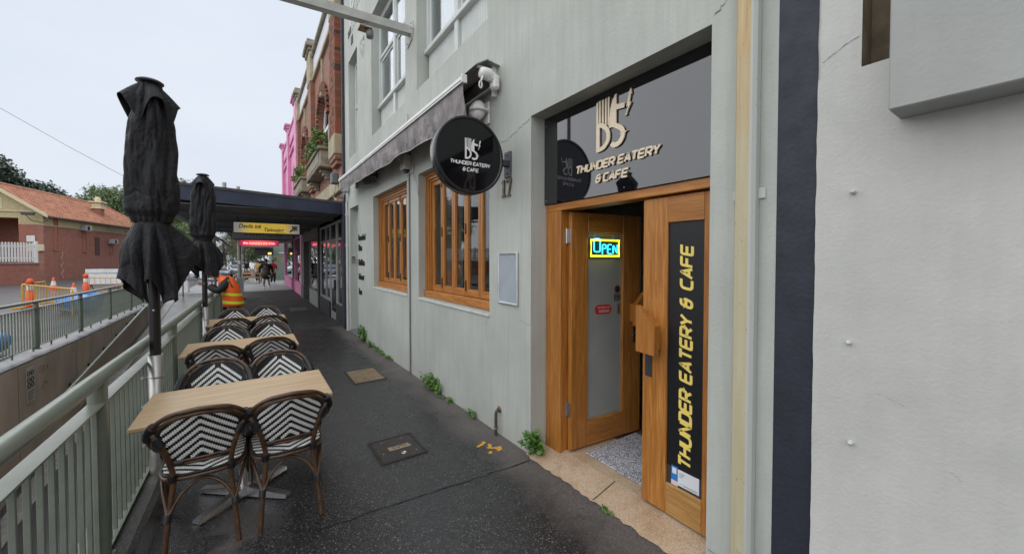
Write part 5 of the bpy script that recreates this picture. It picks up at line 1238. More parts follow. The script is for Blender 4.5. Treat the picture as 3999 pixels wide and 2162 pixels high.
# ---- shop canopies
m_navyf = M('navy_fascia', (.018, .026, .055), .5, var=.35, vs=3, bmp=.1); m_soff = M('dark_soffit', (.13, .13, .132), .8, var=.15, vs=5); m_croof = M('canopy_sheet', (.05, .048, .055), .6, var=.2)
cy_ = thing('shop_canopy', 'dark navy shop canopy sheltering the footpath beyond the cafe', 'canopy', (.2, 15, 3))
def zc(x): return 3.315 - (x + 1.26) * .0486
XA, XB = -1.78, 1.995; Y0, Y1 = 10.7, 20.9
b = MB()
b.add([(XA, Y0, zc(XA)-.38), (XB, Y0, zc(XB)-.32), (XB, Y0, zc(XB)-.06), (XA, Y0, zc(XA)-.06), (XA, Y0+.03, zc(XA)-.38), (XB, Y0+.03, zc(XB)-.32), (XB, Y0+.03, zc(XB)-.06), (XA, Y0+.03, zc(XA)-.06)], [(0,1,2,3),(7,6,5,4),(0,4,5,1),(1,5,6,2),(2,6,7,3),(3,7,4,0)])
tp(b, 'front_fascia', m_navyf, cy_)
b = MB(); b.add([(XA-.03, Y0-.02, zc(XA)-.06), (XB, Y0-.02, zc(XB)-.06), (XB, Y0-.02, zc(XB)), (XA-.03, Y0-.02, zc(XA)), (XA-.03, Y1, zc(XA)-.06), (XB, Y1, zc(XB)-.06), (XB, Y1, zc(XB)), (XA-.03, Y1, zc(XA))], [(0,1,2,3),(7,6,5,4),(0,4,5,1),(1,5,6,2),(2,6,7,3),(3,7,4,0)]); tp(b, 'roof_sheet', m_croof, cy_)
tp(MB().box(XA, XA+.03, Y0+.031, Y1, zc(XA)-.38, zc(XA)-.061), 'side_fascia', m_navyf, cy_)
pl = MB().bev(XA+.035, XB, 0, .195, 0, .02, b=.003).mesh('soffit_board', m_soff); y = Y0 + .04
while y < Y1 - .2: obj('soffit_board', pl, cy_, (-.2, y - 15, 2.865 - 3)); y += .2
for y in (12.2, 14.9, 17.6, 20.2): tp(MB().bev(XA+.04, XB, y, y+.09, 2.78, 2.864, b=.004), 'joist', m_soff, cy_)
for y in (12.2, 17.6):
    b = MB(); b.prism([(-1.75, 2.80), (-1.45, 2.80), (-.75, 2.35), (-.55, 2.10), (-.62, 2.10), (-.85, 2.32), (-1.2, 2.60), (-1.75, 2.72)], lambda u, v, d: (u - .1, d, v), y, y + .05); tp(b, 'bracket', m_soff, cy_)
tp(MB().tube([(-.78, 12.225, 2.2), (-.78, 12.225, .9)], .03, 10), 'post', m_soff, cy_)
tp(MB().tube([(-.5, 10.9, zc(-.5)), (-.5, 10.9, zc(-.5)+.14)], .04, 10), 'vent', m_grey, cy_)
cy2 = thing('far_canopy', 'dark canopy of the pink shops farther along', 'canopy', (.5, 26, 3)); tp(MB().bev(-.9, 1.99, 21.3, 33, 2.78, 3.0, b=.01), 'slab', m_soff, cy2)

# ---- hanging signs under the canopy
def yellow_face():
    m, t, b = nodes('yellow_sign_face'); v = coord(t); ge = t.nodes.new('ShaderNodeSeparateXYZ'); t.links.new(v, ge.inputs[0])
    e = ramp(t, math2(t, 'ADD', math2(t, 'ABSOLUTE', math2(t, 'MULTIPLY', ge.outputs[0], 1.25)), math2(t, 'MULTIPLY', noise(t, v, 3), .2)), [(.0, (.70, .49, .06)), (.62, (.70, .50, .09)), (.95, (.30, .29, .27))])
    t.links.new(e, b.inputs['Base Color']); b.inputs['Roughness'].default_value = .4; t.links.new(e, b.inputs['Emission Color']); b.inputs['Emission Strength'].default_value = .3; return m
s1 = thing('hanging_shop_sign', 'yellow hanging sign with black script for a tattoo shop under the canopy', 'sign', (.37, 12.5, 2.51))
tp(MB().bev(-.41, 1.155, 12.47, 12.55, 2.355, 2.665, b=.006), 'box', m_dark, s1); tp(MB().box(-.39, 1.135, 12.464, 12.469, 2.375, 2.645), 'face', yellow_face(), s1)
tp(text('Devils ink', .155, on_front(-.29, 12.4625, 2.50), shear=.3, xs=.82, off=.003), 'lettering', m_lblk, s1); tp(text('Tattooing', .14, on_front(.27, 12.4622, 2.425), shear=.3, xs=.85, off=.003), 'lettering', m_lblk, s1); tp(text('Melbourne', .055, on_front(.56, 12.4615, 2.385), shear=.2), 'lettering', M('sign_red', (.25, .03, .02), .5), s1)
b = MB(); random.seed(2)
for i in range(5):
    P = [(.98 + random.uniform(-.13, .13), 2.51 + random.uniform(-.1, .1)) for _ in range(6)]; lf, rt = ribbon(rnd(P, .08, 5), .012)
    for k in range(len(lf)-1): b.quad(*[(p.x, 12.4623 - .0001*i - .000005*k, p.y) for p in (lf[k], rt[k], rt[k+1], lf[k+1])])
tp(b, 'ornament', m_lblk, s1)
for x in (-.31, 1.05): tp(MB().tube([(x, 12.51, 2.66), (x, 12.51, 2.86)], .012, 6), 'hanger', m_dark, s1)
s2 = thing('hanging_shop_sign', 'grey hanging sign with dark lettering half hidden behind the yellow one', 'sign', (.3, 14, 2.38))
tp(MB().bev(-.50, 1.11, 13.97, 14.05, 2.25, 2.52, b=.006), 'box', m_dark, s2); tp(MB().box(-.48, 1.09, 13.964, 13.969, 2.27, 2.50), 'face', M('grey_sign_face', (.25, .255, .26), .5), s2)
tp(text('BODTICAL', .17, on_front(.31, 13.9625, 2.375), align='CENTER', sp=1.25), 'lettering', m_lblk, s2)
for x in (-.3, .9): tp(MB().tube([(x, 14.0, 2.52), (x, 14.0, 2.86)], .012, 6), 'hanger', m_dark, s2)
s3 = thing('lit_banner_sign', 'glowing red sign with blurred white words at the far end of the path', 'sign', (.36, 25.5, 2.5))
def red_face():
    m, t, b = nodes('red_sign_face'); v = coord(t); ge = t.nodes.new('ShaderNodeSeparateXYZ'); t.links.new(v, ge.inputs[0])
    e = ramp(t, math2(t, 'ABSOLUTE', math2(t, 'MULTIPLY', ge.outputs[0], 1.0)), [(.0, (.95, .14, .13)), (.5, (.85, .07, .10)), (.95, (.22, .01, .06))])
    t.links.new(e, b.inputs['Base Color']); t.links.new(e, b.inputs['Emission Color']); b.inputs['Emission Strength'].default_value = .55; return m
tp(MB().bev(-.59, 1.29, 25.5, 25.6, 2.36, 2.67, b=.006), 'box', m_dark, s3); tp(MB().box(-.58, 1.28, 25.494, 25.499, 2.37, 2.66), 'face', red_face(), s3)
tp(text('the rumours are true.', .17, on_front(.36, 25.4925, 2.46), align='CENTER', off=.003), 'lettering', M('lit_white', (.9, .8, .7), .5, emit=(1, .75, .65), es=.6), s3)
for x in (-.4, 1.1): tp(MB().tube([(x, 25.55, 2.67), (x, 25.55, 2.79)], .012, 6), 'hanger', m_dark, s3)

# ---- shopfronts below the canopy
m_alum = M('shop_aluminium', (.42, .43, .43), .4, .5, var=.08); m_tile = M('charcoal_riser', (.035, .034, .040), .45, var=.2, vs=9); m_greyr = M('grey_green_riser', (.25, .26, .24), .7, var=.12); m_sglass = glass('shop_glass', 1.9, (.6, .63, .62))
s_a = thing('tattoo_shop_front', 'shopfront with aluminium door frame and charcoal base next to the cafe', 'shopfront', (2, 13, 0))
def pp_(par, name, mt, *q, b=.004): return tp(MB().bev(*q, b=b), name, mt, par)
g0 = gz(12) - .05
pp_(s_a, 'pillar', m_tile, 1.98, 2.3, 10.58, 10.98, g0, 2.86); pp_(s_a, 'stall_riser', m_tile, 2.0, 2.25, 10.985, 12.0, g0, .37); pp_(s_a, 'stall_riser', m_tile, 2.0, 2.25, 13.2, 15.25, g0-.03, .33)
pp_(s_a, 'pillar', m_tile, 1.97, 2.3, 15.25, 15.5, g0-.1, 2.86); pp_(s_a, 'header', m_tile, 2.0, 2.3, 10.98, 15.25, 2.75, 2.86)
f = MB()
for y in (10.985, 11.97, 12.05, 13.15, 13.95, 15.20): f.bev(2.03, 2.09, y, y + .055, .30 if not 11.9 < y < 13 else g0, 2.75, b=.004)
for (a, c) in ((11.04, 11.97), (12.105, 13.15), (13.205, 15.2)): f.bev(2.035, 2.085, a, c, 2.20, 2.27, b=.004); f.bev(2.035, 2.085, a, c, 2.70, 2.75, b=.004)
for (a, c) in ((11.04, 11.97), (13.205, 15.2)): f.bev(2.025, 2.09, a, c, .33, .40, b=.004)
tp(f, 'frame', m_alum, s_a)
f = MB(); f.bev(2.05, 2.08, 12.11, 12.20, g0+.03, 2.19); f.bev(2.05, 2.08, 13.06, 13.145, g0+.03, 2.19); f.bev(2.05, 2.08, 12.20, 13.06, 2.09, 2.19); f.bev(2.05, 2.08, 12.20, 13.06, g0+.03, .05); dl = tp(f, 'door', m_alum, s_a); tp_h = MB().bev(1.985, 2.04, 12.15, 12.25, .75, 1.05, b=.004); tp_h.v = [(a-2, b_2-13, c) for a, b_2, c in tp_h.v]; tp_h.build("handle", m_dark, dl)
for (a, c, l, h) in ((11.04, 11.97, .40, 2.2), (12.2, 13.06, .05, 2.09), (13.205, 13.95, .40, 2.2), (14.0, 15.2, .40, 2.2), (11.04, 11.97, 2.27, 2.7), (12.105, 13.15, 2.27, 2.7), (13.205, 15.2, 2.27, 2.7)): tp(MB().box(2.058, 2.064, a, c, l, h), 'pane', m_sglass, s_a)
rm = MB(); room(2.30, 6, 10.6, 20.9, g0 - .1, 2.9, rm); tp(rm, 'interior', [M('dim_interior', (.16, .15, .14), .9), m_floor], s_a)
pp_(s_a, 'grey_panel', m_greyr, 2.20, 2.23, 13.3, 13.9, .4, 2.2)
s_b = thing('grey_shop_front', 'grey framed shopfront between the aluminium one and the pink one', 'shopfront', (2, 18, 0)); g1 = gz(18) - .06
pp_(s_b, 'stall_riser', m_greyr, 2.0, 2.2, 15.5, 18.2, g1, .42); pp_(s_b, 'pilaster', M('dark_grey_green', (.10, .105, .095), .6), 1.97, 2.25, 19.9, 20.85, g1, 2.86); pp_(s_b, 'plinth', M('dark_grey_green', (.10, .105, .095)), 1.93, 2.25, 19.85, 20.87, g1, .45, b=.03)
pp_(s_b, 'header', M('dark_grey_green', (.10, .105, .095)), 1.98, 2.2, 15.5, 19.9, 2.42, 2.86); pp_(s_b, 'door', m_greyr, 2.35, 2.40, 18.25, 19.9, g1, 2.42)
f = MB()
for y in (15.5, 18.15): f.bev(2.02, 2.09, y, y + .06, .42, 2.42)
tp(f, 'frame', m_greyr, s_b); tp(MB().box(2.05, 2.056, 15.56, 18.15, .42, 2.42), 'pane', m_sglass, s_b)
s_c = thing('pink_shop_front', 'pink based shopfront with black hanging trim below the pink building', 'shopfront', (2, 27, 0)); g2 = gz(26) - .06
for (a, c) in ((20.9, 21.35), (24.6, 24.8), (32.3, 32.6)): pp_(s_c, 'pilaster', m_pink, 1.96, 2.2, a, c, g2, 2.8)
pp_(s_c, 'stall_riser', m_pink, 1.99, 2.2, 21.35, 24.6, g2, .42); pp_(s_c, 'stall_riser', m_pink, 1.99, 2.2, 27.0, 32.3, g2, .42); pp_(s_c, 'return_wall', m_pink, 2.2, 2.9, 27.0, 27.1, g2, .42)
tp(MB().box(2.05, 2.056, 21.35, 24.6, .42, 2.8), 'pane', m_sglass, s_c); tp(MB().box(2.05, 2.056, 27.0, 32.3, .42, 2.8), 'pane', m_sglass, s_c)
for i in range(9): tp(MB().bev(2.0, 2.03, 21.6 + i*.33, 21.72 + i*.33, 2.15, 2.75, b=.01), 'hanging_slat', m_lblk, s_c)
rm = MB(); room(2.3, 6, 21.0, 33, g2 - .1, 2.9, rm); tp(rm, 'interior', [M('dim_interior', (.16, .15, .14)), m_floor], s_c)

# ================================================================== STATION BUILDING ACROSS THE STREET
m_sbr = brick_mat('station_brick', (.38, .125, .085), (.30, .095, .066), (.32, .20, .155), 'yz', .24, .086, .3); m_sbrx = brick_mat('station_brick_x', (.38, .125, .085), (.30, .095, .066), (.32, .20, .155), 'xz', .24, .086, .3)
m_rough = M('cream_roughcast', (.50, .42, .24), .9, var=.12, vs=5, bmp=.6, bs=45, bd=.02); m_crm = M('cream_paint', (.62, .54, .35), .6, var=.06); m_tile_r = M('terracotta_tile', (.42, .19, .115), .75, var=.32, vs=2.5)
st = thing('station_building', 'low red brick and cream station building with terracotta roof across the street', 'building', (-12.49, 42.06, 0), R(-11))
LEN, WD, EZ, RZ_ = 15.0, 5.0, 5.0, 6.95
def sp_(mb, name, mt, par=None): return mb.build(name, mt, par or st)
w_ = MB(); w_.box(-.3, 0, 0, LEN, -.5, 4.1); sw_ = sp_(w_, 'long_wall', m_sbr); w_ = MB(); w_.box(-.3, .012, -.012, LEN, 4.101, 4.98); w_.bev(-.05, .05, -.04, LEN, 4.03, 4.13, b=.02); sp_(w_, 'roughcast_band', m_rough)
w_ = MB(); w_.box(-1.25, -.3, 0, .3, -.5, 4.1); w_.box(-WD, -3.6, 0, .3, -.5, 4.1); w_.box(-3.6, -1.25, .02, .3, -.5, 1.0); sp_(w_, 'gable_wall', m_sbrx); w_ = MB(); w_.prism([(-WD, 4.1), (-WD, 4.6), (-WD/2, 6.7), (0, 4.98), (-.0, 4.1), (-1.25, 4.1), (-1.25, 4.55), (-3.6, 4.55), (-3.6, 4.1)], lambda u, v, d: (u, d, v), 0, .3); sp_(w_, 'gable', m_rough)
w_ = MB(); w_.box(-3.6, -1.25, 2.2, 2.3, -.5, 4.6); w_.quad((-3.6, .3, 4.56), (-1.25, .3, 4.56), (-1.25, 2.2, 4.56), (-3.6, 2.2, 4.56)); w_.box(-1.25, -1.2, .3, 2.3, -.5, 4.6); sp_(w_, 'porch_recess', m_sbrx); sp_(MB().bev(-2.4, -1.5, 2.15, 2.19, 1.6, 2.9), 'porch_notice', M('notice_green', (.35, .42, .30), .5))
w_ = MB(); w_.box(-WD, -WD+.3, 0, LEN, -.5, 4.9); w_.box(-WD, 0, LEN-.3, LEN, -.5, 4.9); sp_(w_, 'rear_wall', m_sbr)
# tiled roof: raised tiles in courses on both slopes
def tiles(sx):
    b = MB(); n, mrow = 52, 11; e = .42; sl = math.hypot(WD/2 + e, RZ_ - EZ + .3)
    for i in range(n):
        for k in range(mrow):
            y0 = -.45 + (LEN + .9) * i / n; y1 = y0 + (LEN + .9) / n; t0, t1 = k / mrow, (k + 1) / mrow
            if LEN + .45 - y1 < (1 - (1 - t0)) * 2.2: continue
            P = lambda t, h, y: ((-WD/2 + sx*(WD/2 + e)*(1-t)), y, EZ - .3 + (RZ_ - EZ + .3)*t + h)
            ym = y0 + (y1 - y0)*.3
            b.add([P(t0, .06, y0), P(t0, .13, ym), P(t0, .06, y1), P(t1, .0, y0), P(t1, .07, ym), P(t1, .0, y1), P(t0, 0, y0), P(t0, 0, y1)], [(0,1,4,3), (1,2,5,4), (0,6,7,2,1)] if sx > 0 else [(3,4,1,0), (4,5,2,1), (1,2,7,6,0)])
    return b
for sx in (1, -1): o = sp_(tiles(sx), 'roof_tiles', m_tile_r); o['kind'] = 'stuff'
b = MB(); b.quad((-WD/2 + WD/2 + .42, -.45, EZ-.31), (-WD/2 + WD/2 + .42, LEN+.45, EZ-.31), (-WD/2, LEN-1.9, RZ_-.05), (-WD/2, -.45, RZ_-.05)); b.quad((-WD - .42, -.45, EZ-.31), (-WD/2, -.45, RZ_-.05), (-WD/2, LEN-1.9, RZ_-.05), (-WD-.42, LEN+.45, EZ-.31)); b.add([(.42, LEN+.45, EZ-.28), (-WD-.42, LEN+.45, EZ-.28), (-WD/2, LEN-1.8, RZ_+.03)], [(0, 1, 2)]); sp_(b, 'roof_deck', m_tile_r)
sp_(MB().tube([(-WD/2, -.45, RZ_+.06), (-WD/2, LEN-1.8, RZ_+.06), (.40, LEN+.4, EZ-.2)], .11, 8), 'ridge_tiles', m_tile_r)
for sx in (1, -1):
    b = MB(); xe = -WD/2 + sx*(WD/2 + .46); b.add([(xe, -.47, EZ-.42), (-WD/2, -.47, RZ_-.16), (-WD/2, -.47, RZ_+.06), (xe, -.47, EZ-.18), (xe, -.40, EZ-.42), (-WD/2, -.40, RZ_-.16), (-WD/2, -.40, RZ_+.06), (xe, -.40, EZ-.18)], [(0,1,2,3),(7,6,5,4),(0,4,5,1),(1,5,6,2),(2,6,7,3),(3,7,4,0)]); sp_(b, 'bargeboard', m_crm)
sp_(MB().tube([(.45, -.3, EZ-.33), (.45, LEN+.4, EZ-.33)], .06, 8), 'gutter', M('brown_gutter', (.16, .06, .035), .5)); sp_(MB().tube([(.42, 8.2, EZ-.36), (.06, 8.2, 4.55), (.06, 8.2, 4.30), (.06, 8.5, 4.26), (.06, LEN, 4.12)], .045, 8), 'drain_pipe', m_grey)
b = MB()
for i in range(7): b.bev(-2.95, -2.05, -.03, .01, 5.2 + i*.1, 5.25 + i*.1, b=.004)
b.bev(-3.0, -2.0, -.02, .0, 5.15, 5.95); sp_(b, 'gable_vent', m_crm); sp_(MB().bev(-WD, .2, -.1, .0, 4.98, 5.06, b=.01), 'gable_ledge', m_crm)
b = MB(); b.bev(-1.15, -.55, 8.3, 8.9, 5.2, 6.2, b=.01); ch = sp_(b, 'chimney', m_sbrx); b = MB(); b.bev(-1.15, -.55, 8.3, 8.9, 6.201, 6.75, b=.02); b.bev(-1.25, -.45, 8.2, 9.0, 6.2, 6.28, b=.02); b.bev(-1.33, -.37, 8.12, 9.08, 6.75, 6.86, b=.02); sp_(b, 'chimney_head', m_crm, ch); sp_(MB().lathe([(.2, 6.86), (.22, 7.1), (.15, 7.25), (.13, 7.3), (0, 7.3)], 10, (-.85, 8.6, 0)), 'chimney_pot', m_crm, ch)
for (y, zl, zh) in ((1.0, 2.3, 4.75), (4.4, 2.2, 3.9), (8.3, 2.1, 3.6), (10.9, 2.0, 4.4), (13.4, 2.1, 4.4)):
    b = MB(); b.bev(.0, .02, y, y + .45, zl, zh, b=.004); b.bev(.02, .05, y + .42, y + .47, zl, zh - .1, b=.004); b.bev(-.01, .06, y - .05, y + .5, zl - .08, zl, b=.01); sp_(b, 'blocked_window', M('patched_brick', (.33, .13, .09), .9, var=.2, vs=12))
sp_(MB().bev(.0, .03, 6.1, 6.75, 1.9, 3.5), 'shutter', M('maroon_shutter', (.085, .03, .03), .6))
for (y, z) in ((4.1, 3.95), (8.1, 3.0)): b = MB(); b.bev(.02, .45, y, y + .7, z, z + .42, b=.02); o = sp_(b, 'air_conditioner', m_grey); sp_(MB().bev(.452, .46, y + .06, y + .4, z + .05, z + .37, b=.004), 'grille', m_dark, o)
b = MB(); P = [(.006, 1.9 + .12*math.sin(k*1.7) + .06*math.sin(k*4.1), 2.15 - k*.17) for k in range(13)]; b.tube(P, .03, 4); sp_(b, 'wall_crack', M('crack_filler', (.50, .36, .27), .9))
sp_(MB().bev(-.85, -.42, -.05, -.01, 2.85, 3.3), 'white_notice', m_white); sp_(MB().bev(-.75, .06, -.16, -.01, 2.18, 2.65, b=.03), 'stone_pad', m_crm)
sp_(MB().bev(-.75, -.1, -.75, -.5, 4.72, 4.95, b=.05), 'porch_lamp', M('lamp_dark', (.06, .06, .065), .5)); sp_(MB().tube([(-.6, -.5, 4.72), (-.5, -.1, 4.35), (0, -.05, 4.25), (.3, -.1, 4.4)], .02, 6), 'lamp_cable', m_dark)
# ---- raised platform wall and white picket fence
W0, W1 = Vector((-11.65, 38.55, 0)), Vector((-13.0, 36.9, 0)); dr = (W1 - W0).normalized(); ang = math.atan2(dr.y, dr.x)
pw = thing('platform_wall', 'low dark red brick wall below the white picket fence', 'wall', tuple(W0), ang); MB().box(0, 26, -.3, 0, -.5, 1.30).build('brickwork', m_sbrx, pw); MB().bev(-.05, 26, -.36, .06, 1.301, 1.38, b=.01).build('coping', m_stoned, pw); MB().box(-.0, 26, -6, -.301, -.5, 1.2).build('platform', m_stoned, pw); MB().box(-.02, .28, -4, -.302, -.5, 1.30).build('return_wall', m_sbr, pw)
pf = thing('picket_fence', 'white picket fence on top of the platform wall', 'fence', tuple(W0 + Vector((0, 0, 1.38))), ang); m_pick = M('white_picket_paint', (.72, .72, .69), .5, var=.05)
pm = MB(); pm.bev(-.045, .045, -.012, .012, .06, 1.25, b=.003); pm.add([(-.045, -.012, 1.25), (.045, -.012, 1.25), (0, -.012, 1.32), (-.045, .012, 1.25), (.045, .012, 1.25), (0, .012, 1.32)], [(0,1,2), (5,4,3), (0,2,5,3), (1,4,5,2)]); pm = pm.mesh('picket', m_pick)
for i in range(180): obj('picket', pm, pf, (.1 + i*.14, -.12, 0))
for z in (.25, 1.0): MB().bev(0, 25.5, -.17, -.135, z, z + .09, b=.004).build('rail', m_pick, pf)
for i in range(11): MB().bev(.0 + i*2.4, .13 + i*2.4, -.21, -.08, 0, 1.4, b=.01).build('post', m_pick, pf)
# ================================================================== VEGETATION
def leafm(name, c1, c2, rough=.5):
    if name in MATS: return MATS[name]
    m, t, b = nodes(name); MATS[name] = m; v = coord(t)
    t.links.new(ramp(t, noise(t, v, 1.1, 4, .6), [(.3, c1), (.7, c2)]), b.inputs['Base Color']); b.inputs['Roughness'].default_value = rough
    b.inputs['Subsurface Weight'].default_value = 0.0; return m
m_bark = M('grey_bark', (.10, .075, .055), .9, var=.3, bmp=.5, bs=12)
def rdir(rg):
    z = rg.uniform(-1, 1); a = rg.uniform(0, 6.283); q = math.sqrt(1 - z*z); return Vector((q*math.cos(a), q*math.sin(a), z))
def leaves(rg, lobes, n, size, clump=26, spread=.55, flat=.5):
    b = MB(); vs = []; fs = []
    tot = sum(l[3]*l[4]*l[5] for l in lobes)
    for (cx, cy, cz, rx, ry, rz) in lobes:
        k = int(n * rx*ry*rz / tot / clump) + 1
        for _ in range(k):
            d = rdir(rg); r_ = rg.uniform(.45, 1.0)**.6
            c = Vector((cx + d.x*rx*r_, cy + d.y*ry*r_, cz + d.z*rz*r_)); cr_ = spread * rg.uniform(.6, 1.3)
            for _ in range(clump):
                p = c + rdir(rg) * cr_ * rg.random()**.5; nn = (rdir(rg) + Vector((0, 0, flat)) + d*.5).normalized(); a = nn.orthogonal().normalized(); e = nn.cross(a); th = rg.uniform(0, 6.28)
                a, e = a*math.cos(th) + e*math.sin(th), e*math.cos(th) - a*math.sin(th); s_ = size * rg.uniform(.6, 1.3); i = len(vs)
                vs += [p - a*s_, p - e*s_*.45 + nn*s_*.12, p + a*s_, p + e*s_*.45 + nn*s_*.12]; fs.append((i, i+1, i+2, i+3))
    b.add(vs, fs); return b
def tree(label, loc, lobes, n, size, mat, trunk_r, seed, spread=.6, name='tree', group=None, limbs=True):
    rg = random.Random(seed); t = thing(name, label, 'tree', loc, 0, group)
    leaves(rg, lobes, n, size, spread=spread).build('crown', mat, t)
    b = MB(); hz_ = min(l[2] for l in lobes); b.tube(smooth([(0, 0, -.3), (.1, .05, hz_*.5), (0, .1, hz_), (lobes[0][0]*.5, lobes[0][1]*.5, lobes[0][2])], 4), [trunk_r*1.2] + [trunk_r]*6 + [trunk_r*.6]*6, 8)
    for (cx, cy, cz, rx, ry, rz) in lobes:
        for _ in range(3):
            d = rdir(rg); b.tube(smooth([(0, .1, hz_*.75), (cx*.5, cy*.5, (hz_ + cz)/2), (cx + d.x*rx*.7, cy + d.y*ry*.7, cz + d.z*rz*.7)], 3), [trunk_r*.45]*3 + [trunk_r*.25]*3 + [trunk_r*.08], 6)
    b.build('trunk', m_bark, t); return t
m_lf1 = leafm('dark_evergreen_leaf', (.022, .040, .026), (.052, .080, .045)); m_lf2 = leafm('mid_green_leaf', (.065, .12, .045), (.16, .22, .085)); m_lf3 = leafm('yellow_green_leaf', (.11, .16, .04), (.25, .31, .10)); m_lf4 = leafm('olive_leaf', (.12, .115, .075), (.22, .20, .12))
g_far = 'trees beyond the station'
tree('tall dark evergreen rising behind the left edge of the station roof', (-26, 70, 0), [(0, 0, 9.4, 4.2, 3.5, 4.3), (-3, 0, 8, 4, 3, 4), (2.6, 0, 8.0, 2.8, 3, 3.4)], 35190, .225, m_lf1, .4, 1, 1.0, 'evergreen_tree', g_far)
tree('dark evergreen of middle height behind the station roof', (-21.6, 71, 0), [(0, 0, 7.4, 2.8, 2.5, 3.4), (1.8, 0, 6.6, 2.2, 2, 2.8)], 23458, .210, m_lf1, .3, 2, .8, 'evergreen_tree', g_far)
tree('lowest dark evergreen at the right end of the dark row', (-18.6, 70, 0), [(0, 0, 5.9, 2.0, 2, 2.5), (1.3, 0, 5.2, 1.8, 1.6, 2.2)], 17595, .195, m_lf1, .25, 3, .6, 'evergreen_tree', g_far)
tree('round mid green tree behind the station chimney', (-15.0, 66, 0), [(0, 0, 7.6, 2.0, 2, 2.7), (-1.6, 0, 6.0, 1.5, 1.6, 1.9), (2, 0, 6.5, 2.2, 2, 2.6)], 16099, .144, m_lf2, .25, 4, .7, 'leafy_tree', g_far)
tree('large leafy tree hidden behind the nearest umbrella', (-11.4, 60, 0), [(0, 0, 7.2, 2.6, 2, 2.6), (1.8, 0, 5.4, 2.2, 2, 2.4)], 16099, .144, m_lf2, .25, 5, .7, 'leafy_tree', g_far)
tree('yellow green tree rising above the canopy between the umbrellas', (-6.2, 50, 0), [(0, 0, 7.4, 2.0, 2, 2.2), (-1.2, 0, 5.2, 1.8, 1.6, 2.2), (1.2, 0, 4.6, 1.8, 1.6, 2.2)], 20700, .114, m_lf3, .22, 6, .55, 'leafy_tree', g_far)
tree('dense green shrub tree below the canopy bracket', (-5.2, 46, 0), [(0, 0, 2.8, 1.5, 1.4, 1.9), (.9, 0, 2.0, 1.2, 1, 1.4)], 13799, .090, m_lf2, .12, 7, .4, 'leafy_tree', g_far)
tree('sparse olive tree with bare branches beside the parked cars', (-2.3, 47, 0), [(0, 0, 3.4, 1.5, 1.2, 1.9), (-1.1, 0, 2.4, 1.1, 1, 1.2), (1.2, 0, 3.2, 1.2, 1, 1.4)], 7819, .060, m_lf4, .14, 8, .5, 'olive_tree', g_far)
tree('yellow green tree behind the parked cars at the street end', (-.6, 72, 0), [(0, 0, 4.6, 2.4, 2, 2.6), (2.4, 0, 4.2, 2.4, 2, 2.2), (5, 0, 5.2, 3, 2, 3)], 13799, .132, m_lf3, .2, 9, .7, 'leafy_tree', g_far)
tree('broad green tree closing the street end behind the awning', (3.5, 85, 0), [(0, 0, 6, 4, 2, 4), (-4, 0, 4, 3.6, 2, 3)], 13799, .180, m_lf2, .3, 10, .9, 'leafy_tree', g_far)
hb = leaves(random.Random(40), [(-40 + 7*i + (i % 3), 92 + 3*(i % 2), 2.2, 4.5, 2, 2.0 + .5*(i % 3)) for i in range(13)], 20000, .2, spread=.8); hb.build('far_hedge', m_lf2, label='low green mass of far foliage along the horizon', cat='foliage', kind='stuff')
# weeds at the foot of the wall
m_weed = leafm('fresh_weed_leaf', (.05, .13, .015), (.13, .27, .04), .45); m_stem = M('weed_stem', (.12, .18, .05), .6)
def weed(loc, h, w, d, n, size, label, seed):
    rg = random.Random(seed); t = thing('weed', label, 'weed', loc, 0, 'weeds along the foot of the wall'); b = MB(); vs = []; fs = []; sb = MB()
    for _ in range(max(4, n // 14)):
        a = (-abs(rg.gauss(0, d)), rg.gauss(0, w)); top = Vector((a[0] - rg.uniform(0, d), a[1] + rg.gauss(0, w*.4), h * rg.uniform(.45, 1.05))); sb.tube([(a[0]*.4, a[1]*.5, -.01), tuple(Vector((a[0]*.7, a[1]*.8, top.z*.5))), tuple(top)], .0018, 4)
        for _ in range(14):
            s_ = rg.uniform(.15, 1); p = Vector((a[0]*.4, a[1]*.5, 0)).lerp(top, s_) + rdir(rg) * size * 1.3; p.x = min(p.x, -.004); p.z = max(p.z, .004); nn = (rdir(rg)*.7 + Vector((-.5, 0, .9))).normalized(); q = nn.orthogonal().normalized(); e = nn.cross(q); th = rg.uniform(0, 6.28); q, e = q*math.cos(th) + e*math.sin(th), e*math.cos(th) - q*math.sin(th); L_ = size * rg.uniform(.6, 1.25); i = len(vs)
            vs += [p - q*L_, p - q*L_*.3 - e*L_*.55, p + q*L_*.5 - e*L_*.4, p + q*L_ - nn*L_*.25, p + q*L_*.5 + e*L_*.4, p - q*L_*.3 + e*L_*.55]; fs += [(i, i+1, i+2, i+3), (i, i+3, i+4, i+5)]
    b.add(vs, fs); f = b.build('foliage', m_weed, t); sb.build('stems', m_stem, t); return t
weed((1.995, 8.62, gz(8.6)), .33, .12, .045, 380, .026, 'tall green weed clump beside the studio doorway', 1)
for i, y in enumerate((7.95, 7.55, 7.2, 6.85)): weed((1.998, y, gz(y)), .11 - .015*i, .14, .035, 130, .018, ('small weed next to the tall clump', 'low weed below the far window, second of its row', 'low weed below the far window, third of its row', 'last and lowest weed below the far window')[i], 2 + i)
weed((1.995, 4.72, gz(4.7)), .21, .12, .05, 460, .022, 'bushy green weed clump below the near window', 7); weed((1.998, 4.25, gz(4.2)), .05, .2, .03, 90, .016, 'flat creeping weed right of the bushy clump', 8)
weed((1.998, 3.66, gz(3.6)), .07, .05, .025, 90, .016, 'tiny weed in the wall crack left of the gas pipe', 9); weed((2.06, 2.60, gz(2.6)), .24, .05, .045, 300, .023, 'green weed sprouting by the entrance post', 10); weed((1.97, 1.72, gz(1.7)), .03, .02, .01, 28, .010, 'tiny sprig at the edge of the threshold', 11)
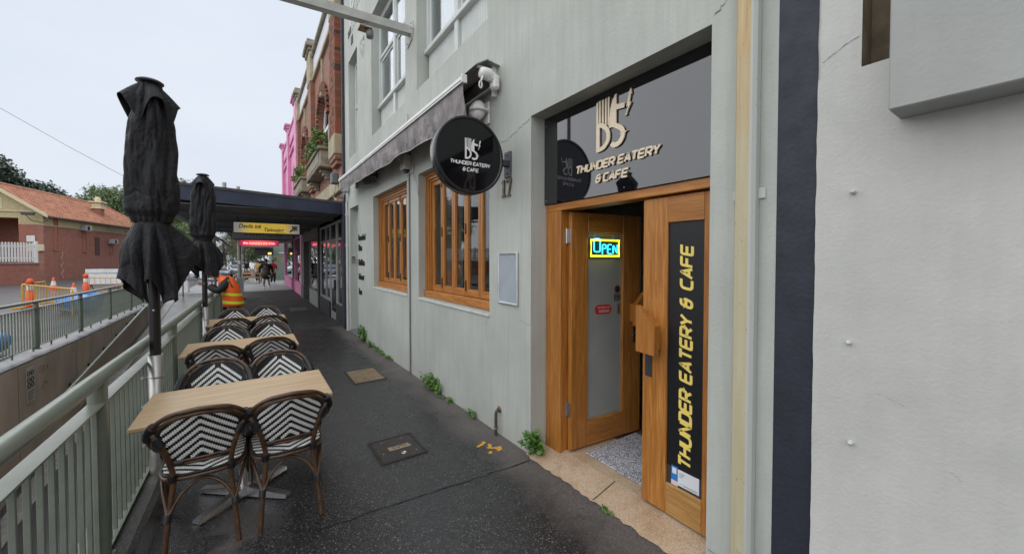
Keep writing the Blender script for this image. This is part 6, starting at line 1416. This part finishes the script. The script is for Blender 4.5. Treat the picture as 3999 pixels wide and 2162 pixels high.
# flower boxes on the brick balconies
for i, (ya, yb) in enumerate(((12.3, 15.2), (17.4, 20.1))):
    t = thing('balcony_plants', ('green and red plants overflowing the nearer stone balcony', 'green plants on the farther stone balcony')[i], 'plant', (1.75, (ya+yb)/2, 4.93), 0, 'balcony planting')
    leaves(random.Random(60+i), [(-.02, (yb-ya)*(k/6 - .5)*.85, .22 + .12*(k % 2), .22, .32, .34) for k in range(7)], 1900 if i == 0 else 700, .06, spread=.12).build('foliage', leafm('balcony_leaf', (.07, .14, .03), (.22, .30, .07)), t)
    if i == 0: leaves(random.Random(66), [(-.08, .9, .25, .2, .3, .28), (-.05, -.5, .3, .2, .3, .25)], 260, .05, spread=.12).build('blooms', M('red_bloom', (.36, .06, .04), .6), t)

# ================================================================== STREET WORKS ACROSS THE RAMP
m_or = M('safety_orange', (.78, .10, .02), .45, var=.08); m_refl = M('white_reflector', (.75, .75, .74), .4); m_yb = M('barrier_yellow', (.60, .34, .04), .5, var=.15)
def cone(x, y, label):
    t = thing('traffic_cone', label, 'cone', (x, y, gxy(x, y)), 0, 'orange traffic cones'); R0, R1, H_ = .155, .03, .70
    rr = lambda z: R0 + (R1 - R0) * (z - .03) / (H_ - .03)
    MB().bev(-.2, .2, -.2, .2, 0, .03, b=.01).build('base', m_or, t); MB().lathe([(rr(z), z) for z in (.03, .25)], 20).build('lower_cone', m_or, t); MB().lathe([(rr(z) + .002, z) for z in (.25, .50)], 20).build('white_band', m_refl, t); MB().lathe([(rr(.50), .50), (rr(.70), .70), (.02, .705), (0, .70)], 20).build('tip', m_or, t)
cone(-9.33, 32.5, 'orange cone with white band standing alone before the brick station wall'); cone(-7.0, 26.6, 'orange cone partly hidden behind the far railing by the white board')
def bollard(x, y, label):
    t = thing('bollard', label, 'bollard', (x, y, gxy(x, y)), 0, 'orange plastic bollards')
    MB().lathe([(.24, 0), (.24, .05), (.12, .09), (0, .09)], 8).build('base', m_dark, t); MB().lathe([(.11, .09), (.11, .62), (.085, .63), (.085, .95), (.10, .96), (.10, 1.02), (.07, 1.08), (.05, 1.12), (0, 1.13)], 18).build('body', m_or, t); MB().lathe([(.089, .70), (.089, .88)], 18).build('reflective_band', m_refl, t)
bollard(-6.71, 21.4, 'orange bollard at the left end of the yellow barrier'); bollard(-6.75, 27.2, 'orange bollard left of the white board'); bollard(-6.9, 33.0, 'orange bollard right of the white board')
def barrier(x0, y0, x1, y1, label):
    a = math.atan2(y1-y0, x1-x0); L_ = math.hypot(x1-x0, y1-y0); t = thing('pipe_barrier', label, 'barrier', (x0, y0, gxy(x0, y0)), a, 'yellow pipe barriers')
    MB().tube(rnd3([(0, 0, .06), (0, 0, .90), (L_, 0, .90), (L_, 0, .06)], .1), .022, 8).build('frame', m_yb, t); MB().tube([(0, 0, .2), (L_, 0, .2)], .018, 8).build('lower_rail', m_yb, t); pm = MB().tube([(0, 0, .2), (0, 0, .89)], .010, 6).mesh('bar', m_yb); n = int(L_ / .28)
    for i in range(1, n): obj('bar', pm, t, (L_*i/n, 0, 0))
    for xx in (.15, L_-.15): MB().bev(xx-.02, xx+.02, -.3, .3, 0, .04, b=.006).build('foot', m_yb, t)
def rnd3(pts, r):
    out = []
    for i, p in enumerate(pts):
        P = Vector(p)
        if i in (0, len(pts)-1): out.append(P); continue
        A = (Vector(pts[i-1]) - P).normalized()*r + P; C = (Vector(pts[i+1]) - P).normalized()*r + P
        for k in range(6): s_ = k/5; out.append(A*(1-s_)**2 + P*2*s_*(1-s_) + C*s_*s_)
    return out
barrier(-7.0, 21.8, -4.7, 17.75, 'yellow pipe barrier running down to the far railing'); barrier(-7.05, 21.85, -7.1, 24.0, 'yellow pipe barrier turned away beside the left bollard'); barrier(-6.96, 27.8, -5.38, 26.6, 'yellow pipe barrier in front of the white board')
bd = thing('blank_sign_board', 'large blank white road sign board with dark rim on legs', 'sign', (-6.7, 30, gxy(-6.7, 30)), R(-14))
MB().bev(-.85, .85, -.02, .02, .42, 1.32, b=.005).build('rim', m_dark, bd); MB().box(-.82, .82, -.026, -.0205, 1.06, 1.29).build('upper_panel', m_refl, bd); MB().box(-.82, .82, -.026, -.0205, .45, 1.03).build('lower_panel', m_refl, bd)
for x in (-.6, .6): MB().tube([(x, 0, .45), (x, -.25, 0)], .02, 6).tube([(x, 0, .45), (x, .25, 0)], .02, 6).build('leg', m_dark, bd)
m_tarp = M('blue_tarp', (.06, .28, .72), .4, var=.2, vs=4, bmp=.6, bs=8, bd=.05)
def bundle(x, y, sx, sy, sz, label, seed):
    rg = random.Random(seed); t = thing('blue_bundle', label, 'tarp', (x, y, gxy(x, y)), 0, 'blue plastic bundles'); b = MB(); vs = []; n, m_ = 28, 14
    for i in range(m_ + 1):
        for k in range(n):
            th, ph_ = 2*math.pi*k/n, math.pi*i/m_; q = 1 + .10*math.sin(3*th + seed) + .07*math.sin(7*th + 3*ph_) ; cx_ = abs(math.cos(th))**.5*math.copysign(1, math.cos(th)); sy_ = abs(math.sin(th))**.5*math.copysign(1, math.sin(th)); rr_ = math.sin(ph_)**.5
            vs.append((sx*cx_*rr_*q, sy*sy_*rr_*q, sz*(.5 + .5*math.copysign(abs(math.cos(ph_))**.6, math.cos(ph_)))*q))
    b.add(vs, [(i*n+k, (i+1)*n+k, (i+1)*n+(k+1) % n, i*n+(k+1) % n) for i in range(m_) for k in range(n)], 0, True); b.build('sheet', m_tarp, t); MB().tube([(sx*1.1*math.cos(2*math.pi*k/20), sy*1.1*math.sin(2*math.pi*k/20), sz*.5) for k in range(20)], .012, 5, closed=True).build('tie', m_dark, t)
bundle(-4.5, 11.0, .55, .9, .42, 'bright blue plastic bundle behind the near end of the far railing', 1); bundle(-5.0, 19.6, .45, .7, .55, 'pale blue plastic bundle behind the far railing below the white board', 5)
for i, (x, y, a) in enumerate(((-2.6, 25.2, 0), (-2.2, 23.9, 0))):
    t = thing('bicycle_hoop', ('grey steel bicycle hoop farther back at the ramp top', 'grey steel bicycle hoop nearer at the ramp top')[i], 'bike rack', (x, y, gz(y) - .03), 0, 'bicycle hoops at the ramp top'); MB().tube(rnd3([(-.55, 0, 0), (-.55, 0, .85), (.55, 0, .85), (.55, 0, 0)], .2), .03, 10).build('hoop', M('hoop_grey', (.16, .17, .18), .4, .3), t)
    for x2 in (-.55, .55): MB().lathe([(.08, 0), (.08, .01), (.03, .015)], 12, (x2, 0, 0)).build('flange', m_grey, t)
t = thing('white_plinth', 'small white box at the top of the ramp', 'box', (-3.2, 27.4, gz(27) - .02)); MB().bev(-.5, .3, -.3, .3, 0, .9, b=.02).build('case', m_white, t); MB().bev(-.52, .32, -.32, .32, .9, .95, b=.01).build('lid', m_grey, t)
t = thing('timber_pole', 'weathered timber pole at the far end of the near railing', 'pole', (-.60, 26.9, gz(27) - .02)); MB().lathe([(.10, 0), (.085, 6), (0, 6)], 14).build('shaft', M('weathered_timber', (.26, .23, .19), .85, var=.2, vs=8, stretch=(1, 1, .1)), t); MB().bev(.09, .14, -.03, .03, 0, 4, b=.006).build('conduit', m_white, t); MB().bev(-.05, .05, -.10, -.088, 1.55, 1.75, b=.003).build('tag', m_white, t)
t = thing('pale_panel', 'pale blue grey panel leaning at the end of the near railing', 'panel', (-.46, 21.5, gz(21.5))); MB().bev(-.13, .13, -.02, .02, .04, .98, b=.004).build('board', M('pale_panel_paint', (.42, .46, .52), .5, var=.1), t); MB().bev(-.16, .16, -.2, .2, 0, .05, b=.01).build('foot', m_dark, t)
# overhead cable
P0, P1 = Vector((-17.5, 20, 14.0)), Vector((-1.2, 20, 3.55)); cb = MB(); a_, b_ = Vector((-6.8, 20, 6.64)), Vector((-3.83, 20, 4.69)); dv = (b_ - a_)
cb.tube([a_ - dv*2.5 + Vector((0, 0, .15)), a_, a_ + dv*.5 - Vector((0, 0, .03)), b_, b_ + dv*.35 + Vector((0, 0, .08)), Vector((-1.75, 19.5, 3.30))], .006, 5); cb.build('overhead_cable', m_dark, label='thin overhead cable slanting down towards the canopy', cat='cable')
t = thing('cable_pole', 'tall timber pole out of view carrying the overhead cable', 'pole', (-14.3, 20, 0)); MB().lathe([(.16, -.1), (.12, 12.2), (0, 12.2)], 12).build('shaft', m_bark, t)

# ================================================================== FAR END OF THE STREET
gw = thing('green_corner_building', 'sage green corner wall with gold script lettering at the street end', 'building', (1.9, 40, 0)); m_gw = M('sage_wall', (.21, .27, .22), .75, var=.1)
MB().box(-.45, 7, 0, 5, -.4, 3.4).build('wall', m_gw, gw); MB().bev(-.5, 7, -.02, 5, 3.4, 3.7, b=.02).build('cornice', m_white, gw); MB().bev(.1, .5, -.03, -.001, 2.1, 2.2).build('bracket_arm', m_white, gw); tx = text('Mrng', .62, lambda u, v, d=0: (-.38 + u*.62, -.012, 1.42 + v*1.0), shear=.4, off=.004); tx.build('lettering', M('gold_script', (.60, .42, .16), .4, .4), gw); MB().bev(.62, .68, -.06, -.001, 1.6, 2.6).build('drain_pipe', m_white, gw)
aw2 = thing('dark_shop_awning', 'dark awning over the picnic tables at the street end', 'awning', (.5, 38.5, 0)); MB().bev(-1.1, 1.0, -1.0, 1.4, 2.55, 2.72, b=.01).build('roof', m_soff, aw2); MB().bev(-.3, 1.0, -.4, -.36, 1.9, 2.5, b=.004).build('drop_screen', M('screen_dark', (.02, .02, .022), .5), aw2); MB().bev(.62, .86, -.42, -.401, 1.98, 2.14, b=.002).build('lit_panel', M('lit_orange', (.8, .4, .1), .5, emit=(1, .5, .12), es=1.2), aw2)
for x in (-1.0, .35): MB().tube([(x, -.9, -.25), (x, -.9, 2.56)], .035, 8).build('post', m_dark, aw2)
m_ptop = M('picnic_timber', (.36, .21, .10), .6, var=.2, vs=6)
def picnic(x, y, label):
    t = thing('picnic_table', label, 'table', (x, y, gz(y) - .012), 0, 'picnic tables at the street end')
    for i in range(4): MB().bev(-.85, .85, -.36 + i*.185, -.195 + i*.185, .70, .74, b=.004).build('top_plank', m_ptop, t)
    for sy in (-.72, .58): MB().bev(-.85, .85, sy, sy + .2, .42, .46, b=.004).build('bench', m_ptop, t)
    for sx in (-.6, .6): MB().tube([(sx, -.6, 0), (sx, -.15, .70)], .03, 6).tube([(sx, .6, 0), (sx, .15, .70)], .03, 6).tube([(sx, -.65, .40), (sx, .65, .40)], .025, 6).build('leg_frame', m_dark, t)
picnic(-.15, 34.6, 'nearer picnic table left of the walking man'); picnic(.0, 37.2, 'farther picnic table under the dark awning')
# ---- cars
def car(x, y, a, col, label, cname):
    t = thing('parked_car', label, 'car', (x, y, gz(y) - .03), R(a), 'cars parked at the street end'); m_b = M(cname, col, .22, .3, var=.04, spec=.6, coat=.5); m_g = M('car_glass', (.05, .06, .07), .06, spec=.8)
    def loft(st_, name, mt, smooth_=True):
        b = MB(); V = []; 
        for (yy, pr) in st_: V += [(px_, yy, pz_) for px_, pz_ in pr]
        n = len(st_[0][1]); b.add(V, [(i*n+k, i*n+(k+1) % n, (i+1)*n+(k+1) % n, (i+1)*n+k) for i in range(len(st_)-1) for k in range(n)], 0, smooth_); b.add(V[:n], [tuple(range(n))[::-1]]); b.add(V[-n:], [tuple(range(n))]); return b.build(name, mt, t)
    def ring(w, zb_, zt_, rd=.12): return [(-w + .06, zb_), (w - .06, zb_), (w, zb_ + .12), (w, zt_ - rd*1.3), (w - rd*.6, zt_ - rd*.25), (w - rd*1.8, zt_), (-w + rd*1.8, zt_), (-w + rd*.6, zt_ - rd*.25), (-w, zt_ - rd*1.3), (-w, zb_ + .12)]
    loft([(-2.15, ring(.72, .32, .62)), (-2.1, ring(.80, .25, .74)), (-1.6, ring(.87, .2, .84)), (-.85, ring(.89, .2, .93)), (.5, ring(.89, .2, .96)), (1.7, ring(.87, .2, .96)), (2.1, ring(.80, .28, .86))], 'body', m_b)
    loft([(-.95, ring(.74, .85, .95, .03)), (-.35, ring(.66, .9, 1.38, .1)), (.0, ring(.64, .9, 1.44, .1)), (.9, ring(.63, .9, 1.43, .1)), (1.75, ring(.68, .88, 1.0, .05))], 'cabin', m_g); loft([(-.32, ring(.62, 1.40, 1.425, .02)), (.1, ring(.62, 1.42, 1.475, .03)), (.85, ring(.61, 1.41, 1.46, .03))], 'roof', m_b)
    for sx in (-1, 1):
        for yy in (-1.35, 1.3):
            wh = MB().lathe([(.0, -.11), (.30, -.11), (.33, -.08), (.33, .08), (.30, .11), (0, .11)], 22, (sx*.80, yy, .33), 0, True, 'x').build('wheel', m_lblk, t); MB().lathe([(0, .0), (.2, .0), (.22, .012)], 14, (sx*.80 + sx*.112, yy, .33), 0, False, 'x').build('rim', m_steel, wh)
        MB().bev(sx*.62-.14, sx*.62+.14, -2.13, -2.04, .60, .72, b=.02).build('headlight', M('headlight', (.8, .82, .85), .15), t); MB().bev(sx*.92-.09, sx*.92+.09, -.75, -.62, .92, 1.05, b=.03).build('mirror', m_b, t)
    MB().bev(-.42, .42, -2.17, -2.10, .38, .58, b=.02).build('grille', m_lblk, t); MB().bev(-.19, .19, -2.185, -2.172, .46, .56, b=.003).build('number_plate', m_white, t)
car(-2.7, 43.5, 6, (.12, .15, .19), 'dark blue grey car facing the camera under the olive tree', 'slate_car_paint'); car(-1.25, 50.5, 10, (.30, .34, .40), 'silver blue car behind the timber pole', 'silver_car_paint'); car(-5.0, 44.5, 4, (.65, .65, .65), 'white car left of the dark one, behind the worker', 'white_car_paint'); car(1.0, 56, 0, (.6, .62, .64), 'pale car far behind the walking man', 'pale_car_paint')

# ================================================================== PEOPLE
def skin(name, mat, chains, parent, sub=2):
    """one continuous skinned surface grown on a skeleton: chains of (joint key, point, radius)"""
    vs = []; key = {}; ed = []; rr = []
    for ch in chains:
        prev = None
        for (k, p, r_) in ch:
            if k not in key: key[k] = len(vs); vs.append(p); rr.append(r_ if hasattr(r_, '__len__') else (r_, r_))
            if prev is not None: ed.append((prev, key[k]))
            prev = key[k]
    me = bpy.data.meshes.new(name); me.from_pydata(vs, ed, []); me.materials.append(mat); o = obj(name, me, parent); md = o.modifiers.new('Skin', 'SKIN'); md.use_smooth_shade = True
    for i, sv in enumerate(me.skin_vertices[0].data): sv.radius = rr[i]; sv.use_root = (i == 0)
    s_ = o.modifiers.new('Sub', 'SUBSURF'); s_.levels = sub; s_.render_levels = sub; return o
m_skin = M('skin', (.36, .19, .12), .55, var=.08); m_blk = M('black_fabric', (.012, .012, .014), .8, var=.2); m_pant = M('dark_trousers', (.015, .015, .018), .85)
def head(parent, c, r_, hat, facing, hair=m_lblk):
    """head with nose, ears and eyes; facing is a unit vector"""
    f = Vector(facing).normalized(); up = Vector((0, 0, 1)); up = (up - f*up.dot(f)).normalized(); sd2 = f.cross(up); C = Vector(c)
    b = MB(); vs = []; n, m_ = 22, 14
    for i in range(m_ + 1):
        for k in range(n):
            th, ph_ = 2*math.pi*k/n, math.pi*i/m_; x, y, z = math.sin(ph_)*math.cos(th), math.sin(ph_)*math.sin(th), math.cos(ph_); q = 1 - .16*max(0, -z)*(1 - .4*max(0, x)); vs.append(C + f*(x*r_*.98*q) + sd2*(y*r_*.80*q) + up*(z*r_*1.22))
    b.add(vs, [(i*n+k, (i+1)*n+k, (i+1)*n+(k+1) % n, i*n+(k+1) % n) for i in range(m_) for k in range(n)], 0, True); b.tube([C + f*r_*.9 + up*.02, C + f*r_*1.15 - up*.035, C + f*r_*.9 - up*.05], [.008, .014, .008], 6)
    for s_ in (-1, 1): b.tube([C + sd2*s_*r_*.78 + up*.03, C + sd2*s_*r_*.9, C + sd2*s_*r_*.78 - up*.035], [.008, .014, .008], 6)
    o = b.build('head', m_skin, parent); e = MB()
    for s_ in (-1, 1): e.tube([C + f*r_*.86 + sd2*s_*.035 + up*.015, C + f*r_*.92 + sd2*s_*.035 + up*.015], .008, 6)
    e.tube([C + f*r_*.90 + sd2*.025 - up*.062, C + f*r_*.93 - up*.064, C + f*r_*.90 - sd2*.025 - up*.062], .005, 5); e.build('features', m_lblk, o)
    h = MB(); vs = []; m2 = 8
    for i in range(m2 + 1):
        for k in range(n):
            th, ph_ = 2*math.pi*k/n, math.pi*.56*i/m2; x, y, z = math.sin(ph_)*math.cos(th), math.sin(ph_)*math.sin(th), math.cos(ph_); vs.append(C + up*.02 + f*(x*r_*1.12) + sd2*(y*r_*.97) + up*(z*r_*1.28))
    h.add(vs, [(i*n+k, (i+1)*n+k, (i+1)*n+(k+1) % n, i*n+(k+1) % n) for i in range(m2) for k in range(n)], 0, True)
    B = C + up*.03 + f*r_*1.0; h.add([B - sd2*.07, B + sd2*.07, B + sd2*.055 + f*.07 - up*.015, B - sd2*.055 + f*.07 - up*.015, B - sd2*.07 + up*.012, B + sd2*.07 + up*.012, B + sd2*.055 + f*.07 - up*.005, B - sd2*.055 + f*.07 - up*.005], [(0,1,2,3),(7,6,5,4),(0,4,5,1),(1,5,6,2),(2,6,7,3),(3,7,4,0)]); h.build('hat', hat, parent)
def hand(parent, wrist, d, side):
    """palm and five separate, slightly curled fingers"""
    d = Vector(d).normalized(); s_ = Vector(side).normalized(); n = d.cross(s_); W_ = Vector(wrist); b = MB(); b.tube([W_, W_ + d*.05, W_ + d*.09], [.026, .036, .030], 8)
    for i, L_ in enumerate((.065, .078, .074, .058)):
        r0 = W_ + d*.085 + s_*(-.027 + .018*i); b.tube([r0, r0 + d*L_*.5 - n*.006, r0 + d*L_*.85 - n*.025, r0 + d*L_ - n*.04], [.009, .0085, .008, .006], 6)
    th = W_ + d*.03 - s_*.03; b.tube([th, th + d*.03 - s_*.022, th + d*.06 - s_*.026], [.011, .010, .007], 6); return b.build('hand', m_skin, parent)
# worker leaning on the railing
def vest_mat():
    m, t, b = nodes('orange_hi_vis'); v = coord(t); s_ = t.nodes.new('ShaderNodeSeparateXYZ'); t.links.new(v, s_.inputs[0]); z = math2(t, 'ADD', s_.outputs[2], math2(t, 'MULTIPLY', s_.outputs[0], .12))
    q = math2(t, 'FRACT', math2(t, 'DIVIDE', math2(t, 'SUBTRACT', z, .85), .175)); st_ = ramp(t, q, [(.0, 1.0), (.30, 1.0), (.32, 0.0)]); st_.node.color_ramp.interpolation = 'CONSTANT'; lim = ramp(t, z, [(.0, 1.0), (1.19, 1.0)]); up_ = math2(t, 'LESS_THAN', z, 1.10)
    c = mixc(t, math2(t, 'MULTIPLY', st_, up_), (.85, .13, .015), (.72, .80, .03)); t.links.new(c, b.inputs['Base Color']); b.inputs['Roughness'].default_value = .6; t.links.new(c, b.inputs['Emission Color']); b.inputs['Emission Strength'].default_value = .0; bump(t, b, noise(t, v, 9, 4), .5, .03); return m
wk = thing('person', 'worker in orange and yellow high visibility vest leaning on the near railing', 'person', (-.40, 10.25, gz(10.25)))
skin('body', m_skin, [[('p', (.05, 0, .86), .10), ('c', (.0, 0, 1.2), .11), ('n', (-.13, 0, 1.43), .05), ('h', (-.22, 0, 1.47), .05)], [('p', 0, 0), ('lk', (-.02, -.12, .46), .06), ('la', (.10, -.12, .07), .04), ('lf', (-.08, -.13, .03), .035)], [('p', 0, 0), ('rk', (.02, .14, .46), .06), ('ra', (.14, .14, .07), .04), ('rf', (-.04, .15, .03), .035)], [('c', 0, 0), ('ls', (-.04, -.19, 1.36), .05), ('le', (-.19, -.25, 1.12), .032), ('lh', (-.36, -.13, 1.25), .025)], [('c', 0, 0), ('rs', (-.04, .19, 1.36), .05), ('re', (-.19, .25, 1.12), .032), ('rh', (-.36, .11, 1.25), .025)]], wk)
skin('jumper', m_blk, [[('p', (.05, 0, .88), (.15, .17)), ('c', (.0, 0, 1.2), (.16, .19)), ('n', (-.11, 0, 1.42), .075)], [('c', 0, 0), ('ls', (-.05, -.18, 1.32), .095), ('le', (-.19, -.25, 1.12), .085), ('lh', (-.37, -.13, 1.25), .060)], [('c', 0, 0), ('rs', (-.05, .18, 1.32), .082), ('re', (-.19, .25, 1.12), .072), ('rh', (-.37, .11, 1.25), .052)]], wk)
skin('trousers', m_pant, [[('p', (.05, 0, .84), (.16, .18)), ('lk', (-.02, -.13, .46), .088), ('la', (.10, -.13, .10), .065)], [('p', 0, 0), ('rk', (.02, .15, .46), .088), ('ra', (.14, .15, .10), .065)]], wk)
for s_, x in ((-1, .08), (1, .12)): MB().bev(x - .22, x + .08, s_*.135 - .05, s_*.135 + .05, 0, .10, b=.03).build('boot', m_lblk, wk)
b = MB(); V = []; n = 28
for (z, cx, rx, ry) in ((.79, .055, .20, .232), (.85, .05, .195, .23), (.97, .04, .185, .22), (1.10, .015, .18, .225), (1.25, -.02, .178, .225), (1.36, -.06, .15, .20), (1.44, -.10, .10, .13)):
    for k in range(n): th = 2*math.pi*k/n; q = 1 + .035*math.sin(5*th + z*9) + .02*math.sin(11*th); V.append((cx + rx*math.cos(th)*q, ry*math.sin(th)*q, z + (.03*math.cos(th) if z < .75 else 0)))
b.add(V, [(i*n+k, i*n+(k+1) % n, (i+1)*n+(k+1) % n, (i+1)*n+k) for i in range(6) for k in range(n)], 0, True); vo = b.build('vest', vest_mat(), wk); vo.modifiers.new('thickness', 'SOLIDIFY').thickness = .008
head(wk, (-.27, 0, 1.50), .098, M('pale_hard_hat', (.45, .46, .48), .35), (-.88, 0, -.47)); hand(wk, (-.38, -.12, 1.275), (-.9, .3, .1), (0, .3, 1)); hand(wk, (-.38, .10, 1.275), (-.9, -.3, .1), (0, -.3, 1))
# man walking towards the camera
def camo():
    m, t, b = nodes('camouflage'); v = coord(t); f = noise(t, v, 11, 3, .6, 1.0); c = ramp(t, f, [(.0, (.02, .022, .016)), (.42, (.06, .058, .035)), (.5, (.16, .14, .09)), (.6, (.05, .06, .035))]); c.node.color_ramp.interpolation = 'CONSTANT'; t.links.new(c, b.inputs['Base Color']); b.inputs['Roughness'].default_value = .85; return m
mn = thing('person', 'man in black cap and camouflage vest walking towards the camera', 'person', (.70, 27.6, gz(27.6)))
skin('body', m_skin, [[('p', (0, 0, .93), .10), ('c', (0, 0, 1.3), .12), ('n', (0, 0, 1.56), .055), ('h', (0, 0, 1.62), .05)], [('p', 0, 0), ('lk', (-.11, -.10, .50), .065), ('la', (-.12, .02, .09), .042), ('lf', (-.12, -.14, .04), .035)], [('p', 0, 0), ('rk', (.13, .02, .50), .065), ('ra', (.17, .24, .16), .042), ('rf', (.18, .12, .08), .035)], [('c', 0, 0), ('ls', (-.2, 0, 1.48), .055), ('le', (-.31, .02, 1.18), .045), ('lh', (-.32, -.08, .93), .035)], [('c', 0, 0), ('rs', (.2, 0, 1.48), .055), ('re', (.31, .02, 1.18), .045), ('rh', (.32, -.06, .93), .035)]], mn)
skin('hoodie', m_blk, [[('p', (0, 0, .95), (.21, .17)), ('c', (0, 0, 1.3), (.23, .18)), ('n', (0, .01, 1.54), .09)], [('c', 0, 0), ('ls', (-.22, 0, 1.46), .095), ('le', (-.33, .02, 1.17), .078), ('lh', (-.33, -.06, .95), .055)], [('c', 0, 0), ('rs', (.22, 0, 1.46), .095), ('re', (.33, .02, 1.17), .078), ('rh', (.33, -.04, .95), .055)]], mn)
skin('shorts', m_pant, [[('p', (0, 0, .90), (.20, .17)), ('lk', (-.12, -.08, .58), (.14, .14))], [('p', 0, 0), ('rk', (.13, .0, .58), (.14, .14))]], mn)
b = MB(); V = []; n = 24
for (z, rx, ry) in ((.80, .25, .20), (1.0, .245, .205), (1.03, .215, .19), (1.25, .22, .20), (1.46, .17, .16)):
    for k in range(n): th = 2*math.pi*k/n; V.append((rx*math.cos(th), ry*math.sin(th), z))
b.add(V, [(i*n+k, i*n+(k+1) % n, (i+1)*n+(k+1) % n, (i+1)*n+k) for i in range(4) for k in range(n)], 0, True); b.build('vest', camo(), mn).modifiers.new('thickness', 'SOLIDIFY').thickness = .01
for x, y, z in ((-.12, -.05, 0), (.175, .18, .06)): MB().bev(x-.05, x+.05, y-.14, y+.12, z, z+.10, b=.03).build('shoe', m_white, mn); MB().tube([(x, y+.05, z+.09), (x, y+.06, z+.22)], .052, 10).build('sock', m_white, mn)
head(mn, (0, -.02, 1.71), .100, m_lblk, (0, -1, -.08)); hand(mn, (-.32, -.08, .94), (.05, -.1, -1), (0, 1, 0)); hand(mn, (.32, -.06, .94), (-.05, -.1, -1), (0, -1, 0))
# people behind
def bystander(x, y, top, label, rz=0, h=1.0):
    t = thing('person', label, 'person', (x, y, gz(y) - .012), R(rz)); t.scale = (h, h, h)
    skin('body', m_skin, [[('p', (0, 0, .93), .10), ('c', (0, 0, 1.3), .11), ('n', (0, 0, 1.53), .05), ('h', (0, 0, 1.58), .05)], [('p', 0, 0), ('lk', (-.1, 0, .5), .06), ('la', (-.1, .04, .08), .04), ('lf', (-.1, -.1, .03), .035)], [('p', 0, 0), ('rk', (.1, -.05, .5), .06), ('ra', (.1, .05, .08), .04), ('rf', (.1, -.1, .03), .035)], [('c', 0, 0), ('ls', (-.18, 0, 1.44), .05), ('le', (-.25, .03, 1.18), .04), ('lh', (-.22, -.12, 1.0), .03)], [('c', 0, 0), ('rs', (.18, 0, 1.44), .05), ('re', (.25, .03, 1.18), .04), ('rh', (.22, -.12, 1.0), .03)]], t)
    skin('top', top, [[('p', (0, 0, .97), (.17, .15)), ('c', (0, 0, 1.3), (.19, .15)), ('n', (0, 0, 1.52), .065)], [('c', 0, 0), ('ls', (-.19, 0, 1.43), .075), ('le', (-.26, .03, 1.17), .058), ('lh', (-.23, -.1, 1.02), .045)], [('c', 0, 0), ('rs', (.19, 0, 1.43), .075), ('re', (.26, .03, 1.17), .058), ('rh', (.23, -.1, 1.02), .045)]], t)
    skin('trousers', m_pant, [[('p', (0, 0, .92), (.16, .14)), ('lk', (-.1, 0, .5), .085), ('la', (-.1, .04, .1), .06)], [('p', 0, 0), ('rk', (.1, -.05, .5), .085), ('ra', (.1, .05, .1), .06)]], t)
    for sx in (-.1, .1): MB().bev(sx-.045, sx+.045, -.14, .1, 0, .09, b=.025).build('shoe', m_white, t)
    head(t, (0, -.01, 1.66), .095, m_lblk, (0, -1, 0)); hand(t, (-.22, -.12, 1.0), (.1, -.5, -.8), (0, 1, 0)); hand(t, (.22, -.12, 1.0), (-.1, -.5, -.8), (0, -1, 0))
bystander(1.28, 33.3, M('red_top', (.55, .05, .04), .7), 'person in a red top half hidden behind the walking man', 20); bystander(-.35, 38.4, m_blk, 'person in dark clothes standing by the picnic tables', 60, .98); bystander(.35, 36.0, M('tan_top', (.42, .26, .07), .7), 'person in a tan top beside the picnic tables, left of the walking man', -40, .98)

# ================================================================== ACROSS AND BEHIND, OUT OF VIEW BUT MIRRORED IN THE GLASS
for i, (x, y) in enumerate(((-21, 33), (-23, 24), (-22, 14), (-24, 4), (-23, -7))):
    tree(('farthest', 'second', 'third', 'fourth', 'nearest')[i] + ' street tree out of view behind the white fence', (x, y, 0), [(0, 0, 4.4, 2.6, 3.2, 2.0), (.6, 1.8, 3.8, 2.2, 2.4, 1.7)], 5979, .204, m_lf2, .22, 70 + i, .8, 'street_tree', 'street trees mirrored in the windows')
rb = thing('rear_building', 'plain brick building behind the camera, seen only in reflections', 'building', (-3, -22, 0))
MB().box(-9, 12, -8, 0, -.5, 8.5).build('wall', m_sbrx, rb); MB().bev(-9.2, 12.2, -8.2, .2, 8.5, 8.9, b=.05).build('parapet', m_stone, rb)
for k in range(6):
    for zf in (1.0, 4.8): MB().bev(-7.6 + k*3.2, -6.0 + k*3.2, -.05, .04, zf, zf + 2.0, b=.02).build('window', M('dark_window', (.03, .035, .04), .1), rb)
